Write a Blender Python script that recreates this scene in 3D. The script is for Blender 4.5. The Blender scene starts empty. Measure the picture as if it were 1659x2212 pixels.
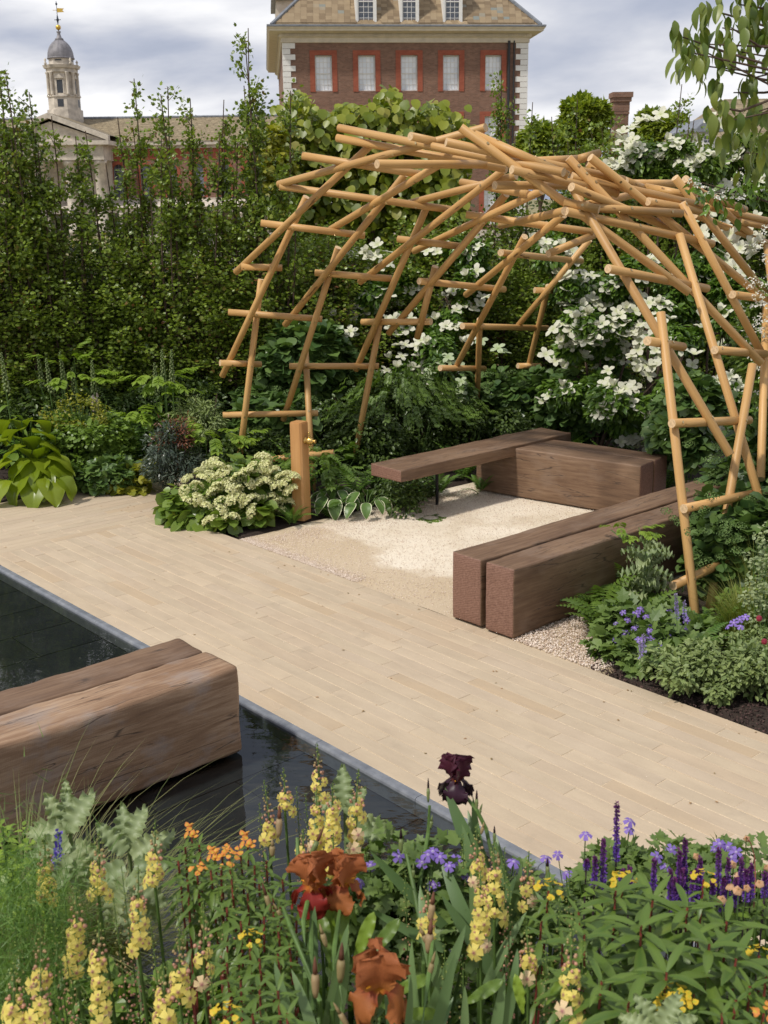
import bpy, bmesh, math, random
import numpy as np
from mathutils import Vector, Matrix, noise
random.seed(7); rng=np.random.default_rng(7)
C=bpy.context.scene.collection
sc=bpy.context.scene
R_=math.radians; PI=math.pi
# ------------------------------------------------------------------ camera
CAMH=2.8; PITCH=math.atan2(676,2429); ROLL=-0.0135; FPX=2429.0   # lens and pose recovered from the two vanishing points
_f=Vector((0,math.cos(PITCH),-math.sin(PITCH))); _u=Vector((0,math.sin(PITCH),math.cos(PITCH))); _r=Vector((1,0,0))
CR=_r*math.cos(ROLL)+_u*math.sin(ROLL); CU=-_r*math.sin(ROLL)+_u*math.cos(ROLL); CO=Vector((0,0,CAMH))
cam=bpy.data.cameras.new('camera'); camo=bpy.data.objects.new('camera',cam); C.objects.link(camo)
camo.matrix_world=Matrix(((CR.x,CU.x,-_f.x,0),(CR.y,CU.y,-_f.y,0),(CR.z,CU.z,-_f.z,CAMH),(0,0,0,1)))
cam.sensor_fit='VERTICAL'; cam.sensor_height=36; cam.lens=36*FPX/2212; cam.clip_start=0.05; cam.clip_end=2000
cam.dof.use_dof=True; cam.dof.focus_distance=8.6; cam.dof.aperture_fstop=8.5
sc.camera=camo
# ------------------------------------------------------------------ world, sun, exposure
w=bpy.data.worlds.new('World'); sc.world=w; w.use_nodes=True
nt=w.node_tree; N=nt.nodes; L=nt.links; N.clear()
SUN_EL=R_(54); SUN_AZ=R_(-124)      # azimuth measured from +Y towards +X
sky=N.new('ShaderNodeTexSky'); sky.sky_type='NISHITA'; sky.sun_disc=False; sky.sun_elevation=SUN_EL; sky.sun_rotation=SUN_AZ
sky.air_density=1.0; sky.dust_density=2.0
tc=N.new('ShaderNodeTexCoord')
sep=N.new('ShaderNodeSeparateXYZ'); L.new(tc.outputs['Generated'],sep.inputs[0])
def math_(op,a,b=None,nt=nt,clamp=False):
    m=nt.nodes.new('ShaderNodeMath'); m.operation=op; m.use_clamp=clamp
    for i,x in enumerate((a,b)):
        if x is None: continue
        if isinstance(x,(int,float)): m.inputs[i].default_value=x
        else: nt.links.new(x,m.inputs[i])
    return m.outputs[0]
zz=math_('ADD',math_('MAXIMUM',sep.outputs[2],0.0),0.30)
cx=math_('DIVIDE',sep.outputs[0],zz); cy=math_('DIVIDE',sep.outputs[1],zz)
cmb=N.new('ShaderNodeCombineXYZ'); L.new(cx,cmb.inputs[0]); L.new(cy,cmb.inputs[1])
def noise_(vec,scale,detail,rough,nt=nt,dist=0.0):
    n=nt.nodes.new('ShaderNodeTexNoise'); n.inputs['Scale'].default_value=scale; n.inputs['Detail'].default_value=detail
    n.inputs['Roughness'].default_value=rough; n.inputs['Distortion'].default_value=dist
    if vec is not None: nt.links.new(vec,n.inputs['Vector'])
    return n.outputs['Fac']
def ramp_(fac,stops,nt=nt,interp='LINEAR'):
    r=nt.nodes.new('ShaderNodeValToRGB'); r.color_ramp.interpolation=interp
    e=r.color_ramp.elements
    while len(e)<len(stops): e.new(0.5)
    for i,(p,c) in enumerate(stops):
        e[i].position=p; e[i].color=(c[0],c[1],c[2],1) if not isinstance(c,(int,float)) else (c,c,c,1)
    if fac is not None: nt.links.new(fac,r.inputs[0])
    return r.outputs[0]
mapn=N.new('ShaderNodeMapping'); L.new(cmb.outputs[0],mapn.inputs[0]); mapn.inputs['Location'].default_value=(5.5,9.1,0); mapn.inputs['Scale'].default_value=(1.1,1.35,1)
n1=noise_(mapn.outputs[0],0.85,7,0.50,dist=0.35)
n2=noise_(mapn.outputs[0],1.7,5,0.5)
mixn=math_('ADD',math_('MULTIPLY',n1,0.78),math_('MULTIPLY',n2,0.22))
cloud=ramp_(mixn,[(0.40,(0.38,0.43,0.56)),(0.46,(0.50,0.54,0.66)),(0.52,(0.72,0.74,0.81)),(0.58,(1.03,1.03,1.05))])
skys=N.new('ShaderNodeMix'); skys.data_type='RGBA'; skys.blend_type='MULTIPLY'; skys.inputs[0].default_value=1
L.new(sky.outputs[0],skys.inputs[6]); skys.inputs[7].default_value=(0.10,0.10,0.10,1)
cover=ramp_(mixn,[(0.30,0.80),(0.52,1.0)])
mx=N.new('ShaderNodeMix'); mx.data_type='RGBA'; L.new(cover,mx.inputs[0]); L.new(skys.outputs[2],mx.inputs[6]); L.new(cloud,mx.inputs[7])
bg=N.new('ShaderNodeBackground'); bg.inputs[1].default_value=0.98; L.new(mx.outputs[2],bg.inputs[0])
out=N.new('ShaderNodeOutputWorld'); L.new(bg.outputs[0],out.inputs[0])
sd=bpy.data.lights.new('sun','SUN'); sd.energy=3.2; sd.angle=R_(4); sd.color=(1.0,0.95,0.87)
so=bpy.data.objects.new('sun',sd); C.objects.link(so)
sdir=Vector((math.sin(SUN_AZ)*math.cos(SUN_EL),math.cos(SUN_AZ)*math.cos(SUN_EL),math.sin(SUN_EL)))
so.rotation_euler=sdir.to_track_quat('Z','Y').to_euler(); so.location=(0,0,30)
sc.view_settings.view_transform='Standard'; sc.view_settings.look='None'; sc.view_settings.exposure=0.0; sc.view_settings.gamma=1.0
sc.view_settings.use_curve_mapping=False
try: sc.cycles.max_bounces=6; sc.cycles.transparent_max_bounces=12; sc.cycles.diffuse_bounces=3
except Exception: pass
# ------------------------------------------------------------------ helpers
def at(x,y,d):
    """world point seen at photo position (x,y) (1659-wide frame) at distance d along the optical axis"""
    return CO+(_f+CR*((x-829.5)/FPX)-CU*((y-1106)/FPX))*d
def at_z(x,y,z=0.0):
    r=_f+CR*((x-829.5)/FPX)-CU*((y-1106)/FPX); return CO+r*((z-CAMH)/r.z)
TH=R_(131.33); UU=Vector((math.cos(TH),math.sin(TH),0)); VV=Vector((UU.y,-UU.x,0)); OO=Vector((0.83,6.88,0))
def W(u,v,z=0.0): return OO+UU*u+VV*v+Vector((0,0,z))
ROTV=math.atan2(VV.y,VV.x)         # x axis along the benches
def tag(o,label=None,cat=None,group=None,kind=None):
    if label: o['label']=label
    if cat: o['category']=cat
    if group: o['group']=group
    if kind: o['kind']=kind
    return o
def empty(name,loc,rz=0,label=None,cat=None,group=None):
    o=bpy.data.objects.new(name,None); C.objects.link(o); o.location=loc; o.rotation_euler=(0,0,rz); o.empty_display_size=0.1
    return tag(o,label,cat,group)
def raw_mesh(name,V,F,rnd=None,mi=None,mats=(),smooth=True,cc=None):
    """V (n,3); F ndarray (m,3|4) or list of them"""
    me=bpy.data.meshes.new(name)
    Fs=[np.asarray(f,dtype=np.int32) for f in (F if isinstance(F,list) and len(F) and isinstance(F[0],np.ndarray) and F[0].ndim==2 else [np.asarray(F)]) if len(f)]
    V=np.asarray(V,dtype=np.float32)
    me.vertices.add(len(V)); me.vertices.foreach_set('co',V.ravel())
    nl=sum(f.size for f in Fs); npoly=sum(len(f) for f in Fs)
    me.loops.add(nl); me.loops.foreach_set('vertex_index',np.concatenate([f.ravel() for f in Fs]))
    me.polygons.add(npoly)
    tot=np.concatenate([np.full(len(f),f.shape[1],dtype=np.int32) for f in Fs]); st=np.concatenate([[0],np.cumsum(tot)[:-1]]).astype(np.int32)
    me.polygons.foreach_set('loop_start',st); me.polygons.foreach_set('loop_total',tot)
    if mi is not None: me.polygons.foreach_set('material_index',np.asarray(mi,dtype=np.int32))
    me.polygons.foreach_set('use_smooth',np.full(npoly,smooth,dtype=bool))
    me.update(calc_edges=True)
    if rnd is not None:
        a=me.attributes.new('rnd','FLOAT','POINT'); a.data.foreach_set('value',np.asarray(rnd,dtype=np.float32))
    if cc is not None:
        a=me.attributes.new('cc','FLOAT','POINT'); a.data.foreach_set('value',np.asarray(cc,dtype=np.float32))
    for m in (mats if isinstance(mats,(list,tuple)) else [mats]): me.materials.append(m)
    return me
def obj(name,me,parent=None,loc=None,rot=None,scale=None):
    o=bpy.data.objects.new(name,me); C.objects.link(o)
    if parent is not None: o.parent=parent
    if loc is not None: o.location=loc
    if rot is not None: o.rotation_euler=rot
    if scale is not None: o.scale=scale
    return o
class MB:
    """mesh builder collecting simple shapes into one mesh"""
    def __init__(s): s.V=[];s.F3=[];s.F4=[];s.n=0;s.m3=[];s.m4=[];s.r=[];s.c=[]
    def add(s,V,F,m=0,r=0.0,c=0.0):
        V=np.asarray(V,float).reshape(-1,3)
        for f in F:
            g=[i+s.n for i in f]
            if len(g)==3: s.F3.append(g); s.m3.append(m)
            elif len(g)==4: s.F4.append(g); s.m4.append(m)
            else:
                for i in range(1,len(g)-1): s.F3.append([g[0],g[i],g[i+1]]); s.m3.append(m)
        s.V.append(V); s.n+=len(V)
        s.r.append(np.full(len(V),r) if np.isscalar(r) else np.asarray(r)); s.c.append(np.full(len(V),c) if np.isscalar(c) else np.asarray(c))
    def arr(s,V,F,m=0,r=0.0,c=0.0):
        F=np.asarray(F); s.V.append(np.asarray(V,float)); (s.F3 if F.shape[1]==3 else s.F4).extend((F+s.n).tolist()); (s.m3 if F.shape[1]==3 else s.m4).extend([m]*len(F))
        s.n+=len(V); s.r.append(np.full(len(V),r) if np.isscalar(r) else np.asarray(r)); s.c.append(np.full(len(V),c) if np.isscalar(c) else np.asarray(c))
    def box(s,x0,x1,y0,y1,z0,z1,m=0,r=0.0,T=None):
        V=[(x,y,z) for z in (z0,z1) for y in (y0,y1) for x in (x0,x1)]
        if T: V=[T(Vector(p)) for p in V]
        s.add(V,[(0,2,3,1),(4,5,7,6),(0,1,5,4),(2,6,7,3),(0,4,6,2),(1,3,7,5)],m,r)
    def prism(s,poly,y0,y1,m=0,axis='y'):
        """poly of (x,z) extruded in y (or (x,y) in z)"""
        n=len(poly)
        if axis=='y': V=[(p[0],y0,p[1]) for p in poly]+[(p[0],y1,p[1]) for p in poly]
        else: V=[(p[0],p[1],y0) for p in poly]+[(p[0],p[1],y1) for p in poly]
        F=[tuple(range(n)),tuple(range(2*n-1,n-1,-1))]+[(i,i+n,(i+1)%n+n,(i+1)%n) for i in range(n)]
        s.add(V,F,m)
    def tube(s,pts,rad,n=6,m=0,r=0.0,cap=True):
        pts=[Vector(p) for p in pts]; k=len(pts)
        if isinstance(rad,(int,float)): rad=[rad]*k
        V=[]; up=Vector((0.13,0.31,1)).normalized()
        for i,p in enumerate(pts):
            d=(pts[min(i+1,k-1)]-pts[max(i-1,0)]).normalized()
            a=d.cross(up)
            if a.length<1e-3: a=d.cross(Vector((1,0,0)))
            a.normalize(); b=d.cross(a)
            for j in range(n):
                t=2*PI*j/n; V.append(p+(a*math.cos(t)+b*math.sin(t))*rad[i])
        F=[(i*n+j,i*n+(j+1)%n,(i+1)*n+(j+1)%n,(i+1)*n+j) for i in range(k-1) for j in range(n)]
        if cap: F.append(tuple(range(n))[::-1]); F.append(tuple((k-1)*n+j for j in range(n)))
        s.add(V,F,m,r)
    def lathe(s,prof,n=16,m=0,c=(0,0,0),axis='z'):
        V=[]
        for (rr,h) in prof:
            for j in range(n):
                t=2*PI*j/n; x,y,z=rr*math.cos(t),rr*math.sin(t),h
                if axis=='y': x,y,z=rr*math.cos(t),h,rr*math.sin(t)
                if axis=='x': x,y,z=h,rr*math.cos(t),rr*math.sin(t)
                V.append((x+c[0],y+c[1],z+c[2]))
        k=len(prof)
        F=[(i*n+j,i*n+(j+1)%n,(i+1)*n+(j+1)%n,(i+1)*n+j) for i in range(k-1) for j in range(n)]
        F.append(tuple(range(n))[::-1]); F.append(tuple((k-1)*n+j for j in range(n)))
        s.add(V,F,m)
    def mesh(s,name,mats,smooth=False,rnd=True,cc=False):
        V=np.concatenate(s.V); Fs=[];mi=[]
        if s.F3: Fs.append(np.array(s.F3)); mi+=s.m3
        if s.F4: Fs.append(np.array(s.F4)); mi+=s.m4
        return raw_mesh(name,V,Fs,np.concatenate(s.r) if rnd else None,mi,mats,smooth,np.concatenate(s.c) if cc else None)
    def build(s,name,mats,parent=None,smooth=False,loc=None,rot=None):
        return obj(name,s.mesh(name,mats,smooth),parent,loc,rot)
def bevel_mod(o,wd,seg=2):
    b=o.modifiers.new('bevel','BEVEL'); b.width=wd; b.segments=seg; b.limit_method='ANGLE'; b.angle_limit=R_(40); return o
def nrm(a): return a/np.maximum(np.linalg.norm(a,axis=-1,keepdims=True),1e-9)
def frames(d,n,s=1.0):
    d=nrm(d); side=nrm(np.cross(d,n)); nn=np.cross(side,d)
    M=np.stack([side,d,nn],axis=-1)
    s=np.asarray(s)
    return M*(s[:,None,None] if s.ndim==1 else s)
def inst(tv,tf,M,T,rnd=None,tc_=None):
    k=len(T); n=len(tv)
    V=(np.einsum('kij,nj->kni',M,tv)+T[:,None]).reshape(-1,3)
    F=(tf[None]+(np.arange(k)*n)[:,None,None]).reshape(-1,tf.shape[1])
    r=np.repeat(rng.random(k) if rnd is None else rnd,n)
    return V,F,r
def frame_matrix(d,n,loc,s=1.0):
    d=Vector(d).normalized(); side=d.cross(Vector(n))
    if side.length<1e-4: side=d.cross(Vector((1,0.2,0)))
    side.normalize(); nn=side.cross(d)
    if isinstance(s,(int,float)): s=(s,s,s)
    return Matrix(((side.x*s[0],d.x*s[1],nn.x*s[2],loc[0]),(side.y*s[0],d.y*s[1],nn.y*s[2],loc[1]),(side.z*s[0],d.z*s[1],nn.z*s[2],loc[2]),(0,0,0,1)))
def place(name,me,parent,M,label=None):
    o=bpy.data.objects.new(name,me); C.objects.link(o)
    if parent is not None: o.parent=parent; o.matrix_parent_inverse=Matrix.Identity(4)
    # parents of placed pieces are unrotated empties: local = world - parent location
    if parent is not None:
        M=Matrix.Translation(-Vector(parent.location))@M
    o.matrix_basis=M
    if label: o['label']=label
    return o
# ------------------------------------------------------------------ materials
def newmat(name):
    m=bpy.data.materials.new(name); m.use_nodes=True; nt=m.node_tree; nt.nodes.clear()
    o=nt.nodes.new('ShaderNodeOutputMaterial'); b=nt.nodes.new('ShaderNodeBsdfPrincipled'); nt.links.new(b.outputs[0],o.inputs[0])
    return m,nt,b,o
def coord(nt,kind='Object',scale=(1,1,1),rndloc=False):
    t=nt.nodes.new('ShaderNodeTexCoord'); mp=nt.nodes.new('ShaderNodeMapping'); nt.links.new(t.outputs[kind],mp.inputs[0]); mp.inputs['Scale'].default_value=scale
    if rndloc:
        oi=nt.nodes.new('ShaderNodeObjectInfo'); v=nt.nodes.new('ShaderNodeVectorMath'); v.operation='SCALE'; v.inputs[0].default_value=(37,19,53)
        nt.links.new(oi.outputs['Random'],v.inputs['Scale']); nt.links.new(v.outputs[0],mp.inputs['Location'])
    return mp.outputs[0]
def mixc(nt,f,a,b,mode='MIX'):
    m=nt.nodes.new('ShaderNodeMix'); m.data_type='RGBA'; m.blend_type=mode
    for i,x in ((0,f),(6,a),(7,b)):
        if isinstance(x,(int,float)): m.inputs[i].default_value=x
        elif isinstance(x,tuple): m.inputs[i].default_value=(x[0],x[1],x[2],1)
        else: nt.links.new(x,m.inputs[i])
    return m.outputs[2]
def bump(nt,b,h,strength=0.3,dist=0.01):
    n=nt.nodes.new('ShaderNodeBump'); n.inputs['Strength'].default_value=strength; n.inputs['Distance'].default_value=dist
    nt.links.new(h,n.inputs['Height']); nt.links.new(n.outputs[0],b.inputs['Normal'])
def attr(nt,name='rnd'):
    a=nt.nodes.new('ShaderNodeAttribute'); a.attribute_name=name; return a.outputs['Fac']
def simple(name,col,rough=0.7,metal=0.0,var=0.12,scale=20,bmp=0.0,spec=0.4,kind='Object'):
    m,nt,b,o=newmat(name)
    n=noise_(coord(nt,kind),scale,5,0.6,nt)
    c2=tuple(max(0,x*(1-var*2)) for x in col); c3=tuple(min(1,x*(1+var*2)) for x in col)
    c=ramp_(n,[(0.3,c2),(0.7,c3)],nt); nt.links.new(c,b.inputs['Base Color'])
    b.inputs['Roughness'].default_value=rough; b.inputs['Metallic'].default_value=metal; b.inputs['Specular IOR Level'].default_value=spec
    if bmp: bump(nt,b,n,bmp,0.01)
    return m
def leafmat(name,a,bcol,rough=0.42,trans=0.28,objr=0.35,tint=None,spec=0.5,ccol=None):
    """a..bcol by per-leaf random; tint=(colour,amount) rare leaves; ccol=(colour) along attribute cc"""
    m,nt,b,o=newmat(name)
    a=(a[0]*1.22,a[1]*.95,a[2]*1.0); bcol=(bcol[0]*1.22,bcol[1]*.95,bcol[2]*1.0)
    r=attr(nt); oi=nt.nodes.new('ShaderNodeObjectInfo')
    f=math_('ADD',math_('MULTIPLY',r,1-objr,nt=nt),math_('MULTIPLY',oi.outputs['Random'],objr,nt=nt),nt=nt)
    stops=[(0.0,a),(0.8,bcol)]
    if tint: stops=[(0.0,a),(0.84-tint[1],bcol),(0.97,tint[0])]
    c=ramp_(f,stops,nt)
    if ccol is not None: c=mixc(nt,attr(nt,'cc'),c,ccol)
    nt.links.new(c,b.inputs['Base Color']); b.inputs['Roughness'].default_value=rough; b.inputs['Specular IOR Level'].default_value=spec
    t=nt.nodes.new('ShaderNodeBsdfTranslucent'); mul=mixc(nt,1.0,c,(1.5,1.6,0.7),'MULTIPLY'); nt.links.new(mul,t.inputs[0])
    ms=nt.nodes.new('ShaderNodeMixShader'); ms.inputs[0].default_value=trans; nt.links.new(b.outputs[0],ms.inputs[1]); nt.links.new(t.outputs[0],ms.inputs[2]); nt.links.new(ms.outputs[0],o.inputs[0])
    return m
def petalmat(name,edge,centre,rough=0.6,trans=0.3,c_lo=0.0,c_hi=0.45,var=0.12,mid=None):
    m,nt,b,o=newmat(name)
    st=[(c_lo,centre),(c_hi,edge)]
    if mid: st=[(c_lo,centre),((c_lo+c_hi)/2,mid),(c_hi,edge)]
    c=ramp_(attr(nt,'cc'),st,nt)
    oi=nt.nodes.new('ShaderNodeObjectInfo')
    v=math_('ADD',math_('MULTIPLY',math_('ADD',oi.outputs['Random'],attr(nt),nt=nt),var*2,nt=nt),1-var*2,nt=nt)
    sn=noise_(coord(nt,'Object',(55,5,55)),1.0,5,.65,nt); v=math_('MULTIPLY',v,math_('ADD',math_('MULTIPLY',sn,0.95,nt=nt),0.54,nt=nt),nt=nt)
    h=nt.nodes.new('ShaderNodeHueSaturation'); nt.links.new(c,h.inputs['Color']); nt.links.new(v,h.inputs['Value']); c=h.outputs[0]
    nt.links.new(c,b.inputs['Base Color']); b.inputs['Roughness'].default_value=rough; b.inputs['Specular IOR Level'].default_value=0.3
    t=nt.nodes.new('ShaderNodeBsdfTranslucent'); nt.links.new(c,t.inputs[0])
    ms=nt.nodes.new('ShaderNodeMixShader'); ms.inputs[0].default_value=trans; nt.links.new(b.outputs[0],ms.inputs[1]); nt.links.new(t.outputs[0],ms.inputs[2]); nt.links.new(ms.outputs[0],o.inputs[0])
    return m
def woodmat(name,stops,gscale,rough=0.6,bstr=0.3,bdist=0.004,crack=False,blotch=None,rndloc=True):
    m,nt,b,o=newmat(name)
    v=coord(nt,'Object',gscale,rndloc); n=noise_(v,1.0,11,0.72,nt,0.25)
    v2=coord(nt,'Object',(1.3,2.2,2.2),rndloc); n2=noise_(v2,1.0,4,0.55,nt)
    f=math_('ADD',math_('MULTIPLY',n,0.6,nt=nt),math_('MULTIPLY',n2,0.4,nt=nt),nt=nt)
    c=ramp_(f,stops,nt)
    if blotch:
        v3=coord(nt,'Object',(3.1,5,5),rndloc); n3=noise_(v3,1.0,6,0.65,nt); k=ramp_(n3,[(0.52,0),(0.66,1)],nt); c=mixc(nt,math_('MULTIPLY',k,blotch[1],nt=nt),c,blotch[0])
    h=n
    if crack:
        v4=coord(nt,'Object',(gscale[0]*0.35,gscale[1]*0.5,gscale[2]*0.5),rndloc)
        v4=coord(nt,'Object',(0.9,15,15),rndloc); vo=nt.nodes.new('ShaderNodeTexVoronoi'); vo.feature='DISTANCE_TO_EDGE'; vo.inputs['Scale'].default_value=1.0
        wob=noise_(coord(nt,'Object',(3,30,30),rndloc),1.0,3,0.5,nt); vm=nt.nodes.new('ShaderNodeVectorMath'); vm.operation='ADD'; cw=nt.nodes.new('ShaderNodeCombineXYZ'); nt.links.new(math_('MULTIPLY',wob,0.8,nt=nt),cw.inputs[1]); nt.links.new(math_('MULTIPLY',wob,0.8,nt=nt),cw.inputs[2]); nt.links.new(v4,vm.inputs[0]); nt.links.new(cw.outputs[0],vm.inputs[1]); nt.links.new(vm.outputs[0],vo.inputs['Vector'])
        k=ramp_(vo.outputs['Distance'],[(0.004,0.25),(0.022,1)],nt)
        msk=ramp_(noise_(coord(nt,'Object',(2.2,6,6),rndloc),1.0,3,0.5,nt),[(0.50,0),(0.60,1)],nt)
        saw=nt.nodes.new('ShaderNodeTexWave'); saw.bands_direction='X'; saw.inputs['Scale'].default_value=38; saw.inputs['Distortion'].default_value=1.5; saw.inputs['Detail'].default_value=3; nt.links.new(coord(nt,'Object',(1,.25,.25),rndloc),saw.inputs['Vector'])
        c=mixc(nt,math_('MULTIPLY',saw.outputs['Fac'],0.10,nt=nt),c,(0.05,0.03,0.02))
        kk=math_('MAXIMUM',k,math_('SUBTRACT',1.0,msk,nt=nt),nt=nt)
        c=mixc(nt,math_('SUBTRACT',1.0,kk,nt=nt),c,(0.035,0.022,0.016)); h=math_('MULTIPLY',n,kk,nt=nt)
    nt.links.new(c,b.inputs['Base Color']); b.inputs['Roughness'].default_value=rough; bump(nt,b,h,bstr,bdist)
    return m
# ================================================================== ground, path, pool
M_soil=simple('dark_soil',(0.035,0.024,0.018),0.95,var=0.3,scale=60,bmp=0.8)
def poly_obj(name,pts,z,mat,kind='structure'):
    V=[(p[0],p[1],z) for p in pts]; mb=MB(); mb.add(V,[tuple(range(len(V)))]); o=mb.build(name,[mat]); tag(o,kind=kind); return o
m,nt,b,o_=newmat('dry_lawn')
n=noise_(coord(nt,'Object',(1,1,1)),0.25,8,0.6,nt); c=ramp_(n,[(0.35,(0.10,0.11,0.035)),(0.5,(0.22,0.19,0.08)),(0.62,(0.34,0.27,0.15))],nt); nt.links.new(c,b.inputs['Base Color']); b.inputs['Roughness'].default_value=0.95
M_lawn=m
poly_obj('ground',[(-700,-60),(700,-60),(700,1400),(-700,1400)],-0.30,M_lawn)
# soil sheet with low mounds; the path, the pool and the gravel sit over it, the soil dips below them
def soil_h(x,y):
    p=Vector((x,y,0))-OO; u=p.dot(UU); v=p.dot(VV)
    inpath=(-9<u<4.32 and -1.86<v<0.03) or (4.2<u<5.80 and v<0.55) or (v<-1.80 and u<3.95)
    grav=(-0.02<u<3.2 and 0<v<3.2) or (-0.75<u<=0 and 0<v<0.85)
    fore = y<3.62+0.05*math.sin(3*x)
    if fore: return 0.035+0.03*noise.noise(Vector((x*2,y*2,0)))
    if inpath or grav: return -0.20
    return -0.012+0.02*noise.noise(Vector((x*3,y*3,1)))
xs=np.arange(-8,10.01,0.09); ys=np.arange(1.2,17.01,0.09)
V=np.array([[x,y,soil_h(x,y)] for y in ys for x in xs]); nx=len(xs)
I=np.arange((len(ys)-1)*(nx-1)); i0=(I//(nx-1))*nx+I%(nx-1)
F=np.stack([i0,i0+1,i0+nx+1,i0+nx],1)
tag(obj('soil',raw_mesh('soil',V,F,mats=[M_soil])),kind='structure')
# soil crumbs
def blob_t(n=0):  # small irregular lump
    v=np.array([[1,0,0],[-1,0,0],[0,1,0],[0,-1,0],[0,0,.8],[0,0,-.8]],float); f=np.array([[0,2,4],[2,1,4],[1,3,4],[3,0,4],[2,0,5],[1,2,5],[3,1,5],[0,3,5]]); return v,f
bv,bf=blob_t()
def rand_rot(k):
    q=nrm(rng.normal(size=(k,4))); a,b_,c,d=q.T
    return np.stack([np.stack([1-2*(c*c+d*d),2*(b_*c-a*d),2*(b_*d+a*c)],1),np.stack([2*(b_*c+a*d),1-2*(b_*b_+d*d),2*(c*d-a*b_)],1),np.stack([2*(b_*d-a*c),2*(c*d+a*b_),1-2*(b_*b_+c*c)],1)],1)
def lumps(k,posf,smin,smax,flat=1.0):
    T=posf(k); s=rng.uniform(smin,smax,(k,3))*np.array([1,1,flat]); Mx=rand_rot(k)*s[:,None,:]
    return inst(bv,bf,Mx,T)
# path of long sandstone setts
m,nt,b,o_=newmat('sandstone_setts')
oi=nt.nodes.new('ShaderNodeObjectInfo')
base=ramp_(math_('FRACT',math_('ADD',oi.outputs['Random'],attr(nt),nt=nt),nt=nt),[(0.0,(0.50,0.405,0.288)),(0.3,(0.525,0.42,0.292)),(0.55,(0.55,0.44,0.31)),(0.78,(0.51,0.41,0.298)),(0.92,(0.52,0.405,0.28)),(0.98,(0.49,0.37,0.24))],nt)
n=noise_(coord(nt,'Object',(2,7,7),True),1.2,6,0.62,nt); n2=noise_(coord(nt,'Object',(1,1,1),True),160,3,0.6,nt)
c=mixc(nt,ramp_(n,[(0.35,0),(0.8,0.75)],nt),base,(0.38,0.30,0.215)); c=mixc(nt,ramp_(n2,[(0.3,0.16),(0.6,0)],nt),c,(0.30,0.23,0.16))
gc=noise_(coord(nt,'Generated',(1,1,1)),1,2,0.5,nt)
geo=nt.nodes.new('ShaderNodeNewGeometry'); n3=noise_(geo.outputs['Position'],1.6,5,0.6,nt)
c=mixc(nt,ramp_(n3,[(0.5,0.0),(0.75,0.25)],nt),c,(0.60,0.50,0.375))
st=ramp_(noise_(geo.outputs['Position'],4.5,4,0.55,nt),[(0.63,0.0),(0.70,0.28)],nt); c=mixc(nt,st,c,(0.33,0.27,0.20))
nt.links.new(c,b.inputs['Base Color']); b.inputs['Roughness'].default_value=0.82; b.inputs['Specular IOR Level'].default_value=0.3
bump(nt,b,math_('ADD',math_('MULTIPLY',n2,0.4,nt=nt),n,nt=nt),0.25,0.004); M_sett=m
M_joint=simple('sandy_joint',(0.60,0.48,0.33),0.95,var=0.2,scale=90,bmp=0.5)
path=empty('path',W(0,0,0),0); tag(path,kind='structure')
def quad_uv(u0,u1,v0,v1): return [W(u0,v0),W(u1,v0),W(u1,v1),W(u0,v1)]
for (a) in ((-4.6,4.30,-1.80,0.0),(4.30,5.79,-7.5,0.0),(4.30,5.46,0.0,0.9)):
    mb=MB(); q=quad_uv(*a); mb.add([Vector(p)-path.location+Vector((0,0,-0.1)) for p in q]+[Vector(p)-path.location+Vector((0,0,-0.0024)) for p in q],[(4,5,6,7),(0,1,5,4),(1,2,6,5),(2,3,7,6),(3,0,4,7)])
    mb.build('joint_bed',[M_joint],path)
def sett_mesh(l,wd,seed):
    bm=bmesh.new(); r_=random.Random(seed)
    bmesh.ops.create_cube(bm,size=1)
    for v in bm.verts: v.co=Vector((v.co.x*l,v.co.y*wd,v.co.z*0.05-0.025)); v.co.x+=r_.uniform(-.002,.002); v.co.y+=r_.uniform(-.0012,.0012)
    bmesh.ops.bevel(bm,geom=[e for e in bm.edges if e.verts[0].co.z>-0.01 and e.verts[1].co.z>-0.01],offset=0.0024,segments=1,affect='EDGES')
    me=bpy.data.meshes.new('sett'); bm.to_mesh(me); bm.free(); me.materials.append(M_sett); return me
SL,SWD=0.68,0.0995
sm=[sett_mesh(SL-0.003,SWD-0.0024,i) for i in range(6)]
cand=[]
for r_ in range(18):
    v=-0.05-r_*SWD; off=(r_*0.31+rng.uniform(-.12,.12))%SL
    u=4.195-off-SL/2+0.0
    first=off>0.12
    if off>0.1: cand.append((4.195-off/2,v,off-0.003,0))
    else: u=4.195-SL/2
    while u>-4.4: cand.append((u,v,SL-0.003,0)); u-=SL
for r_ in range(1): # header band between the two fields
    pass
rows=[4.245+0.0]+[4.245+SWD*(i+1) for i in range(15)]
for k_,u in enumerate(rows):
    vmax=0.85 if u<5.42 else -0.02
    off=(k_*0.27+rng.uniform(-.1,.1))%SL; v=vmax-off-SL/2
    if off>0.1: cand.append((u,vmax-off/2,off-0.003,1))
    else: v=vmax-SL/2
    while v>-6.5: cand.append((u,v,SL-0.003,1)); v-=SL
vis=[]
for (u,v,l,o90) in cand:
    p=W(u,v); 
    if p.y<2.9: continue
    d=p-CO; z=d.dot(_f); x=829.5+FPX*d.dot(CR)/z; y=1106-FPX*d.dot(CU)/z
    if -160<x<1820 and y<2400: vis.append((z,u,v,l,o90))
vis.sort()
print('setts',len(vis))
rest=[]
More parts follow.
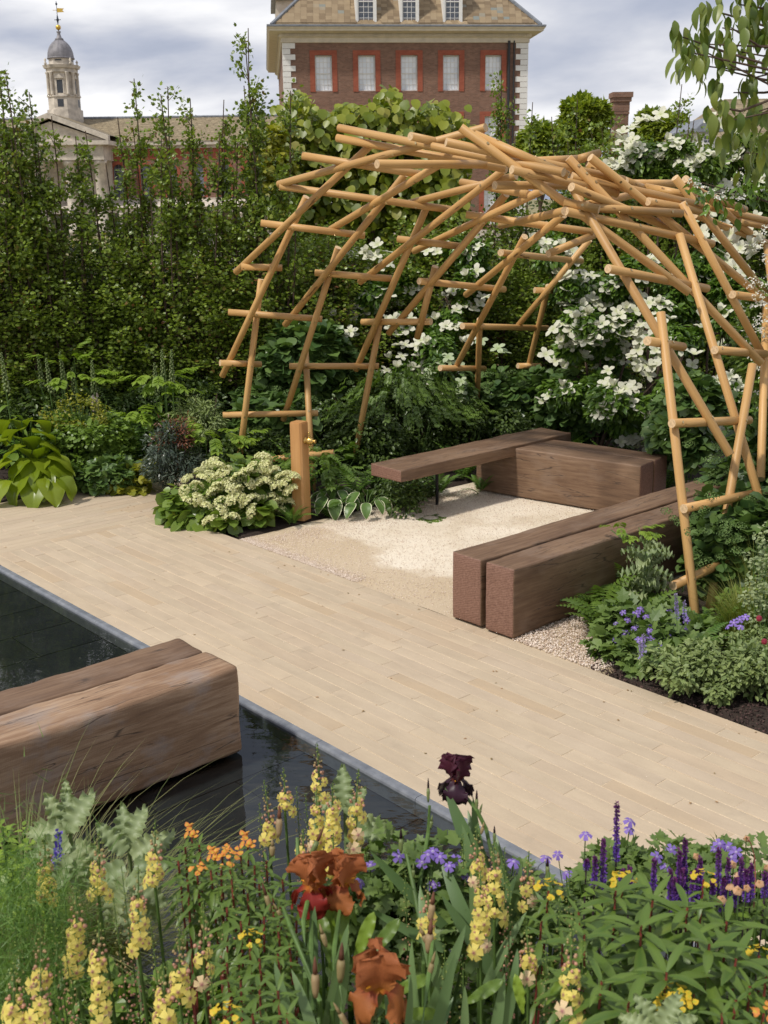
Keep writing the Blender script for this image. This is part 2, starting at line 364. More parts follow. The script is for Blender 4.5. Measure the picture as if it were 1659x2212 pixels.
for i,(z,u,v,l,o90) in enumerate(vis):
    me=random.choice(sm) if abs(l-(SL-0.003))<1e-6 else None
    rz=(TH if o90==0 else ROTV)+random.uniform(-.0012,.0012)+random.choice((0,PI))
    p=W(u,v,random.uniform(-.0012,.0012))-path.location
    if i<299:
        if me: obj('sett',me,path,p,(random.uniform(-.002,.002),random.uniform(-.001,.001),rz))
        else: obj('sett',sm[0],path,p,(0,0,rz),(l/(SL-0.003),1,1))
    else: rest.append((p,rz,l))
if rest:
    bv8=[]; mb=MB()
    for p,rz,l in rest:
        cz,s_=math.cos(rz),math.sin(rz); hw=(SWD-0.0024)/2
        V=[(p.x+a*l/2*cz-b_*hw*s_,p.y+a*l/2*s_+b_*hw*cz,p.z+zz_) for zz_ in(-.05,0) for (a,b_) in((-1,-1),(1,-1),(1,1),(-1,1))]
        mb.add(V,[(4,5,6,7),(0,1,5,4),(1,2,6,5),(2,3,7,6),(3,0,4,7)],0,random.random())
    tag(mb.build('distant_setts',[M_sett],path),kind='stuff')
# pool
m,nt,b,o_=newmat('slate')
n=noise_(coord(nt,'Object',(1,1,1),True),2.5,8,0.65,nt); n2=noise_(coord(nt,'Object',(1,1,1)),40,4,0.6,nt)
c=ramp_(n,[(0.3,(0.014,0.016,0.019)),(0.5,(0.022,0.025,0.029)),(0.72,(0.045,0.048,0.052))],nt); nt.links.new(c,b.inputs['Base Color']); b.inputs['Roughness'].default_value=0.6; bump(nt,b,n,0.4,0.004); M_slate=m
m,nt,b,o_=newmat('slate_coping')
n=noise_(coord(nt,'Object',(1,1,1)),9,7,0.65,nt); c=ramp_(n,[(0.3,(0.12,0.13,0.15)),(0.55,(0.19,0.20,0.22)),(0.75,(0.27,0.28,0.29))],nt); nt.links.new(c,b.inputs['Base Color']); b.inputs['Roughness'].default_value=0.42; bump(nt,b,n,0.2,0.003); M_cop=m
pool=empty('pool',W(0,-1.8,0)); tag(pool,kind='structure')
pl=pool.location
# bed slabs
mbv=MB(); q=quad_uv(-3.2,3.9,-7,-1.85); mbv.add([p-pl+Vector((0,0,-0.085)) for p in q],[(3,2,1,0)]); mbv.build('bed',[simple('black_joint',(0.006,0.006,0.007),0.8)],pool)
ss=[]
def slab(u0,u1,v0,v1):
    g=0.004; q=quad_uv(u0+g,u1-g,v0+g,v1-g); mb=MB(); z0,z1=-0.083,-0.066
    mb.add([p-pl+Vector((0,0,z0)) for p in q]+[p-pl+Vector((0,0,z1)) for p in q],[(4,5,6,7),(0,1,5,4),(1,2,6,5),(2,3,7,6),(3,0,4,7)]); mb.build('slab',[M_slate],pool)
u=3.84; k_=0
while u>-3.0:
    u2=u-0.45; v=-1.88-(0 if k_%2 else 0.0); off=(0.45 if k_%2 else 0.9); v2=v-off
    while v>-6: slab(u2,u,v2,v); v=v2; v2=v-0.9
    u=u2; k_+=1
# coping with rounded front
def coping(u0,u1,v0=None,v1=None):
    mb=MB(); prof=[(0,-0.10),(0,0.004),(0.004,0.008),(0.038,0.008),(0.047,0.005),(0.052,-0.001),(0.054,-0.01),(0.054,-0.10)]
    n=len(prof)
    if v0 is None: V=[W(uu,-1.80-a,z)-pl for uu in (u0,u1) for a,z in prof]
    else: V=[W(3.905-a,vv,z)-pl for vv in (v0,v1) for a,z in prof]
    mb.add(V,[(i,i+1,i+1+n,i+n) for i in range(n-1)]+[tuple(range(n)),tuple(range(2*n-1,n-1,-1))]); o=mb.build('coping_stone',[M_cop],pool); return o
ce=[3.905,2.2,0.55,-0.27,-1.05,-1.83,-2.7]
for a,b_ in zip(ce[:-1],ce[1:]): coping(a-0.0015,b_+0.0015)
vv_=-1.802
while vv_>-5.5: coping(0,0,vv_-0.0015,vv_-0.9+0.0015); vv_-=0.9
# water
m=bpy.data.materials.new('pool_water'); m.use_nodes=True; nt=m.node_tree; nt.nodes.clear(); o_=nt.nodes.new('ShaderNodeOutputMaterial')
gl=nt.nodes.new('ShaderNodeBsdfGlossy'); gl.inputs['Roughness'].default_value=0.0; tr=nt.nodes.new('ShaderNodeBsdfTransparent'); tr.inputs[0].default_value=(0.72,0.76,0.74,1)
fr=nt.nodes.new('ShaderNodeFresnel'); fr.inputs['IOR'].default_value=1.52; ms=nt.nodes.new('ShaderNodeMixShader')
geo=nt.nodes.new('ShaderNodeNewGeometry'); mp=nt.nodes.new('ShaderNodeMapping'); mp.inputs['Rotation'].default_value=(0,0,0.6); mp.inputs['Scale'].default_value=(1.0,2.6,1); nt.links.new(geo.outputs['Position'],mp.inputs[0])
wn=noise_(mp.outputs[0],3.2,3,0.5,nt); bp=nt.nodes.new('ShaderNodeBump'); bp.inputs['Strength'].default_value=0.055; bp.inputs['Distance'].default_value=0.03; nt.links.new(wn,bp.inputs['Height'])
nt.links.new(bp.outputs[0],gl.inputs['Normal']); nt.links.new(bp.outputs[0],fr.inputs['Normal'])
nt.links.new(fr.outputs[0],ms.inputs[0]); nt.links.new(tr.outputs[0],ms.inputs[1]); nt.links.new(gl.outputs[0],ms.inputs[2]); nt.links.new(ms.outputs[0],o_.inputs[0]); M_water=m
mb=MB(); q=quad_uv(-3.2,3.852,-7,-1.853); mb.add([Vector((p.x,p.y,-0.014)) for p in q],[(3,2,1,0)]); tag(mb.build('water',[M_water]),kind='structure')
# gravel court
m,nt,b,o_=newmat('compacted_gravel')
geo=nt.nodes.new('ShaderNodeNewGeometry'); P_=geo.outputs['Position']
n=noise_(P_,1.1,6,0.6,nt); n2=noise_(P_,55,5,0.75,nt); n3=noise_(P_,210,3,0.7,nt)
c=ramp_(n,[(0.38,(0.62,0.52,0.38)),(0.52,(0.76,0.67,0.53)),(0.7,(0.82,0.74,0.61))],nt)
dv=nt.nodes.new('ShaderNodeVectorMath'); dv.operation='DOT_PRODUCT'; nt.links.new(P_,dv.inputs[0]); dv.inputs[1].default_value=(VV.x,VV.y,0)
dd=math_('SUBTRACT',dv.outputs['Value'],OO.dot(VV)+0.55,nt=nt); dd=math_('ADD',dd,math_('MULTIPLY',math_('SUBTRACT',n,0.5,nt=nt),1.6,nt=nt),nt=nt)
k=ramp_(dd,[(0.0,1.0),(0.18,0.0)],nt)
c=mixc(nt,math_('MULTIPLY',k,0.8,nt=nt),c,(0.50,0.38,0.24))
c=mixc(nt,ramp_(n2,[(0.35,0.45),(0.5,0)],nt),c,(0.40,0.30,0.20)); c=mixc(nt,ramp_(n3,[(0.55,0),(0.7,0.5)],nt),c,(0.85,0.78,0.66))
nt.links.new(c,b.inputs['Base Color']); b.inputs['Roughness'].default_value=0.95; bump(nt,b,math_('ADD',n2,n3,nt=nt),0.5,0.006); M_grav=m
gu=np.arange(-0.92,3.3,0.06); gv=np.arange(0.004,3.3,0.06)
V=[];
for vv in gv:
    for uu in gu:
        p=W(uu,vv); V.append((p.x,p.y,-0.006+0.008*noise.noise(Vector((uu*2,vv*2,4)))+(-0.25 if uu<-0.74 or uu>3.2 or (uu<-0.04 and vv>0.80) else 0)))
nx=len(gu); I=np.arange((len(gv)-1)*(nx-1)); i0=(I//(nx-1))*nx+I%(nx-1)
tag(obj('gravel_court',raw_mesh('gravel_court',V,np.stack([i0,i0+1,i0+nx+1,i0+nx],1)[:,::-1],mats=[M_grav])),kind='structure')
M_stone=leafmat('limestone_chip',(0.40,0.38,0.27),(0.68,0.76,0.62),0.9,0.0,0.0,spec=0.2)
def gpos(k):
    kk=int(k*0.17); a=np.stack([rng.uniform(-0.70,0.02,kk),rng.uniform(0.005,0.82,kk)],1)
    e=int(k*0.15); b1=np.stack([rng.uniform(1.6,3.15,e),np.abs(rng.normal(0,.07,e))+0.005],1)
    e2=int(k*0.2); b2=np.stack([3.02-np.abs(rng.normal(0,.22,e2)),rng.uniform(0.2,2.8,e2)],1)
    r=k-kk-e-e2; c_=np.stack([rng.uniform(0.5,3.1,r),rng.uniform(0.0,3.0,r)],1)
    uv=np.concatenate([a,b1,b2,c_]); 
    return np.array([UU.x*uv[:,0]+VV.x*uv[:,1]+OO.x,UU.y*uv[:,0]+VV.y*uv[:,1]+OO.y,np.full(k,0.0)]).T
T=gpos(30000); s=rng.uniform(0.002,0.0048,(30000,1))*rng.uniform(.7,1.3,(30000,3)); s[:5100]*=1.75; T[:5100,2]+=rng.uniform(-.004,.012,5100)
V,F,r=inst(bv,bf,rand_rot(30000)*s[:,None,:],T)
tag(obj('gravel',raw_mesh('gravel',V,F,r,mats=[M_stone],smooth=False),),
    'loose pale limestone gravel scattered over the court inside the timber benches','gravel',kind='stuff')
def spos(k):
    h=k//2
    u=rng.uniform(-3.5,-0.6,h); v=rng.uniform(0.01,0.8,h); a=np.array([UU.x*u+VV.x*v+OO.x,UU.y*u+VV.y*v+OO.y,np.full(h,0.0)]).T
    u=rng.uniform(5.95,6.9,k-h); v=rng.uniform(-3,0.6,k-h); b_=np.array([UU.x*u+VV.x*v+OO.x,UU.y*u+VV.y*v+OO.y,np.full(k-h,0.0)]).T
    return np.concatenate([a,b_])
V,F,r=lumps(9000,spos,0.003,0.011); M_crumb=leafmat('soil_crumb',(0.02,0.014,0.011),(0.07,0.05,0.04),0.95,0.0,0.0)
tag(obj('soil_crumbs',raw_mesh('soil_crumbs',V,F,r,mats=[M_crumb],smooth=False)),'dark crumbly earth along the edges of the planting beds','soil',kind='stuff')
# ================================================================== timber benches
WS=[(0.30,(0.072,0.039,0.021)),(0.47,(0.155,0.088,0.049)),(0.58,(0.225,0.138,0.080)),(0.72,(0.31,0.21,0.135))]
M_beam=woodmat('weathered_oak',WS,(3.2,46,46),0.62,0.45,0.004,crack=True,blotch=((0.26,0.185,0.135),0.35))
M_beam2=woodmat('pale_weathered_oak',[(0.28,(0.12,0.062,0.034)),(0.46,(0.25,0.145,0.080)),(0.6,(0.40,0.265,0.165)),(0.8,(0.54,0.40,0.27))],(2.8,40,40),0.62,0.5,0.005,crack=True,blotch=((0.30,0.26,0.24),0.5))
m,nt,b,o_=newmat('oak_end_grain')
v=coord(nt,'Object',(1,60,60),True); n=noise_(v,1.0,6,0.7,nt); wv=nt.nodes.new('ShaderNodeTexWave'); wv.wave_type='RINGS'; wv.inputs['Scale'].default_value=9; wv.inputs['Distortion'].default_value=6; wv.inputs['Detail'].default_value=3
nt.links.new(coord(nt,'Object',(0,2.2,2.2),True),wv.inputs['Vector'])
f=math_('ADD',math_('MULTIPLY',n,0.86,nt=nt),math_('MULTIPLY',wv.outputs['Fac'],0.14,nt=nt),nt=nt)
c=ramp_(f,[(0.3,(0.115,0.055,0.036)),(0.5,(0.20,0.103,0.070)),(0.7,(0.27,0.155,0.11))],nt); nt.links.new(c,b.inputs['Base Color']); b.inputs['Roughness'].default_value=0.65; bump(nt,b,f,0.3,0.003); M_end=m
def beam(name,parent,u0,u1,v0,v1,z0,z1,along='v',mat=None,seed=0,rough=0.004,skew=0.0,bev=0.012,label=None):
    """a squared timber; local x runs along its length"""
    if along=='v': Ln,Wd=v1-v0,u1-u0
    else: Ln,Wd=u1-u0,v1-v0
    Hh=z1-z0
    bm=bmesh.new(); bmesh.ops.create_cube(bm,size=1)
    for v in bm.verts: v.co=Vector((v.co.x*Ln,v.co.y*Wd,v.co.z*Hh))
    bmesh.ops.bevel(bm,geom=bm.edges[:],offset=bev,segments=2,profile=0.6,affect='EDGES')
    nseg=int(Ln/0.06)
    for i in range(1,nseg):
        bmesh.ops.bisect_plane(bm,geom=bm.verts[:]+bm.edges[:]+bm.faces[:],plane_co=(-Ln/2+Ln*i/nseg,0,0),plane_no=(1,0,0))
    for ax,S in ((1,Wd),(2,Hh)):
        for i in range(1,5):
            co=[0,0,0]; no=[0,0,0]; co[ax]=-S/2+S*i/5; no[ax]=1
            bmesh.ops.bisect_plane(bm,geom=bm.verts[:]+bm.edges[:]+bm.faces[:],plane_co=co,plane_no=no)
    for v in bm.verts:
        p=v.co.copy(); q=Vector((p.x*1.7+seed*9,p.y*5,p.z*5)); q2=Vector((p.x*9+seed*5,p.y*22,p.z*22))
        edge=1.0 if (abs(abs(p.y)-Wd/2)<bev*1.2 and abs(abs(p.z)-Hh/2)<bev*1.2) else 0.45
        v.co+=Vector((noise.noise(q+Vector((7,0,0)))*rough,noise.noise(q)*rough*1.6+noise.noise(q2)*rough*edge,noise.noise(q+Vector((0,9,0)))*rough*1.3+noise.noise(q2+Vector((3,3,3)))*rough*edge))
    bm.normal_update()
    me=bpy.data.meshes.new(name); 
    for f in bm.faces: f.material_index=1 if abs(f.normal.x)>0.8 else 0; f.smooth=True
    bm.to_mesh(me); bm.free(); me.materials.append(mat or M_beam); me.materials.append(M_end)
    c=W((u0+u1)/2,(v0+v1)/2,(z0+z1)/2)
    o=obj(name,me,parent,c-parent.location,(0,0,(ROTV if along=='v' else TH)+skew)); 
    if label: o['label']=label
    return o
bA=empty('timber_bench',W(0.28,0,0),0,'long low bench of two square dark timbers between gravel and right-hand flower bed','bench')
beam('beam',bA,0.29,0.555,0.0,3.05,0.012,0.483,seed=1); beam('beam',bA,0.0,0.247,0.0,3.05,0.010,0.485,seed=2)
bB=empty('timber_bench',W(1.9,3.0,0),0,'short block bench of two timbers at the back of the gravel court','bench')
def rotbeam(par,cu,cv,Ln,Wd,ang,z0,z1,seed,name='beam'):
    o=beam(name,par,cu-Ln/2,cu+Ln/2,cv-Wd/2,cv+Wd/2,z0,z1,along='u',seed=seed,skew=ang); return o
# front face runs from (2.6,2.75) to (1.18,2.98)
aB=-math.atan2(0.2,1.05)*-1
Lb=1.75; dirb=Vector((-1.05,0.195)).normalized(); nb=Vector((dirb.y,-dirb.x))*-1
st=Vector((1.18,2.98)); 
def cen(dist_n): return st-dirb*(Lb/2)+Vector((abs(nb.x)*0+0.182,0.983))*dist_n
c1=cen(0.14); c2=cen(0.43)
rotbeam(bB,c1.x,c1.y,Lb,0.272,math.atan2(0.195,1.05),0.008,0.483,3); rotbeam(bB,c2.x,c2.y,Lb,0.272,math.atan2(0.195,1.05),0.008,0.483,4)
bC=empty('plank_seat',W(2.7,1.9,0),0,'thick cantilevered timber plank seat resting on the block bench, floating over ferns','seat')
beam('plank',bC,2.46,2.86,1.26,3.58,0.402,0.512,seed=5,bev=0.008)
mbq=MB(); mbq.tube([W(2.80,2.03,0.40)-bC.location,W(2.80,2.03,-0.05)-bC.location],0.016,8); mbq.build('steel_leg',[simple('dark_steel',(0.03,0.03,0.032),0.5,0.6)],bC)
bD=empty('timber_bench',W(0.2,-2.2,0),0,'near bench of two weathered timbers standing over the dark pool, left edge of the frame','bench')
oD=beam('beam',bD,-0.068,0.228,-5.6,-2.18,-0.002,0.482,mat=M_beam2,seed=7,rough=0.008,bev=0.024); beam('beam',bD,0.243,0.503,-5.6,-2.19,0.0,0.478,mat=M_beam,seed=8,rough=0.007,bev=0.016)
# tap post
tp=empty('tap_post',W(3.29,0.79,0),0,'chamfered pale oak post with a brass tap beside the cream-flowered shrub','post')
M_post=woodmat('oiled_larch',[(0.3,(0.38,0.185,0.060)),(0.5,(0.50,0.26,0.095)),(0.7,(0.62,0.37,0.16))],(14,14,1.1),0.42,0.25,0.003)
bm=bmesh.new(); bmesh.ops.create_cube(bm,size=1)
for v in bm.verts:
    tpz=v.co.z+0.5; s_=0.135 if tpz<0.5 else 0.128
    v.co=Vector((v.co.x*s_,v.co.y*s_,tpz*0.90))
bmesh.ops.bevel(bm,geom=[e for e in bm.edges if abs(e.verts[0].co.z-e.verts[1].co.z)>0.5 ],offset=0.016,segments=1,affect='EDGES')
bmesh.ops.bevel(bm,geom=[e for e in bm.edges if e.verts[0].co.z>0.85 and e.verts[1].co.z>0.85],offset=0.008,segments=2,affect='EDGES')
me=bpy.data.meshes.new('post'); bm.to_mesh(me); bm.free(); me.materials.append(M_post); obj('shaft',me,tp,(0,0,0),(0,0,ROTV+0.30))
M_brass=simple('brass',(0.62,0.42,0.14),0.3,1.0,0.1,30)
ROTT=ROTV+0.30-PI/2  # outward direction of the tap face
tap=bpy.data.objects.new('tap',None); C.objects.link(tap); tap.parent=tp; tap.location=(math.cos(ROTT)*0.066,math.sin(ROTT)*0.066,0.735); tap.rotation_euler=(0,0,ROTT); tap.empty_display_size=.05
mb=MB(); mb.lathe([(0.001,0),(0.034,0),(0.034,0.008),(0.026,0.012),(0.033,0.028),(0.036,0.048),(0.033,0.066),(0.026,0.076),(0.026,0.080),(0.014,0.084),(0.013,0.098),(0.017,0.100),(0.017,0.112),(0.009,0.114),(0.001,0.114)],20,axis='x'); mb.build('valve_body',[M_brass],tap,True)
mb=MB(); mb.lathe([(0.001,0.03),(0.016,0.03),(0.014,0.042),(0.009,0.050),(0.013,0.056),(0.014,0.062),(0.009,0.066),(0.012,0.071),(0.011,0.079),(0.001,0.082)],14,c=(0.042,0,0)); mb.build('push_knob',[M_brass],tap,True)
mb=MB(); 
for yy in (-0.024,0.024): mb.tube([(0.0,yy,0.018),(0.052,yy*0.9,0.020)],0.004,6); mb.tube([(0.0,yy,-0.018),(0.052,yy*0.9,-0.016)],0.004,6)
mb.tube([(0.045,0,-0.03),(0.048,0,-0.05)],[0.012,0.010],10); mb.build('bolts_and_spout',[M_brass],tap,True)
# ================================================================== pergola of round poles
POLES=[('r',-1.160,11.108,2.066,-1.512,11.218,-0.001),('r',-0.660,10.506,2.828,-1.605,11.248,1.109),('r',-1.382,10.960,2.146,-0.052,9.656,3.240),('r',-0.880,10.219,2.935,0.802,8.901,3.307),('r',-0.459,10.653,2.534,0.538,9.346,3.091),('r',-0.954,11.214,1.613,0.222,10.015,3.004),('r',-0.394,10.763,2.370,-1.027,11.444,0.616),('r',-0.774,11.443,1.316,-0.712,10.942,0.010),('r',0.411,10.170,2.732,-0.264,11.390,1.135),('r',-0.199,10.946,2.038,1.005,9.486,3.014),('r',0.251,10.168,2.760,1.107,9.503,2.968),('r',0.317,10.857,2.325,1.270,9.135,2.848),('r',1.044,9.640,2.825,0.072,11.112,1.531),('r',0.498,10.470,2.202,0.338,10.757,1.521),('r',-0.011,11.087,1.666,-0.166,11.351,0.866),('r',1.507,9.519,2.659,0.839,11.266,1.880),('r',1.304,10.444,2.457,0.799,11.995,1.075),('r',1.003,11.560,1.604,1.074,12.606,0.635),('r',1.817,9.789,2.488,1.381,9.482,2.348),('r',2.144,11.829,2.372,1.480,12.291,1.457),('r',1.785,12.194,1.886,1.685,13.066,0.802),('r',1.089,10.430,2.560,1.337,8.391,2.699),('r',1.517,8.529,2.738,2.104,9.672,2.809),('r',-0.017,8.484,3.044,1.007,9.284,3.049),('r',0.857,8.720,2.888,1.470,9.136,2.882),('r',1.054,8.673,3.050,1.559,8.966,3.075),('r',1.431,8.909,3.052,1.679,8.976,3.116),('r',2.008,9.464,2.896,2.602,9.811,2.891),('r',0.593,8.597,3.293,2.295,8.498,2.100),('r',1.404,8.554,2.872,2.427,7.675,1.043),('r',1.408,8.768,3.077,2.952,8.728,1.529),('r',1.958,7.957,2.009,2.100,7.106,-0.001),('r',2.342,9.032,2.742,3.037,9.003,1.575),('r',2.298,8.885,2.508,2.717,7.854,0.683),('r',2.313,9.178,2.932,3.221,9.489,1.972),('r',2.535,9.712,2.927,4.148,11.741,2.113),('r',1.566,8.736,3.078,3.185,9.396,1.945),('r',3.187,9.414,1.933,2.835,8.201,0.733),('r',2.721,8.235,1.595,2.318,7.496,0.122),('r',3.663,10.932,2.308,3.068,8.660,1.615),('r',0.701,8.668,3.246,1.365,8.479,2.945),('r',1.368,8.345,2.866,2.385,9.231,2.518),('r',1.580,8.931,3.044,1.861,8.987,2.905),('r',1.895,9.051,2.912,2.275,9.730,2.829),('r',2.603,9.864,2.856,3.302,10.521,2.666),('r',2.784,10.274,2.627,3.868,11.331,2.307),('p',-1.313,10.820,2.204,-0.931,10.865,2.185),('p',-1.485,11.032,1.763,-0.578,11.089,1.678),('p',-1.596,11.075,1.266,-1.216,11.274,1.218),('p',-1.618,11.237,0.715,-0.658,11.326,0.704),('p',-1.590,11.156,0.225,-0.491,10.963,0.371),('p',-1.082,10.534,2.605,-0.140,10.566,2.480),('p',-0.869,10.193,2.919,0.625,10.070,2.702),('p',-0.641,9.826,3.157,0.337,9.684,2.993),('p',-0.344,9.710,3.288,0.985,9.072,3.011),('p',-0.326,9.750,3.368,1.312,8.355,2.966),('p',0.239,9.005,3.258,0.596,9.316,3.198),('p',0.485,8.559,3.191,1.860,8.917,2.915),('p',0.162,10.527,2.448,0.713,10.232,2.386),('p',-0.621,10.849,2.138,0.102,10.752,2.079),('p',0.350,10.498,2.071,1.211,11.210,1.930),('p',-0.189,11.154,1.638,0.468,10.686,1.681),('p',-0.932,11.300,1.192,-0.031,11.306,1.179),('p',0.806,11.295,1.570,1.880,12.841,1.365),('p',0.608,11.763,1.085,1.128,12.350,0.987),('p',0.701,10.000,2.930,1.184,9.261,2.819),('p',0.736,9.930,2.664,1.796,9.753,2.507),('p',1.083,10.386,2.321,2.135,12.239,2.135),('p',1.629,12.125,1.848,1.877,12.207,1.827),('p',1.552,12.825,0.944,1.830,12.993,0.916),('p',1.345,8.484,2.761,1.579,8.383,2.707),('p',1.538,8.506,2.719,2.328,8.979,2.664),('p',1.602,8.094,2.307,2.523,8.837,2.100),('p',1.828,7.769,1.836,2.181,8.155,1.741),('p',1.975,7.561,1.297,2.708,8.176,1.191),('p',2.034,7.351,0.749,2.704,7.922,0.698),('p',1.944,7.171,0.260,2.456,7.600,0.301),('p',2.467,8.345,1.690,3.058,8.976,1.569),('p',2.763,8.969,2.041,3.324,9.631,1.933),('p',1.341,8.392,2.697,2.630,9.137,2.423),('p',0.950,8.435,2.992,1.813,8.925,2.818),('p',2.042,8.874,2.756,2.606,9.251,2.663),('p',2.150,9.462,2.866,2.520,9.268,2.783),('p',3.276,10.586,2.563,3.835,11.097,2.472),('p',1.437,8.780,2.949,2.548,9.187,2.715),('p',2.854,10.268,2.705,3.802,11.015,2.525),]
M_pole=woodmat('larch_pole',[(0.28,(0.41,0.210,0.066)),(0.5,(0.55,0.315,0.110)),(0.72,(0.68,0.44,0.185))],(30,30,1.6),0.5,0.2,0.003)
_n=M_pole.node_tree; _b=[x for x in _n.nodes if x.type=='BSDF_PRINCIPLED'][0]; _l=_b.inputs['Base Color'].links[0].from_socket; _oi=_n.nodes.new('ShaderNodeObjectInfo'); _h=_n.nodes.new('ShaderNodeHueSaturation'); _n.links.new(_l,_h.inputs['Color']); _n.links.new(math_('ADD',0.86,math_('MULTIPLY',_oi.outputs['Random'],0.24,nt=_n),nt=_n),_h.inputs['Value'])
_k=ramp_(noise_(coord(_n,'Object',(26,26,9),True),1.0,2,.4,_n),[(0.70,0.0),(0.75,0.8)],_n); _n.links.new(mixc(_n,_k,_h.outputs[0],(0.13,0.055,0.02)),_b.inputs['Base Color'])
M_pend=simple('sawn_end',(0.60,0.42,0.24),0.7,var=0.15,scale=60)
bm=bmesh.new(); bmesh.ops.create_cone(bm,cap_ends=True,segments=20,radius1=0.0315,radius2=0.0315,depth=1)
for f in bm.faces: f.smooth=len(f.verts)==4; f.material_index=0 if len(f.verts)==4 else 1
pme=bpy.data.meshes.new('pole'); bm.to_mesh(pme); bm.free(); pme.materials.append(M_pole); pme.materials.append(M_pend)
per=empty('pergola',(0.3,9.2,0),0,'large arching lattice pergola of round golden wooden poles over the benches','pergola')
M_bolt=simple('bolt_head',(0.55,0.42,0.22),0.35,0.9)
def add_pole(k_,a,b_):
    a=Vector(a);b_=Vector(b_); d=b_-a; q=d.to_track_quat('Z','Y'); o=obj('pole',pme,per,(a+b_)/2-per.location); o.rotation_mode='QUATERNION'; o.rotation_quaternion=q; o.scale=(1,1,d.length); return o
ext={'B11':1,'B14':1,'B17':1}
PL=[]
for i,p in enumerate(POLES):
    a=Vector(p[1:4]); b_=Vector(p[4:7])
    PL.append((p[0],a,b_))
for i in [14, 17, 20, 38, 7]:
    k_,a,b_=PL[i]; d=(b_-a).normalized(); t=(b_.z+0.08)/-d.z; PL[i]=(k_,a,b_+d*t)
bolts=MB()
for k_,a,b_ in PL: add_pole(k_,a,b_)
# bolt heads where rails cross ribs
def seg_close(p1,q1,p2,q2):
    d1=q1-p1; d2=q2-p2; r=p1-p2; a=d1.dot(d1); e=d2.dot(d2); f=d2.dot(r); c=d1.dot(r); b_=d1.dot(d2); den=a*e-b_*b_
    if den<1e-6: return None
    s=(b_*f-c*e)/den; t=(a*f-b_*c)/den
    if not(0.0<s<1 and 0.0<t<1): return None
    x=p1+d1*s; y=p2+d2*t; return x,y
for k_,a,b_ in PL:
    if k_!='r': continue
    for k2,a2,b2 in PL:
        if k2!='p': continue
        r=seg_close(a,b_,a2,b2)
        if r and (r[0]-r[1]).length<0.11 and (r[0]-r[1]).length>0.02:
            x,y=r; d=(x-y).normalized()
            for c_,s_ in ((x,1),(y,-1)):
                p0=c_+d*s_*0.0305; p1=c_+d*s_*0.0355; bolts.tube([p0-per.location,p1-per.location],0.0105,8)
tag(bolts.build('bolt_heads',[M_bolt],per),kind='stuff')
# ================================================================== buildings
def plane_frame(x0,d0,x1,d1,y=430):
    a=at(x0,y,d0); b_=at(x1,y,d1); a.z=0;b_.z=0; s=(b_-a).normalized(); n=Vector((s.y,-s.x,0)) # n towards camera
    return a,s,n
def on_plane(fr,x,y):
    a,s,n=fr; r=_f+CR*((x-829.5)/FPX)-CU*((y-1106)/FPX); t=(a-CO).dot(n)/r.dot(n); p=CO+r*t; return ((p-a).dot(s),p.z)
def brickmat(name,c1,c2,mortar,bw=0.225,bh=0.075,rot=False):
    m,nt,b,o=newmat(name); t=nt.nodes.new('ShaderNodeTexCoord'); sp=nt.nodes.new('ShaderNodeSeparateXYZ'); nt.links.new(t.outputs['Object'],sp.inputs[0])
    cb=nt.nodes.new('ShaderNodeCombineXYZ'); nt.links.new(math_('ADD',sp.outputs[0],sp.outputs[1],nt=nt),cb.inputs[0]); nt.links.new(sp.outputs[2],cb.inputs[1])
    br=nt.nodes.new('ShaderNodeTexBrick'); nt.links.new(cb.outputs[0],br.inputs['Vector']); br.inputs['Scale'].default_value=1; br.inputs['Brick Width'].default_value=bw; br.inputs['Row Height'].default_value=bh; br.inputs['Mortar Size'].default_value=0.006
    for i,cc in (('Color1',c1),('Color2',c2),('Mortar',mortar)): br.inputs[i].default_value=(*cc,1)
    n=noise_(t.outputs['Object'],0.6,7,0.6,nt); n2=noise_(t.outputs['Object'],4,4,0.6,nt); h=nt.nodes.new('ShaderNodeHueSaturation'); nt.links.new(br.outputs[0],h.inputs['Color']); nt.links.new(math_('ADD',0.55,math_('ADD',math_('MULTIPLY',n,0.6,nt=nt),math_('MULTIPLY',n2,0.35,nt=nt),nt=nt),nt=nt),h.inputs['Value'])
    nt.links.new(h.outputs[0],b.inputs['Base Color']); b.inputs['Roughness'].default_value=0.9; bump(nt,b,br.outputs['Fac'],-0.4,0.01); return m
M_brick=brickmat('dark_brick',(0.165,0.084,0.055),(0.245,0.130,0.086),(0.21,0.16,0.125))
M_red=brickmat('red_rubbed_brick',(0.27,0.066,0.035),(0.34,0.09,0.048),(0.28,0.11,0.07))
M_tile=brickmat('stone_tiles',(0.23,0.165,0.095),(0.36,0.27,0.165),(0.07,0.05,0.03),0.42,0.2)
M_white=simple('white_paint',(0.76,0.74,0.70),0.6,var=0.03,scale=3)
M_cream=simple('cream_stucco',(0.62,0.55,0.44),0.7,var=0.06,scale=2)
M_pstone=simple('portland_stone',(0.56,0.50,0.42),0.8,var=0.14,scale=1.6)
M_lead=simple('lead_flashing',(0.22,0.235,0.26),0.5,0.2,0.15,3)
m,nt,b,o_=newmat('window_glass_blind'); _o=nt.nodes.new('ShaderNodeObjectInfo'); nt.links.new(ramp_(_o.outputs['Random'],[(0,(0.74,0.78,0.82)),(1,(0.90,0.91,0.92))],nt),b.inputs['Base Color']); b.inputs['Roughness'].default_value=0.3; M_blind=m
m,nt,b,o_=newmat('window_glass_dark'); n=noise_(coord(nt,'Object',(1,1,1)),1.3,3,0.5,nt); nt.links.new(ramp_(n,[(0.4,(0.05,0.06,0.08)),(0.6,(0.20,0.22,0.26))],nt),b.inputs['Base Color']); b.inputs['Roughness'].default_value=0.12; M_glass=m
frB=plane_frame(622,76,1138,77.6); aB_,sB,nB=frB
rzB=math.atan2(sB.y,sB.x)
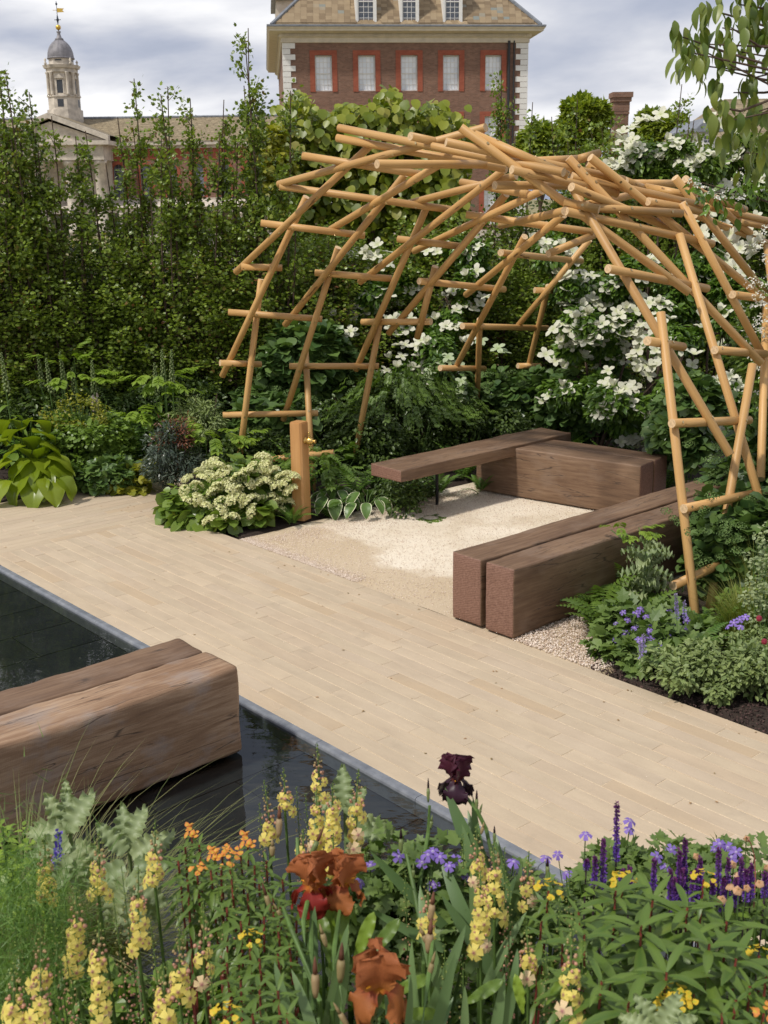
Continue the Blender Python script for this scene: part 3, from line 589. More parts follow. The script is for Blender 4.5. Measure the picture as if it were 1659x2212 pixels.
bld=empty('brick_building',aB_,rzB,'tall dark brick house with red window surrounds and white quoins behind the pergola','building')
fb=lambda x,y: on_plane(frB,x,y)
wR=fb(1138,200)[0]; zc=fb(880,92)[1]; zt=fb(880,62)[1]
print('building width',wR,'cornice z',zc,zt)
Db=23.0   # depth; local y points away from the camera
cols=[(681,717.5),(774,811),(866,902),(957,992),(1048,1083)]
wz1,wz0=fb(880,119)[1],fb(880,196)[1]; hW=wz1-wz0
wz1b=fb(1065,251)[1]; rowz=[(wz0,wz1),(wz1b-hW*1.12,wz1b),(wz1b-hW*1.12-4.6,wz1b-4.6)]
xs_=[(fb(a,160)[0],fb(b_,160)[0]) for a,b_ in cols]
# wall as strips round the openings
mb=MB()
xe=[0]+[v for p in xs_ for v in p]+[wR]
for i in range(0,len(xe)-1,2): mb.box(xe[i],xe[i+1],0,0.4,-0.3,zc)
zs=[zc]+[v for r in rowz for v in (r[1],r[0])]+[-0.3]
for (a,b_) in xs_:
    for i in range(0,len(zs)-1,2): mb.box(a,b_,0.0,0.4,zs[i+1],zs[i])
mb.box(0,0.4,0.4,Db,-0.3,zc); mb.box(wR-0.4,wR,0.4,Db,-0.3,zc); mb.box(0.4,wR-0.4,Db-0.4,Db,-0.3,zc)
mb.build('wall',[M_brick],bld)
def surround(a,b_,z0,z1):
    mb=MB(); t=0.34; 
    mb.box(a-t,a,-0.035,0.06,z0-0.05,z1+0.30); mb.box(b_,b_+t,-0.035,0.06,z0-0.05,z1+0.30); mb.box(a,b_,-0.035,0.06,z1,z1+0.30); return mb.mesh('surround',[M_red])
def sash(wd,h,nx_,nz,glass):
    """white sash window, local origin at its lower left corner; returns meshes for frame and one pane"""
    mb=MB(); f=0.07
    mb.box(0,f,0,0.12,0,h); mb.box(wd-f,wd,0,0.12,0,h); mb.box(f,wd-f,0,0.12,h-f,h); mb.box(f,wd-f,0,0.12,0,f); mb.box(f,wd-f,0.01,0.11,h/2-0.035,h/2+0.035)
    pw=(wd-2*f)/nx_; ph=(h-2*f)/nz; bt=0.014
    for i in range(1,nx_): mb.box(f+i*pw-bt,f+i*pw+bt,0.03,0.09,f,h-f)
    for j in range(1,nz):
        if abs(j*ph+f-h/2)>0.06: mb.box(f,wd-f,0.032,0.088,f+j*ph-bt,f+j*ph+bt)
    p=MB(); p.box(0,pw-2*bt,0,0.01,0,ph-2*bt); return mb.mesh('frame',[M_white]),p.mesh('pane',[glass]),pw,ph,f,bt
wdw=xs_[1][1]-xs_[1][0]
fm,pm,pw,ph,ff,bt=sash(wdw,hW,4,6,M_blind)
def put_window(par,x,y,z,fm,pm,pw,ph,ff,bt,nx_,nz,sx=1,sz=1,name='window',yoff=0.06):
    w_=obj(name,fm,par,(x,y,z),None,(sx,1,sz))
    for i in range(nx_):
        for j in range(nz): obj('pane',pm,w_,(ff+i*pw+bt,yoff,ff+j*ph+bt))
    return w_
for r_i,(z0,z1) in enumerate(rowz):
    for (a,b_) in xs_:
        me=surround(a,b_,z0,z1); obj('brick_surround',me,bld)
        put_window(bld,a,0.17,z0,fm,pm,pw,ph,ff,bt,4,6,(b_-a)/wdw,(z1-z0)/hW)
    mbs=MB()
# quoins
qh=(fb(630,104)[1]-fb(630,250)[1])/12
z=zc-0.02; k_=0
while z>0.2:
    wd=0.80 if k_%2==0 else 0.48
    for side in (0,1):
        mb=MB(); g=0.012
        if side==0: mb.box(-0.04,wd,-0.04,0.8 if k_%2 else 0.45,z-qh+g,z-g)
        else: mb.box(wR-wd,wR+0.04,-0.04,0.8 if k_%2 else 0.45,z-qh+g,z-g)
        mb.build('quoin',[M_white],bld)
    z-=qh; k_+=1
# cornice
mb=MB()
prof=[(0.0,zc-0.02),(0.10,zc),(0.10,zc+0.28),(0.22,zc+0.34),(0.22,zc+0.52),(0.80,zc+0.60),(0.86,zc+0.62),(0.86,zt-0.16),(0.98,zt-0.02),(0.98,zt),(0.0,zt+0.05)]
n=len(prof)
ring=[]
for (o_,z) in prof: ring+= [(-o_,-o_,z),(wR+o_,-o_,z),(wR+o_,Db+o_,z),(-o_,Db+o_,z)]
mb.add(ring,[(i*4+j,i*4+(j+1)%4,(i+1)*4+(j+1)%4,(i+1)*4+j) for i in range(n-1) for j in range(4)])
mb.build('cornice',[M_cream],bld)
dm=MB(); x=0.0
while x<wR: dm.box(x,x+0.085,-0.30,-0.222,zc+0.36,zc+0.50); x+=0.17
y=0
while y<Db: dm.box(-0.30,-0.222,y,y+0.085,zc+0.36,zc+0.50); y+=0.17
tag(dm.build('dentils',[M_cream],bld),kind='stuff')
mb=MB(); mb.box(-1.0,wR+1.0,-1.0,Db+1.0,zt+0.03,zt+0.13); mb.build('gutter',[M_lead],bld)
# roof
rh=6.0; rb=zt+0.13; i_=rh*0.98; rsl=rh*1.02
P8=[(-0.7,-0.7,rb),(wR+0.7,-0.7,rb),(wR+0.7,Db+0.7,rb),(-0.7,Db+0.7,rb),(i_-0.2,rh*0.62,rb+rh),(wR-i_+0.2,rh*0.62,rb+rh),(wR-i_+0.2,Db-rh*.62,rb+rh),(i_-0.2,Db-rh*.62,rb+rh)]
mb=MB(); mb.add(P8,[(0,1,5,4),(1,2,6,5),(2,3,7,6),(3,0,4,7),(4,5,6,7)]); mb.build('roof',[M_tile],bld)
for a,b_ in ((0,4),(1,5)): mb=MB(); mb.tube([Vector(P8[a])+Vector((0,-.03,0.03)),Vector(P8[b_])+Vector((0,-.03,0.03))],0.12,6); mb.build('hip_flashing',[M_lead],bld)
# tiles, each a piece of its own on the front slope
def slope(t,x): # t along slope 0..1
    return (x,-0.7+t*(rh*0.62+0.7),rb+t*rh)
tl=MB(); 
tm=MB(); tm.box(0.004,0.40,-0.03,0.012,0.0,0.30); tmesh=tm.mesh('tile',[simple('stone_tile',(0.30,0.22,0.135),0.9,var=0.25,scale=2)]); 
m,nt,b,o_=newmat('roof_tile'); oi=nt.nodes.new('ShaderNodeObjectInfo'); nn=noise_(coord(nt,'Object',(1,1,1),True),3,4,0.6,nt)
c=ramp_(oi.outputs['Random'],[(0,(0.20,0.14,0.08)),(0.45,(0.30,0.22,0.13)),(0.93,(0.37,0.28,0.17)),(0.98,(0.22,0.26,0.25))],nt,'LINEAR'); c=mixc(nt,math_('MULTIPLY',nn,0.5,nt=nt),c,(0.16,0.12,0.08)); nt.links.new(c,b.inputs['Base Color']); b.inputs['Roughness'].default_value=0.9
tmesh.materials[0]=m
sl=math.hypot(rh,rh*0.62+0.7); ang=math.atan2(rh,rh*0.62+0.7)
dorm=[(fb(771,50)[0],fb(808,50)[0]),(fb(866,50)[0],fb(899,50)[0]),(fb(958,50)[0],fb(992,50)[0])]
cnt=0; row=0; t=0.02
while t*rh<2.75 and cnt<299:
    x0=-0.55+t*(i_+0.4)+(0.2 if row%2 else 0); x1=wR+0.45-t*(i_+0.4); x=x0
    while x<x1-0.35 and cnt<299:
        if not any(a-0.42<x<b_+0.05 for a,b_ in dorm):
            p=slope(t,x); obj('tile',tmesh,bld,(p[0],p[1]-0.02,p[2]+0.01),(-(PI/2-ang),0,random.uniform(-.01,.01))); cnt+=1
        x+=0.404
    t+=0.255/sl; row+=1
for (a,b_) in dorm:
    wd=b_-a; h=2.9
    mb=MB(); yo=-0.55
    mb.box(a-0.12,a+0.02,yo,3.0,rb,rb+h); mb.box(b_-0.02,b_+0.12,yo,3.0,rb,rb+h); mb.box(a-0.2,b_+0.2,yo-0.12,3.0,rb+h,rb+h+0.15)
    dd=mb.build('dormer',[M_white],bld)
    fm2,pm2,pw2,ph2,ff2,bt2=sash(wd-0.05,h-0.1,3,8,M_glass)
    w_=obj('window',fm2,dd,(a+0.025,yo+0.05,rb+0.05))
    for i in range(3):
        for j in range(8): 
            q_=obj('pane',pm2,bld,(a+0.025+ff2+i*pw2+bt2,yo+0.05+0.06,rb+0.05+ff2+j*ph2+bt2))
# drainpipe
mb=MB(); xp=fb(1098,160)[0]; mb.tube([(xp,-0.12,zc+0.1),(xp,-0.12,0)],0.09,8); mb.tube([(xp+0.35,-0.10,zc+0.1),(xp+0.35,-0.10,0)],0.05,8); mb.build('drainpipe',[simple('black_iron',(0.03,0.03,0.032),0.5)],bld)
mb=MB(); mb.box(-0.3,4.2,3.4,9,rb,rb+2.1); mb.build('side_dormer',[M_pstone],bld); mb=MB(); mb.box(-0.6,4.3,3.1,9.2,rb+2.1,rb+2.45); mb.build('side_dormer_roof',[M_lead],bld)
# ---------------- low chapel range with portico and cupola
frC=plane_frame(110,112,560,112); aC,sC,nC=frC; rzC=math.atan2(sC.y,sC.x); fc=lambda x,y:on_plane(frC,x,y)
bc=empty('colonnaded_range',aC,rzC,'long low red-brick range with arched windows, white portico and tiled roof at far left','building')
xl=fc(-160,300)[0]; xr=fc(760,300)[0]; ze=fc(400,313)[1]; zr=fc(400,244)[1]; zled=fc(500,426)[1]; 
wtop=fc(500,352)[1]; wbot=fc(500,422)[1]; ww=1.05
wx=[fc(x,390)[0] for x in (258,316,372,429,486,540,600,660)]+[fc(x,390)[0] for x in (-20,-75,-130)]
wx.sort()
mb=MB(); ed=[xl]+[v for c_ in wx for v in (c_-ww/2,c_+ww/2)]+[xr]
for i in range(0,len(ed)-1,2): mb.box(ed[i],ed[i+1],0,0.5,zled,ze)
for c_ in wx:
    mb.box(c_-ww/2,c_+ww/2,0,0.5,zled,wbot)
    # arch head: pieces above the half round
    n=8; R0=ww/2; zc_=wtop-R0
    for i in range(n):
        a0=PI*i/n; a1=PI*(i+1)/n
        xa,xb=c_+R0*math.cos(a0),c_+R0*math.cos(a1); za,zb=zc_+R0*math.sin(a0),zc_+R0*math.sin(a1)
        mb.add([(xa,0,za),(xb,0,zb),(xb,0,ze),(xa,0,ze),(xa,.5,za),(xb,.5,zb),(xb,.5,ze),(xa,.5,ze)],[(0,1,2,3),(4,7,6,5),(0,4,5,1)])
mb.box(xl,xr,0.5,12,-0.3,ze-0.1)
mb.build('wall',[M_brick],bc)
for c_ in wx:
    mb=MB(); n=10; R0=ww/2; R1=R0+0.32; zc_=wtop-R0
    mb.box(c_-R1,c_-R0,-0.05,0.05,zled,zc_); mb.box(c_+R0,c_+R1,-0.05,0.05,zled,zc_)
    for i in range(n):
        a0=PI*i/n; a1=PI*(i+1)/n; q=[(c_+R_0*math.cos(a_),y_,zc_+R_0*math.sin(a_)) for y_ in (-0.05,0.05) for R_0,a_ in ((R0,a0),(R1,a0),(R1,a1),(R0,a1))]
        mb.add(q,[(0,1,2,3),(0,4,5,1),(1,5,6,2),(3,2,6,7),(0,3,7,4)])
    mb.box(c_-R1-0.25,c_+R1+0.25,-0.03,0.04,wtop+0.42,wtop+1.5)
    mb.build('brick_surround',[M_red],bc)
    wn_=MB(); wn_.box(c_-ww/2,c_-ww/2+0.07,0.18,0.26,wbot,wtop-ww/2); wn_.box(c_+ww/2-0.07,c_+ww/2,0.18,0.26,wbot,wtop-ww/2); wn_.box(c_-0.025,c_+0.025,0.18,0.26,wbot,wtop)
    for j in range(1,8): zz_=wbot+(wtop-wbot)*j/8; wn_.box(c_-ww/2,c_+ww/2,0.19,0.25,zz_-0.02,zz_+0.02)
    wo=wn_.build('window',[simple('grey_glazing_bar',(0.25,0.26,0.27),0.6)],bc)
    g=MB(); g.box(c_-ww/2,c_+ww/2,0.24,0.27,wbot,wtop); g.build('pane',[M_glass],wo)
mb=MB(); mb.box(xl,xr,-0.55,0.3,ze,ze+0.35); mb.box(xl,xr,-0.25,0.2,ze-0.3,ze); mb.build('eaves_cornice',[M_pstone],bc)
mb=MB(); mb.box(xl,xr,-0.35,-0.0,zled-0.35,zled); mb.build('ledge',[M_pstone],bc)
m,nt,b,o_=newmat('far_tiles'); v=coord(nt,'Object',(1.5,1.5,0.5)); n=noise_(v,1.6,7,0.7,nt); c=ramp_(n,[(0.35,(0.19,0.145,0.085)),(0.55,(0.31,0.245,0.15)),(0.7,(0.38,0.31,0.20))],nt); 
wv=nt.nodes.new('ShaderNodeTexBrick'); tcx=nt.nodes.new('ShaderNodeTexCoord'); sp=nt.nodes.new('ShaderNodeSeparateXYZ'); nt.links.new(tcx.outputs['Object'],sp.inputs[0]); cb=nt.nodes.new('ShaderNodeCombineXYZ'); nt.links.new(sp.outputs[0],cb.inputs[0]); nt.links.new(sp.outputs[2],cb.inputs[1]); nt.links.new(cb.outputs[0],wv.inputs['Vector']); wv.inputs['Scale'].default_value=1; wv.inputs['Brick Width'].default_value=0.4; wv.inputs['Row Height'].default_value=0.2; wv.inputs['Mortar Size'].default_value=0.02
for i_n,cc_ in (('Color1',(0.8,0.8,0.8)),('Color2',(1,1,1)),('Mortar',(0.6,0.6,0.6))): wv.inputs[i_n].default_value=(*cc_,1)
nt.links.new(mixc(nt,1.0,c,wv.outputs[0],'MULTIPLY'),b.inputs['Base Color']); b.inputs['Roughness'].default_value=0.95; M_ftile=m
mb=MB(); mb.add([(xl,-0.6,ze+0.35),(xr,-0.6,ze+0.35),(xr,6,zr),(xl,6,zr),(xl,13,ze),(xr,13,ze)],[(0,1,2,3),(3,2,5,4)]); mb.build('roof',[M_ftile],bc)
mb=MB(); mb.tube([(xl,6,zr+0.05),(xr,6,zr+0.05)],0.14,6); mb.build('ridge',[M_lead],bc)
# lower colonnade
mb=MB(); mb.box(xl,xr,-3.4,-3.0,zled-1.35,zled-0.85); mb.add([(xl,-3.6,zled-0.85),(xr,-3.6,zled-0.85),(xr,-0.3,zled-0.2),(xl,-0.3,zled-0.2)],[(0,1,2,3)]); mb.build('colonnade_roof',[M_pstone],bc)
colm=MB(); colm.lathe([(0.30,-0.3),(0.30,0.2),(0.22,0.3),(0.20,zled-1.7),(0.28,zled-1.55),(0.28,zled-1.352)],12); cme=colm.mesh('column',[M_pstone],True)
x=xl+0.6
while x<xr: obj('column',cme,bc,(x,-3.2,0)); x+=2.35
mb=MB(); mb.box(xl,xr,-0.02,0.0,-0.3,zled-0.36); mb.build('rear_wall',[M_pstone],bc)
# portico
po=bpy.data.objects.new('portico',None); C.objects.link(po); po.parent=bc; po.location=(0,0,0)
frP=(aC+nC*4.2,sC,nC); fq=lambda x,y:on_plane(frP,x,y); pxr=fq(228,300)[0]; pxc=fq(108,300)[0]; hw=pxr-pxc; zp0=fq(228,311)[1]; zpa=fq(112,262)[1]; zent=fq(205,345)[1]
D0=-4.2
mb=MB(); mb.prism([(pxc-hw,zp0+0.35),(pxc+hw,zp0+0.35),(pxc,zpa)],D0+0.35,4)
mb.build('pediment',[M_pstone],po)
for s_ in (-1,1):
    mb=MB(); q=[(pxc+s_*(hw+0.3),zp0+0.30),(pxc,zpa+0.28),(pxc,zpa+0.75),(pxc+s_*(hw+0.3),zp0+0.78)]
    mb.prism(q,D0-0.25,D0+0.5); mb.build('raking_cornice',[M_pstone],po)
    mb=MB(); mb.add([(pxc+s_*(hw+0.3),D0+0.5,zp0+0.80),(pxc,D0+0.5,zpa+0.77),(pxc,8,zpa+0.77),(pxc+s_*(hw+0.3),8,zp0+0.80)],[(0,1,2,3)]); mb.build('roof_slope',[M_ftile],po)
mb=MB(); mb.box(pxc-hw-0.3,pxc+hw+0.3,D0-0.25,4,zp0-0.05,zp0+0.33); mb.box(pxc-hw+0.35,pxc+hw-0.35,D0+0.2,4,zent,zp0-0.05); mb.build('entablature',[M_pstone],po)
for i in range(4):
    mb=MB(); xx=pxc-hw+0.95+i*(2*hw-1.9)/3; mb.lathe([(0.75,-0.3),(0.75,0.3),(0.58,0.45),(0.5,zent-0.5),(0.66,zent-0.35),(0.70,zent-0.02)],16,c=(xx,D0+0.95,0)); mb.build('column',[M_pstone],po,True)
mb=MB(); mb.box(pxc-hw+0.5,pxc+hw-0.5,-0.6,-0.1,-0.3,zent); mb.build('rear_wall',[M_pstone],po)
# cupola
zb=fc(135,238)[1]; cxp=on_plane((aC-nC*4.5,sC,nC),141,240)[0]; zdr=fc(131,145)[1]
tw=bpy.data.objects.new('cupola',None); C.objects.link(tw); tw.parent=bc; tw.location=(cxp,4.5,0)
zz0=zb-1.8; 
def zat(y): return on_plane((aC-nC*4.5,sC,nC),135,y)[1]
z_base=zat(244); z_mid=zat(211); z_cor=zat(152); z_cor2=zat(146); z_dr=zat(127); z_dt=zat(84); z_ball=zat(59)
def octa(mb,r,z0,z1,m=0,sq=0.72,r2=None):
    def ring(r,z):
        k_=r*sq; return [(r,k_*.62,z),(k_*.62,r,z),(-k_*.62,r,z),(-r,k_*.62,z),(-r,-k_*.62,z),(-k_*.62,-r,z),(k_*.62,-r,z),(r,-k_*.62,z)]
    V=ring(r,z0)+ring(r2 or r,z1); mb.add(V,[(i,(i+1)%8,8+(i+1)%8,8+i) for i in range(8)]+[tuple(range(7,-1,-1)),tuple(range(8,16))],m)
mb=MB(); octa(mb,1.62,z_base-2.5,z_base+0.25); octa(mb,1.45,z_base+0.25,z_mid); octa(mb,1.55,z_mid,z_mid+0.12); octa(mb,1.22,z_mid+0.12,z_cor); octa(mb,1.60,z_cor+0.12,z_cor2+0.15,r2=1.72); octa(mb,1.42,z_cor-0.25,z_cor+0.12,r2=1.45)
octa(mb,1.12,z_cor2+0.15,z_dr)
mb.build('stone_body',[M_pstone],tw)
for s1 in (-1,1):
    for s2 in (-1,1):
        for dx,dy in ((1.28,0.80),(0.80,1.28)):
            mb=MB(); mb.lathe([(0.2,z_mid+0.12),(0.16,z_mid+0.3),(0.14,z_cor-0.5),(0.22,z_cor-0.3),(0.22,z_cor-0.24)],10,c=(s1*dx,s2*dy,0)); mb.build('column',[M_pstone],tw,True)
        mb=MB(); mb.lathe([(0.1,z_cor2+0.15),(0.16,z_cor2+0.3),(0.05,z_cor2+0.42),(0.14,z_cor2+0.6),(0.02,z_cor2+0.8)],8,c=(s1*1.25,s2*1.25,0)); mb.build('urn',[M_pstone],tw,True)
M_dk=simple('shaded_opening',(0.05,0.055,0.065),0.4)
for k_ in range(4):
    a=k_*PI/2; 
    def T(p,a=a): return Vector((p.x*math.cos(a)-p.y*math.sin(a),p.x*math.sin(a)+p.y*math.cos(a),p.z))
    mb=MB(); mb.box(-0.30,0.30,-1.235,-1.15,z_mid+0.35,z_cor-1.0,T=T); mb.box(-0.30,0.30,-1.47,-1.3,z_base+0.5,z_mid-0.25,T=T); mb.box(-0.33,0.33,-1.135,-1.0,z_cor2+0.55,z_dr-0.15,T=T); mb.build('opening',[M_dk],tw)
    mb=MB(); V=[Vector((x_,y_,z_)) for y_ in (-1.36,-1.2) for x_,z_ in ((-0.5,z_cor-0.85),(0.5,z_cor-0.85),(0,z_cor-0.45))]; mb.add([T(p) for p in V],[(0,1,2),(5,4,3),(0,3,4,1),(1,4,5,2),(2,5,3,0)])
    mb.box(-0.42,-0.30,-1.27,-1.15,z_mid+0.3,z_cor-0.85,T=T); mb.box(0.30,0.42,-1.27,-1.15,z_mid+0.3,z_cor-0.85,T=T); mb.build('window_pediment',[M_pstone],tw)
M_dome=simple('grey_lead_dome',(0.20,0.19,0.20),0.55,0.15,0.22,1.4)
mb=MB(); hd=z_dt-z_dr; V=[];nn_=48;kk=10
for i in range(kk+1):
    t=i/kk; rr=1.27*(1-t**2.3)**0.62 if t<1 else 0.0; rr=max(rr,0.28)
    for j in range(nn_):
        rb_=rr+(0.03 if j%3==0 else 0); a=2*PI*j/nn_; V.append((rb_*math.cos(a),rb_*math.sin(a),z_dr+hd*t))
mb.add(V,[(i*nn_+j,i*nn_+(j+1)%nn_,(i+1)*nn_+(j+1)%nn_,(i+1)*nn_+j) for i in range(kk) for j in range(nn_)]); mb.lathe([(1.34,z_dr-0.05),(1.34,z_dr+0.08),(1.2,z_dr+0.1)],24); 
mb.lathe([(0.42,z_dt-0.12),(0.42,z_dt),(0.25,z_dt+0.12),(0.14,z_dt+0.5),(0.22,z_dt+0.62),(0.22,z_dt+0.7),(0.05,z_dt+0.75),(0.05,z_ball-0.2)],12)
mb.build('dome',[M_dome],tw,True)
M_gold=simple('gilding',(0.70,0.46,0.10),0.35,0.7)
mb=MB(); mb.lathe([(0.26*math.sin(PI*i/10)+0.001,z_ball-0.26*math.cos(PI*i/10)) for i in range(11)],16); mb.build('gilt_ball',[M_gold],tw,True)
z1=z_ball+0.25; mb=MB(); mb.tube([(0,0,z1-0.1),(0,0,z1+2.15)],0.03,6); mb.lathe([(0.02,z1),(0.10,z1+0.35),(0.16,z1+0.45),(0.10,z1+0.55),(0.02,z1+0.95)],8); mb.box(-0.32,0.32,-.02,.02,z1+0.42,z1+0.48); mb.box(-0.02,0.02,-.32,.32,z1+0.42,z1+0.48); mb.lathe([(0.02,z1+1.75),(0.1,z1+1.85),(0.1,z1+1.95),(0.02,z1+2.05)],8); mb.build('finial',[simple('dark_finial',(0.03,0.04,0.06),0.5)],tw)
mb=MB(); mb.prism([(0.0,z1+1.12),(0.72,z1+1.15),(0.55,z1+1.32),(0.72,z1+1.48),(0.0,z1+1.52)],-0.015,0.015); mb.tube([(0,0,z1+1.33),(-0.4,0,z1+1.33)],0.02,6); mb.build('weathervane',[M_gold],tw)
# ---------------- right background
frD=plane_frame(1320,58,1358,58); 
ch=empty('brick_chimney',frD[0],math.atan2(frD[1].y,frD[1].x),'free-standing dark brick chimney stack among the trees on the right','chimney')
zt_=on_plane(frD,1340,199)[1]; wc=on_plane(frD,1358,250)[0]
mb=MB(); mb.box(0,wc,0,wc,-0.3,zt_-0.9); mb.box(-0.03,wc+0.03,-0.03,wc+0.03,zt_-1.05,zt_-0.93); mb.build('stack',[M_brick],ch); mb=MB(); mb.box(-0.03,wc+0.03,-0.03,wc+0.03,zt_-0.9,zt_-0.45); mb.box(-0.1,wc+0.1,-0.1,wc+0.1,zt_-0.45,zt_-0.25); mb.box(-0.16,wc+0.16,-0.16,wc+0.16,zt_-0.25,zt_); mb.build('cap',[M_brick],ch)
frE=plane_frame(1480,44,1700,44); bE=empty('gabled_house',frE[0],math.atan2(frE[1].y,frE[1].x),'brick house with tiled roof and white dormer at the far right','building')
fe=lambda x,y:on_plane(frE,x,y)
ev=fe(1560,345)[1]; x0_=fe(1492,350)[0]; xR_=fe(2000,350)[0]; zr2=fe(1665,192)[1]
mb=MB(); mb.box(x0_,xR_,0,9,-0.3,ev); mb.build('wall',[M_brick],bE)
for xx in (1560,1645,1730):
    a=fe(xx,400)[0]; mb=MB(); mb.box(a-0.3,a+1.3,-0.03,0.02,ev-3.2,ev-0.3); mb.build('brick_surround',[M_red],bE)
mb=MB(); mb.box(x0_-0.4,xR_,-0.5,0.1,ev,ev+0.25); mb.build('eaves',[M_cream],bE)
hp=(zr2-ev)/1.05
mb=MB(); mb.add([(x0_-0.3,-0.4,ev+0.2),(xR_,-0.4,ev+0.2),(xR_,4.5,zr2),(x0_+hp,4.5,zr2),(x0_-0.3,9.4,ev+0.2),(xR_,9.4,ev+0.2)],[(0,1,2,3),(0,3,4),(3,2,5,4)]); mb.build('roof',[M_ftile],bE)
da,db=fe(1500,300)[0],fe(1538,300)[0]; dz0,dz1=fe(1520,338)[1],fe(1520,287)[1]
mb=MB(); mb.box(da,db,-0.6,4,dz0,dz1); mb.build('dormer',[M_white],bE); mb=MB(); mb.box(da-0.2,db+0.2,-0.8,4,dz1,dz1+0.12); mb.prism([(da-0.15,dz1+.12),(db+0.15,dz1+.12),((da+db)/2,dz1+0.55)],-0.75,4); mb.build('dormer_roof',[M_lead],bE)
fm3,pm3,pw3,ph3,ff3,bt3=sash((db-da)*0.62,(dz1-dz0)*0.8,2,4,M_glass); put_window(bE,da+(db-da)*0.19,-0.66,dz0+0.1,fm3,pm3,pw3,ph3,ff3,bt3,2,4,yoff=0.03)
# low white hoarding seen through the leaves
mb=MB(); hA=at(900,600,34); mb.box(8,30,40,40.2,-0.3,1.9); wl=mb.build('garden_wall',[M_cream]); tag(wl,'pale low garden wall beyond the trees on the right','wall')
mb=MB(); mb.box(-12,6.5,52,52.3,-0.3,1.4); wl=mb.build('garden_wall',[M_pstone]); tag(wl,'pale low wall beyond the hedge on the left','wall')
# ================================================================== planting: leaf shapes
def LG(nu,nv,wf,curl=0.4,fold=0.1,wave=0.0,wfreq=3,rib=0.0,ribn=5,serr=0.0,sfreq=9,seed=0,cmode='v',twist=0.0,start=0.0):
    r_=random.Random(seed); ph=r_.uniform(0,6)
    V=[];cc=[]
    y=z=0.0; pts=[]
    a=-start
    for i in range(nu+1):
        pts.append((y,z,a)); 
        if i<nu: a-=curl/nu; y+=math.cos(a)/nu; z+=math.sin(a)/nu
    for i in range(nu+1):
        u=i/nu; y,z,a=pts[i]; w=wf(u)
        for j in range(nv+1):
            v=-1+2*j/nv; ww=w*(1+serr*(((u*sfreq+ph)%1.0)-0.5)*(abs(v)**2)) 
            x=v*ww; h=fold*abs(v)*w+wave*math.sin(u*wfreq*2*PI+ph+(1.3 if v>0 else 0))*(v*v)*min(1,u*3)+rib*math.cos(v*ribn*PI)*w*4*(1-u*.6)
            x2=x*math.cos(twist*u)-h*math.sin(twist*u); h2=x*math.sin(twist*u)+h*math.cos(twist*u)
            V.append((x2,y-h2*math.sin(a),z+h2*math.cos(a))); cc.append(abs(v) if cmode=='v' else u)
    F=[(i*(nv+1)+j,i*(nv+1)+j+1,(i+1)*(nv+1)+j+1,(i+1)*(nv+1)+j) for i in range(nu) for j in range(nv)]
    return np.array(V),np.array(F),np.array(cc)
def lmesh(name,T,mat,rnd=None,smooth=True,thick=False):
    V,F,cc=T; return raw_mesh(name,V,F,np.full(len(V),random.random() if rnd is None else rnd),None,[mat],smooth,cc)
ovate=lambda W_,p=0.38: (lambda u: W_*(math.sin(PI*min(1,u**0.75))**0.9)*(1-0.25*u)+0.004)
lance=lambda W_: (lambda u: W_*math.sin(PI*min(1,0.04+u*0.96))**0.8+0.003)
T_small=(np.array([[0,0,0],[.30,.45,.07],[0,1,-.05],[-.30,.45,.07],[0,.5,-.01]],float),np.array([[0,1,4],[1,2,4],[2,3,4],[3,0,4]]))
def lobed():
    o=[(0,0),(.22,.12),(.42,.30),(.27,.42),(.44,.66),(.18,.68),(0,1.0),(-.18,.68),(-.44,.66),(-.27,.42),(-.42,.30),(-.22,.12)]
    V=[(x,y,.10*abs(x)+(-.08*y*y)) for x,y in o]+[(0,.45,0.0)]; n=len(o); return np.array(V,float),np.array([(i,(i+1)%n,n) for i in range(n)])
T_lobe=lobed()
T_oval=(np.array([[0,0,0],[.2,.2,.03],[.27,.5,.04],[.16,.8,.0],[0,1,-.10],[-.16,.8,.0],[-.27,.5,.04],[-.2,.2,.03],[0,.5,-.02]],float),np.array([(i,(i+1)%8,8) for i in range(8)]))
T_round=(np.array([[0,0,0],[.32,.08,.03],[.48,.38,.06],[.38,.75,.02],[0,1.05,-.10],[-.38,.75,.02],[-.48,.38,.06],[-.32,.08,.03],[0,.42,-.02]],float),np.array([(i,(i+1)%8,8) for i in range(8)]))
T_droop=(np.array([[0,0,0],[.22,.25,.0],[.27,.5,-.03],[.16,.78,-.13],[0,1,-.28],[-.16,.78,-.13],[-.27,.5,-.03],[-.22,.25,.0],[0,.5,-.08]],float),np.array([(i,(i+1)%8,8) for i in range(8)]))
T_lance=(np.array([[0,0,0],[.10,.3,.02],[.10,.65,.0],[0,1,-.06],[-.10,.65,.0],[-.10,.3,.02]],float),np.array([[0,1,5],[1,2,4],[1,4,5],[2,3,4]]))
# leaf materials
G_hedge=leafmat('hedge_leaf',(0.065,0.132,0.019),(0.190,0.329,0.042),0.36,0.25,0.15,tint=((0.16,0.07,0.03),0.02))
G_hedge_top=G_hedge
G_lime=leafmat('lime_leaf',(0.071,0.155,0.013),(0.254,0.353,0.032),0.4,0.35,0.2,tint=((0.30,0.26,0.06),0.05))
G_dog=leafmat('dogwood_leaf',(0.036,0.104,0.016),(0.113,0.246,0.030),0.32,0.25,0.25)
G_hyd=leafmat('hydrangea_leaf',(0.041,0.110,0.030),(0.102,0.209,0.047),0.38,0.2,0.25)
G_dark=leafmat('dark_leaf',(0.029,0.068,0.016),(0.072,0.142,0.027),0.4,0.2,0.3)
G_mid=leafmat('mid_green_leaf',(0.062,0.142,0.022),(0.143,0.283,0.038),0.42,0.25,0.3)
G_bright=leafmat('bright_leaf',(0.113,0.237,0.024),(0.245,0.436,0.047),0.42,0.32,0.3)
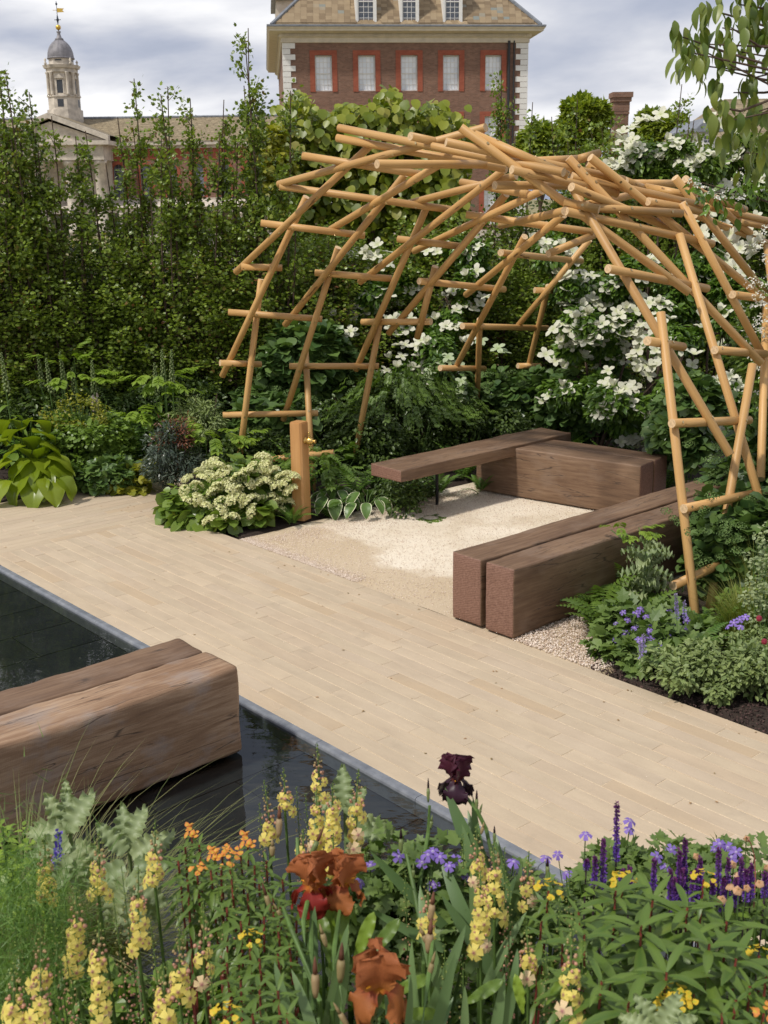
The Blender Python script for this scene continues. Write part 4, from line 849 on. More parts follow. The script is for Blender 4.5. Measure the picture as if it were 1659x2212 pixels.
G_fern=leafmat('fern_leaf',(0.045,0.133,0.019),(0.123,0.275,0.035),0.45,0.25,0.4)
G_lem=leafmat('lemon_leaf',(0.120,0.186,0.018),(0.269,0.335,0.036),0.45,0.35,0.2)
G_grey=leafmat('grey_green_leaf',(0.107,0.197,0.061),(0.202,0.321,0.104),0.5,0.18,0.3)
G_glauc=leafmat('glaucous_leaf',(0.139,0.242,0.101),(0.232,0.349,0.157),0.5,0.18,0.3)
G_far=leafmat('far_tree_leaf',(0.065,0.136,0.012),(0.221,0.341,0.027),0.5,0.3,0.1)
G_hosta=leafmat('hosta_leaf',(0.111,0.215,0.010),(0.192,0.309,0.019),0.33,0.3,0.5)
G_vhosta=leafmat('cream_edged_hosta_leaf',(0.062,0.161,0.038),(0.113,0.237,0.055),0.38,0.2,0.4)
B_bark=simple('brown_bark',(0.085,0.055,0.038),0.85,var=0.25,scale=25)
B_green=simple('green_stem',(0.080,0.140,0.030),0.6,var=0.2,scale=15)
B_red=simple('red_stem',(0.22,0.045,0.035),0.55,var=0.2,scale=15)
M_bract=petalmat('dogwood_bract',(0.76,0.75,0.60),(0.62,0.66,0.36),0.55,0.3,0.0,0.5,0.04)
M_bract2=petalmat('green_dogwood_bract',(0.50,0.58,0.36),(0.42,0.52,0.24),0.55,0.3,0.0,0.5,0.05)
_f3,_r3,_u3=(np.array(v) for v in (_f,CR,CU))
def front(P,x,y,dflt,rad=15,off=.04,q=8):
    """distance of the foliage surface seen at photo position (x,y): where a flower would sit"""
    d=P-np.array([0,0,CAMH]); z=d@_f3; X=829.5+FPX*(d@_r3)/z; Y=1106-FPX*(d@_u3)/z; m=(np.abs(X-x)<rad)&(np.abs(Y-y)<rad)
    return float(np.percentile(z[m],q))-off if m.sum()>4 else dflt
# ------------------------------------------------------------------ hedge
def whip(seed,h=4.0,nl=3400,nb=26,spread=0.30,dens_top=2.1):
    r=np.random.default_rng(seed); rr=random.Random(seed); tr=MB(); pos=[];dr=[]
    for s in range(3):
        bx,by=rr.uniform(-.12,.12),rr.uniform(-.12,.12); hh=h*(1 if s==0 else rr.uniform(.6,.92)); pts=[]
        for i in range(9):
            t=i/8; pts.append(Vector((bx*(1+t)+0.06*math.sin(t*5+s*2+seed),by+0.05*math.cos(t*4+seed),hh*t)))
        tr.tube(pts,[0.016*(1-.85*i/8)+.003 for i in range(9)],5)
        nb_=nb if s==0 else nb//2
        for b in range(nb_):
            t=rr.uniform(0.03,0.98); k=t*8; i=min(7,int(k)); p=pts[i].lerp(pts[i+1],k-i); z=p.z
            L_=(0.55 if z<dens_top else 0.30*(1.15-(z-dens_top)/(hh-dens_top+.3))*1.25)*rr.uniform(.6,1.2)*spread/0.30
            a=rr.uniform(0,2*PI); el=rr.uniform(.5,1.25); d=Vector((math.cos(a)*math.cos(el),math.sin(a)*math.cos(el),math.sin(el)))
            q=p+d*L_+Vector((0,0,0.04)); tr.tube([p,p.lerp(q,.5)+Vector((rr.uniform(-.02,.02),rr.uniform(-.02,.02),0)),q],[.005,.004,.002],4,cap=False)
            w=nl/(nb*2)*(0.8 if z<dens_top else 1.5)*L_/0.4
            m=max(4,int(w)); tt=r.uniform(0.1,1.05,m); P0=np.array(p)[None]+np.array(q-p)[None]*tt[:,None]; off=r.normal(0,0.05 if z<dens_top else 0.035,(m,3)); pos.append(P0+off); dr.append(off+np.array([d.x,d.y,d.z])*0.02)
    pos=np.concatenate(pos); dr=nrm(np.concatenate(dr)+r.normal(0,.03,(len(pos),3))); n_=nrm(r.normal(0,.55,(len(pos),3))+np.array([0,0,.8])+dr*.3)
    s=r.uniform(0.032,0.058,len(pos)); Mx=frames(dr,n_,s); V,F,rn=inst(T_lobe[0],T_lobe[1],Mx,pos)
    return tr.mesh('trunk',[B_bark]),raw_mesh('crown',V,F,rn,None,[G_hedge],False)
WH=[whip(s) for s in range(6)]; WD=[whip(20+s,2.9,5200,34,0.34,2.9) for s in range(4)]
def hedge_tree(x,y,h,var,label,group,dense=False,rz=None):
    t=empty('hedge_tree',(x,y,-0.02),rng.uniform(0,6.28) if rz is None else rz,label,'tree',group); tm_,cm=(WD if dense else WH)[var]; base=2.9 if dense else 4.0
    sx=1.0 if not dense else 1.1
    o=obj('trunk',tm_,t,scale=(sx,sx,h/base)); o=obj('crown',cm,t,scale=(sx,sx,h/base)); o['kind']='stuff'
sky_t=[(-35,190,'cut by the left edge of the frame'),(34,205,'second from the left edge, under the cupola side'),(84,215,'third from the left edge, before the pediment'),(126,212,'before the right slope of the pediment'),(168,262,'before the right end of the pediment'),(5,172,'at the far left edge, beside the cupola'),(65,162,'just left of the cupola'),(104,178,'directly in front of the cupola'),(146,235,'right of the cupola over the portico roof'),(195,300,'in front of the portico columns'),(250,288,'just right of the portico'),(292,262,'short one left of the twin dark tops'),(330,185,'tallest dark top in front of the tiled roof'),(372,200,'right of the tallest dark top'),(405,222,'between the dark tops and the airy ones'),(455,225,'airy top in the middle of the tiled roof'),(483,228,'airy top near the right end of the tiled roof'),(516,270,'low one left of the very tall sprays'),(544,92,'very tall thin spray left of the brick house'),(578,116,'second tall spray touching the brick house'),(610,215,'over the left corner of the brick house')]
hy=lambda x: 12.7+0.10*(x+5)
ii=0
for (px,py,tx) in sky_t:
    d=12.7; p=at(px,430,d); d=hy(p.x); p=at(px,py,d/math.cos(0) ); z=p.z; px_=p.x
    # recompute height exactly at that depth
    dd=(Vector((p.x,d,0))-CO).dot(_f); dd=dd/(1.0); q=at(px,py,d*1.02); h=q.z
    hedge_tree(q.x,d,h,ii%6,'slender leafy hedge tree '+tx,None,rz=rng.uniform(0,6)); ii+=1
rt_t=[(1074,172,'before the right windows of the brick house'),(1112,235,'right corner of the brick house'),(1160,262,'left of the round green tree'),(1199,228,'in front of the round green tree'),(1250,262,'low before the round tree'),(1292,300,'just left of the chimney'),(1372,300,'just right of the chimney'),(1409,197,'single tall top between chimney and gabled house'),(1455,268,'left of the gabled house'),(1530,300,'in front of the white dormer'),(1600,292,'right of the white dormer'),(1670,285,'at the right edge')]
for (px,py,tx) in rt_t:
    d=15.0; q=at(px,py,d*1.02); hedge_tree(q.x,d,q.z,ii%6,'slim hedge tree behind the pergola, '+tx,None); ii+=1
# dense lower rows
for row,(dy,x0,x1,st) in enumerate(((0.0,-5.6,2.2,0.40),(0.45,-5.8,3.0,0.42),(0.95,-6.0,3.2,0.46))):
    x=x0
    while x<x1:
        yy=hy(x)+dy+rng.uniform(-.1,.1); h=rng.uniform(1.9,2.35) if row<2 else rng.uniform(2.1,2.5)
        if x>-0.9: yy+=1.0*(x+0.9)/3; h-=0.05
        hedge_tree(x+rng.uniform(-.1,.1),yy,h,rng.integers(4),'dense leafy hedge tree in the thick dark lower rows of the left hedge','thick lower rows of the hedge',True); x+=st
for row,(dy,x0,x1,st) in enumerate(((0.0,2.6,7.2,0.46),(0.6,2.4,8.0,0.5))):
    x=x0
    while x<x1:
        hedge_tree(x+rng.uniform(-.1,.1),14.6+dy+rng.uniform(-.1,.1),rng.uniform(2.7,3.25),rng.integers(4),'dense leafy hedge tree behind the dogwoods and the pergola','hedge behind the dogwoods',True); x+=st
# ------------------------------------------------------------------ generic bushes
def blobs(c,rad,m,br,k,seed,shell=0.55,zfloor=0.02):
    r=np.random.default_rng(seed); u=nrm(r.normal(size=(m,3))); rr=r.uniform(.25,.8,(m,1))**.6; bc_=u*rr*np.array(rad); s=r.uniform(.7,1.3,m)*br
    i=r.integers(0,m,k); d=nrm(r.normal(size=(k,3))); q=r.uniform(shell,1.0,(k,1)); P=bc_[i]+d*q*s[i][:,None]*np.array([1,1,.8]); out_=nrm(P/np.array(rad)*0.7+d*0.6)
    P=P+np.array(c); keep=P[:,2]>zfloor; return P[keep],out_[keep]
def leaves(name,P,D,size,tmpl,mat,parent,up=0.7,droop=0.2,jit=0.5,smooth=False,seed=0,kind='stuff'):
    r=np.random.default_rng(seed+99); k=len(P); d=nrm(D*np.array([1,1,.4])+r.normal(0,jit,(k,3))+np.array([0,0,-droop])); n_=nrm(np.array([0,0,up])+D*0.5+r.normal(0,.3,(k,3)))
    s=r.uniform(size*.65,size*1.25,k); loc=np.array(parent.location) if parent else 0
    V,F,rn=inst(tmpl[0],tmpl[1],frames(d,n_,s),P-loc,r.random(k)); o=obj(name,raw_mesh(name,V,F,rn,None,[mat],smooth),parent)
    if kind: o['kind']=kind
    return o
def stems(parent,c,rad,n,mat=None,seed=0,r0=0.008,name='stems',zb=0.0):
    rr=random.Random(seed); mb=MB()
    for i in range(n):
        a=rr.uniform(0,2*PI); q=rr.uniform(.1,.85); b=Vector((c[0]+math.cos(a)*rad[0]*.2,c[1]+math.sin(a)*rad[1]*.2,zb)); t=Vector((c[0]+math.cos(a)*rad[0]*q,c[1]+math.sin(a)*rad[1]*q,c[2]+rad[2]*rr.uniform(.2,.75)))
        mdd=b.lerp(t,.5)+Vector((0,0,.1*rad[2])); mb.tube([b-parent.location,mdd-parent.location,t-parent.location],[r0,r0*.7,r0*.35],5,cap=False)
    o=mb.build(name,[mat or B_bark],parent); o['kind']='stuff'; return o
def bush(name,label,cat,c,rad,k,size,tmpl,mat,m=14,br=0.22,seed=1,group=None,st=8,**kw):
    sm_=kw.pop('stem',None); t=empty(name,(c[0],c[1],0),0,label,cat,group); P,D=blobs(c,rad,m,br,k,seed,zfloor=kw.pop('zfloor',0.02)); leaves('foliage',P,D,size,tmpl,mat,t,seed=seed,**kw)
    if st: stems(t,c,rad,st,sm_,seed)
    return t,P,D
def petals4(wd=0.62,curl=0.25,seed=0,up=0):
    V=[];F=[];cc=[];n=0
    rr=random.Random(seed)
    for q in range(4):
        T=LG(4,2,lambda u: 0.34*(math.sin(PI*min(1,.1+u*.62))**.8)*(1.0 if u<.99 else .25),curl=curl+rr.uniform(-.2,.35),fold=.12,start=-rr.uniform(0,.35)-up,seed=q)
        a=PI/2*q+rr.uniform(-.12,.12); c_,s_=math.cos(a),math.sin(a); A=T[0]*0.52; X=A[:,0]*c_-A[:,1]*s_; Y=A[:,0]*s_+A[:,1]*c_; V.append(np.stack([X,Y,A[:,2]+(0.004 if q%2 else 0)],1)); F.append(T[1]+n); n+=len(A); cc.append(np.repeat(np.arange(5)/4,3)[:len(A)])
    ico=np.array([[0,0,.06],[.05,0,.02],[0,.05,.02],[-.05,0,.02],[0,-.05,.02]]); Fi=np.array([[0,1,2],[0,2,3],[0,3,4],[0,4,1]])+n; V.append(ico); cc.append(np.zeros(5))
    return np.concatenate(V),[Fi,np.concatenate(F)],np.concatenate(cc)
def flower_mesh(name,T,mat): V,F,cc=T; return raw_mesh(name,V,F,np.zeros(len(V)),None,[mat],True,cc)
BR=[flower_mesh('flower',petals4(seed=i,curl=(.25,.5,.1,.7,.3,.0)[i],up=(0,.1,0,.25,.5,.8)[i]),M_bract) for i in range(6)]; BRg=[flower_mesh('flower',petals4(seed=i),M_bract2) for i in range(3)]
camdir=lambda p:(CO-Vector(p)).normalized()
def put_flower(me,parent,p,size,name='flower',upw=1.0,camw=0.8,jit=0.45,roll=True):
    n_=Vector((rng.normal(0,jit),rng.normal(0,jit),upw)); cd=camdir(p); n_=(n_+cd*camw).normalized(); a=rng.uniform(0,6.28); h=Vector((math.cos(a),math.sin(a),0.13)); d=(h-n_*h.dot(n_)).normalized()
    return place(name,me,parent,frame_matrix(d,n_,p,size))
# dogwoods: each bush = clusters given by photo position, depth and spread
def dogwood(label,clusters,flowers,k,seed,group=None,leaf=0.085,mat=None,brm=None,fs=0.175,base=None,droop=0.45):
    c0=at(*clusters[0][:3]); t=empty('dogwood',(base or (c0.x,c0.y,0)),0,label,'shrub',group); Ps=[];Ds=[]
    r=np.random.default_rng(seed); tot=sum(c[3]*c[4] for c in clusters); mb=MB(); b0=Vector((0,0,-t.location.z))
    for (x,y,d,sx,sz) in clusters:
        c=at(x,y,d); s=d/FPX; kk=int(k*sx*sz/tot); P,D=blobs((c.x,c.y,c.z),(sx*s,min(sx*s,0.5),sz*s),max(5,int(sx*sz/1400)),0.16,kk,seed+int(x)); Ps.append(P);Ds.append(D)
        mb.tube([b0,(c-t.location)*0.5+Vector((0,0,.1)),c-t.location],[.022,.014,.006],5,cap=False)
        for q in range(6):
            e=Vector(P[rng.integers(len(P))])-t.location; mb.tube([c-t.location,e],[.006,.003],4,cap=False)
    leaves('foliage',np.concatenate(Ps),np.concatenate(Ds),leaf,T_droop,mat or G_dog,t,droop=droop,seed=seed,smooth=True)
    o=mb.build('branches',[B_bark],t); o['kind']='stuff'
    PP=np.concatenate(Ps)
    for f in flowers:
        x,y,d=f[:3]; d=front(PP,x,y,d); sz=f[3] if len(f)>3 else fs; me=(brm or BR)[rng.integers(len(brm or BR))]; put_flower(me,t,at(x,y,d),sz*rng.uniform(.85,1.12))
    return t
def scat(n,x0,x1,y0,y1,d,seed,dj=0.15,s=None):
    r=random.Random(seed); o=[]
    for i in range(n): o.append((r.uniform(x0,x1),r.uniform(y0,y1),d+r.uniform(-dj,dj))+((s,) if s else ()))
    return o
def dup(L_,d,seed):
    r=random.Random(seed); o=[]
    for x,y in L_:
        o.append((x,y,d))
        for _ in range(r.choice((1,1,2))): o.append((x+r.choice((-1,1))*r.uniform(10,24),y+r.uniform(-16,16),d))
    return o
fA=[(750,552),(770,548),(790,545),(812,552),(838,545),(762,575),(800,580),(822,574),(745,668),(768,660),(792,655),(735,690),(760,690),(780,668),(815,640),(842,640),(868,700),(780,640),(757,715),(762,690),(945,545),(1015,548),(1030,585),(1002,620),(975,635),(1000,660),(1022,668),(985,702),(962,705),(940,690),(950,640),(905,628),(875,745),(868,770),(905,770),(882,800),(900,745),(862,720),(700,735),(722,745),(690,728),(740,740),(712,730),(905,800),(880,830),(960,800),(945,830),(1000,740),(835,800),(850,690),(930,740),(1040,640)]
dogwood('white-flowered dogwood behind the back wall of the pergola, left half',[(840,640,13.3,95,95),(760,610,13.2,50,80),(960,640,13.3,90,85),(900,760,13.0,110,90),(720,740,12.9,50,35),(1020,560,13.4,60,40)],dup(fA,12.9,1),15000,11,leaf=0.085)
dogwood('dogwood with pale green bracts low behind the back wall of the pergola',[(960,830,12.4,50,60),(900,860,12.4,60,30)],scat(16,925,1000,770,870,12.2,5,s=.15)+[(1075,752,12.3),(1088,760,12.3),(1040,735,12.3)],2500,12,mat=G_hyd,brm=BRg)
fB=[(1190,528),(1165,532),(1215,530),(1200,540),(1235,595),(1222,598),(1240,640),(1258,645),(1285,628),(1360,590),(1385,600),(1402,655),(1350,660),(1300,700),(1325,690),(1345,700),(1250,705),(1285,722),(1275,745),(1300,735),(1245,735),(1370,720),(1400,735),(1395,700),(1330,770),(1325,835),(1340,850),(1310,835),(1350,840),(1395,790),(1415,790),(1400,810),(1320,880),(1305,895),(1380,885),(1415,895),(1420,920),(1375,945),(1385,955),(1365,950),(1392,965),(1378,968),(1215,835),(1185,855),(1200,780),(1245,690),(1270,680),(1430,770),(1450,740),(1350,755),(1262,770),(1290,790),(1230,560),(1260,590),(1290,655),(1235,730),(1440,660),(1320,620),(1400,560),(1370,650),(1425,700),(1235,660),(1215,700),(1345,725),(1360,745),(1280,700),(1310,660)]
dogwood('large white-flowered dogwood filling the right back corner behind the bench',[(1300,700,12.0,110,110),(1240,600,12.2,80,80),(1400,640,11.8,90,110),(1350,840,11.4,90,100),(1240,820,12.0,70,80),(1440,800,11.2,60,120),(1180,545,12.2,45,35)],dup(fB,11.6,2),26000,13)
fC=[(1400,260),(1385,262),(1408,258),(1365,300),(1345,302),(1413,336),(1405,340),(1350,350),(1322,352),(1338,350),(1320,348),(1440,300),(1352,335),(1360,330),(1435,318),(1480,345),(1510,342),(1540,340),(1530,335),(1562,330),(1572,348),(1600,330),(1625,325),(1645,335),(1650,380),(1640,390),(1530,415),(1510,420),(1550,410),(1555,170+100),(1590,285),(1498,352)]
dogwood('tall dogwood with flat creamy bracts standing high behind the pergola roof at right',[(1430,335,12.2,65,55),(1400,385,12.2,60,30),(1520,380,12.8,80,50),(1600,350,12.8,80,60),(1480,420,12.8,110,50),(1620,430,12.8,60,60)],dup(fC,11.9,3),15000,14,mat=G_mid,fs=0.17,droop=.3)
fD=scat(70,1480,1640,500,960,10.6,9,.3)+scat(14,1490,1640,440,560,12.2,19,.2)
dogwood('white-flowered dogwood behind the right-hand ribs of the pergola',[(1540,590,12.6,80,80),(1560,720,11.6,90,120),(1500,880,11.2,70,110),(1620,850,11.0,70,110),(1470,590,12.4,50,70)],fD,20000,15)
# viburnum at the right edge
def floret_head(seed,n=46,r=1.0,flat=0.35,sz=0.22,petal=True):
    rr=np.random.default_rng(seed); d=nrm(rr.normal(size=(n,3))*np.array([1,1,.8])+np.array([0,0,.55])); d=d[d[:,2]>-0.15]; P=d*np.array([r,r,r*flat])*rr.uniform(.8,1.05,(len(d),1)); n_=nrm(d+rr.normal(0,.3,d.shape)); a=nrm(np.cross(n_,rr.normal(size=d.shape)))
    tv=np.array([[0,-1,0],[.8,0,.25],[0,1,0],[-.8,0,.25],[0,0,-.15]],float); tf=np.array([[0,1,4],[1,2,4],[2,3,4],[3,0,4]])
    V,F,rn=inst(tv,tf,frames(a,n_,rr.uniform(sz*.6,sz,len(d))),P); cc=np.repeat(rr.random(len(d)),5); return V,F,cc,rn
def head_mesh(name,mat,seed,**k): V,F,cc,rn=floret_head(seed,**k); return raw_mesh(name,V,F,rn,None,[mat],False,cc)
M_vib=petalmat('white_lacecap',(0.80,0.80,0.74),(0.62,0.60,0.36),0.6,.2,0,.5,.05)
VB=[head_mesh('flower_head',M_vib,s,n=40,flat=.22,sz=.2) for s in range(3)]
t,P,D=bush('viburnum','viburnum shrub crowded with small white lacecap flowers at the right edge','shrub',tuple(at(1680,740,9.4)),(0.28,0.3,0.60),3000,0.07,T_oval,G_mid,m=20,br=.16,seed=31,droop=.3)
for i,(x,y) in enumerate([(1635,660),(1645,690),(1625,700),(1650,720),(1640,640),(1655,610),(1620,735),(1648,760),(1640,790),(1655,820),(1645,850),(1650,890),(1655,560),(1640,530),(1655,500),(1650,940),(1632,770),(1622,610),(1655,660),(1630,720),(1650,790)]): put_flower(VB[i%3],t,at(x,y,9.05),.06,'flower_head',upw=.8,camw=1.0)
t=empty('viburnum_branch',at(1700,440,8.2),0,'viburnum branch with creamy flower clusters hanging over the right end of the pergola','branch')
mb=MB(); 
for a in ((1500,390),(1530,412),(1560,430),(1590,400),(1600,370),(1620,420)): mb.tube([Vector((0.3,0.2,-0.1)),at(1640,430,8.0)-t.location,at(*a,7.9)-t.location],[.01,.006,.003],5,cap=False)
mb.build('twigs',[B_bark],t)
P=[];D=[]
for (x,y) in [(1500,392),(1515,405),(1535,415),(1555,425),(1575,418),(1590,395),(1605,375),(1620,395),(1640,410),(1650,380),(1600,425)]:
    c=at(x,y,7.9); put_flower(VB[rng.integers(3)],t,c,.05,'flower_head',upw=1,camw=.6)
    for q in range(7): P.append(np.array(c)+rng.normal(0,.05,3)+np.array([0,0,-.05])); D.append(rng.normal(size=3)*np.array([1,1,.2])+np.array([0,0,-.5]))
leaves('foliage',np.array(P),nrm(np.array(D)),.085,T_droop,G_dog,t,droop=.8,smooth=True)
# overhanging dogwood branch, top right: every leaf a part
t=empty('dogwood_tree',(3.4,5.6,0),0,'young dogwood tree whose drooping leafy branches hang into the top right corner','tree')
mb=MB(); trk=[Vector((0,0,0)),Vector((-.05,0,1.4)),Vector((-.2,-.1,2.6)),Vector((-.35,-.2,3.6)),Vector((-.4,-.2,4.4))]; mb.tube(trk,[.05,.045,.038,.03,.015],8); mb.build('trunk',[B_bark],t)
br_=[((1500,115),[(1659,150)]),((1475,80),[(1560,110),(1659,140)]),((1530,20),[(1600,40),(1665,60)]),((1580,60),[(1640,100)]),((1545,230),[(1600,240),(1665,215)]),((1620,170),[(1660,160)]),((1600,290),[(1640,250),(1665,235)]),((1650,120),[]),((1650,20),[]),((1600,10),[(1660,20)]),((1560,150),[(1640,170)]),((1585,200),[(1650,200)]),((1640,240),[]),((1655,300),[]),((1590,110),[]),((1620,60),[]),((1570,-20),[]),((1625,-20),[]),((1655,70),[]),((1515,95),[]),((1610,330),[]),((1640,270),[]),((1580,260),[]),((1500,140),[]),((1490,95),[]),((1560,60),[]),((1650,350),[])]
LD=[LG(6,2,lambda u:0.24*math.sin(PI*min(1,u**.85*.97+.03))**.85*(1-.2*u),curl=c_,fold=.25,seed=i) for i,c_ in enumerate((.5,.8,1.1,.7))]
G_hang=leafmat('hanging_dogwood_leaf',(0.072,0.152,0.023),(0.169,0.255,0.046),0.4,0.25,0.75,tint=((0.17,0.11,0.06),0.02))
LDm=[lmesh('leaf',T,G_hang,rnd=random.random()*.3) for T in LD]
mb=MB(); nl=0
for (e,mid) in br_:
    dd=5.1+rng.uniform(-.25,.25); end=at(*e,dd); pts=[t.location+trk[3].lerp(trk[2],rng.random())]+[at(*m_,dd+.1) for m_ in mid[::-1]]+[end]
    mb.tube([p-t.location for p in pts],[.012]+[.006]*(len(pts)-2)+[.003],5,cap=False)
    for q in range(10):
        if nl>294: break
        p=end+Vector((rng.normal(0,.045),rng.normal(0,.05),rng.normal(0,.035))); a=rng.uniform(0,6.28); d=Vector((math.cos(a)*.55,math.sin(a)*.55,-1.0+rng.uniform(-.2,.5))); n_=Vector((math.cos(a),math.sin(a),.5))
        place('leaf',LDm[q%4],t,frame_matrix(d,n_,p,rng.uniform(.07,.112))); nl+=1
mb.build('branches',[B_bark],t)
# pleached lime
t=empty('lime_tree',at(800,430,14.6)*1.0,0,'clipped lime tree with big heart-shaped yellow-green leaves behind the pergola','tree'); t.location.z=0
P=[];r=np.random.default_rng(3); 
c0=at(800,268,14.6)
k=12000; P=np.stack([r.uniform(-1.28,1.28,k)+c0.x,r.uniform(-.45,.45,k)+c0.y,r.uniform(1.9,4.25,k)],1)
top=4.00+0.08*np.sin(P[:,0]*5+1)+.08*np.sin(P[:,0]*11)-0.35*np.clip(np.abs(P[:,0]-c0.x)-0.95,0,1)*2; P=P[P[:,2]<top]
D=nrm(np.stack([r.normal(0,.5,len(P)),-np.ones(len(P))*.8,r.normal(0,.5,len(P))-.3],1)); leaves('crown',P,D,.098,T_round,G_lime,t,up=.6,droop=.6,jit=.5,smooth=True)
rr_=[i for i in range(len(P)) if P[i,1]<c0.y-.33][:150]
LR=[raw_mesh('leaf',T_round[0],T_round[1],np.full(9,.2+.25*i),None,[G_lime],True) for i in range(4)]
for q in range(230):
    p=Vector((r.uniform(-1.2,1.2)+c0.x,c0.y-.50+r.uniform(-.08,.05),r.uniform(2.6,4.0)))
    place('leaf',LR[q%4],t,frame_matrix((r.normal(0,.4),-.5,-.9),(r.normal(0,.3),-.9,.7),p,r.uniform(.10,.15)))
mb=MB(); mb.tube([(0,0,0),(0.02,0,1.2),(0,0,2.9)],[.07,.06,.04],8)
for z in (2.1,2.7,3.3): mb.tube([(-1.1,0,z),(1.1,0,z)],.014,6)
mb.build('trunk',[B_bark],t)
t,P,D=bush('lime_tree','yellow-green leafy column catching the light between hedge and pergola','tree',tuple(at(592,370,13.9)),(0.22,0.25,0.75),1500,.07,T_round,G_lem,m=16,br=.16,seed=71,up=.5,droop=.5,smooth=True,st=3)
# far trees
def far_tree(x,y,d,rx,rz,label,seed,k=9000,leafs=0.32,mat=None):
    c=at(x,y,d); s=d/FPX; t=empty('broadleaf_tree',(c.x,c.y,-.3),0,label,'tree'); R1=rx*s; R2=rz*s
    P,D=blobs(tuple(c),(R1*.75,R1*.7,R2*.78),46,R1*.26,k,seed,shell=.75); leaves('crown',P,D,leafs,T_small,mat or G_far,t,jit=.7,droop=.1,seed=seed)
    mb=MB(); mb.tube([(0,0,0),(0,0,c.z*.6),(.2,0,c.z)],[R1*.09,R1*.07,R1*.03],8)
    for i in range(7): a=i*.9; mb.tube([(0,0,c.z*.55),(math.cos(a)*R1*.5,math.sin(a)*R1*.5,c.z+R2*.3*math.sin(i))],[R1*.04,R1*.015],6,cap=False)
    mb.build('trunk',[B_bark],t); return t
far_tree(1262,275,50,66,92,'round bright green tree left of the chimney',41,14000)
far_tree(1425,290,56,72,66,'broad green tree right of the chimney',42,12000)
far_tree(1170,320,46,60,60,'low green tree beside the right corner of the brick house',43,8000)
far_tree(1560,430,40,80,60,'dark green tree in front of the gabled house',44,8000,.28,G_mid)
far_tree(1330,440,38,90,60,'low spreading tree under the chimney',45,8000,.26,G_mid)
# ================================================================== beds in the middle distance
def gp(x,y,d=None,z=0.0):
    """ground point under photo position x at distance d"""
    p=at(x,y,d); return Vector((p.x,p.y,z))
# ---- ferns
def frond_T(n=17,L_=1.0,arch=1.1,wd=0.17,seed=0,lobes=False):
    V=[];F=[];k=0; r_=random.Random(seed); pts=[]; y=z=0; a=-0.9
    for i in range(n+1): pts.append((y,z,a)); a+=arch*1.25/n+0.0; y+=math.cos(a)/n*L_; z-=math.sin(a)/n*L_
    for i in range(1,n+1):
        t=i/n; y,z,a=pts[i]; l=wd*(math.sin(PI*min(1,t**.65*.96+.04))**.8)+.008
        for s in (-1,1):
            tip=(s*l,y+l*.35,z-l*.22+r_.uniform(-.01,.01)); w=.5/n*L_*1.1
            V+=[(0,y-w*.5,z),(s*l*.5,y+l*.12-w*.75,z-l*.05),tip,(s*l*.5,y+l*.12+w*.8,z-l*.05),(0,y+w*.5,z)]; F+=[(k,k+1,k+3,k+4),(k+1,k+2,k+3,k+3)]; k+=5
    V=np.array(V); F4=np.array([f for f in F if f[2]!=f[3]]); F3=np.array([f[:3] for f in F if f[2]==f[3]])
    # rachis
    R=[];
    for (y,z,a) in pts: R+=[(-.004,y,z+.002),(.004,y,z+.002)]
    n0=len(V); V=np.concatenate([V,np.array(R)]); F4=np.concatenate([F4,np.array([(n0+2*i,n0+2*i+1,n0+2*i+3,n0+2*i+2) for i in range(n)])]); return V,[F3,F4]
def frond_mesh(mat,seed,**k): V,F=frond_T(seed=seed,**k); return raw_mesh('frond',V,F,np.full(len(V),random.random()*.6),None,[mat],False)
FR=[frond_mesh(G_fern,s,arch=.8+.25*s,wd=.15+.02*s) for s in range(4)]
FRd=[frond_mesh(G_mid,s+9,n=12,arch=.9+.3*s,wd=.24) for s in range(3)]
def fern(p,size,n,label,ms=None,group=None,name='fern',tilt=0.45):
    t=empty(name,p,0,label,'fern',group)
    for i in range(n):
        a=2*PI*i/n*1.618*2+rng.uniform(-.3,.3); e=rng.uniform(.15,tilt+.45); d=Vector((math.cos(a),math.sin(a),e)); place('frond',(ms or FR)[i%3],t,frame_matrix(d,(0,0,1),Vector(p)+Vector((math.cos(a)*.02,math.sin(a)*.02,rng.uniform(0,.06))),size*rng.uniform(.75,1.1)))
    return t
for (x,d,y,s,n,l) in [(75,11.9,900,.75,13,'dark fern at the far left behind the big hosta'),(270,12.0,900,.7,12,'fern in the left bed below the pink foxglove'),(232,11.8,930,.62,11,'fern left of the bright feathery leaves'),(395,11.9,880,.7,13,'tall fern just left of the front left foot of the pergola'),(425,12.2,850,.75,12,'fern under the foot of the hedge left of the pergola'),(185,12.2,880,.6,11,'fern among the foxgloves in the left bed')]:
    p=gp(x,y,d); fern(p,s,n,l)
for (u,v,s,n,l) in [(3.15,1.02,.30,14,'low feathery fern at the gravel edge beside the tap post'),(3.22,.62,.26,12,'small fern at the foot of the tap post'),(3.42,.12,.20,11,'tiny fern under the cream flowers on the path edge'),(3.02,1.75,.36,12,'fern behind the cream-edged hosta'),(3.0,2.25,.32,12,'fern under the far half of the plank seat'),(2.8,2.62,.24,11,'small fern against the left end of the block bench'),(3.5,1.6,.5,12,'fern behind the gravel court in deep shade'),(3.3,2.9,.5,12,'fern rising behind the block bench'),(2.2,3.95,.42,12,'fern behind the right end of the plank seat'),(1.6,3.95,.42,12,'fern behind the middle of the block bench'),(4.1,1.4,.6,13,'large fern behind the tap post'),(4.3,2.2,.65,13,'large shaded fern under the back wall of the pergola')]:
    fern(W(u,v,-.01),s,n,l)
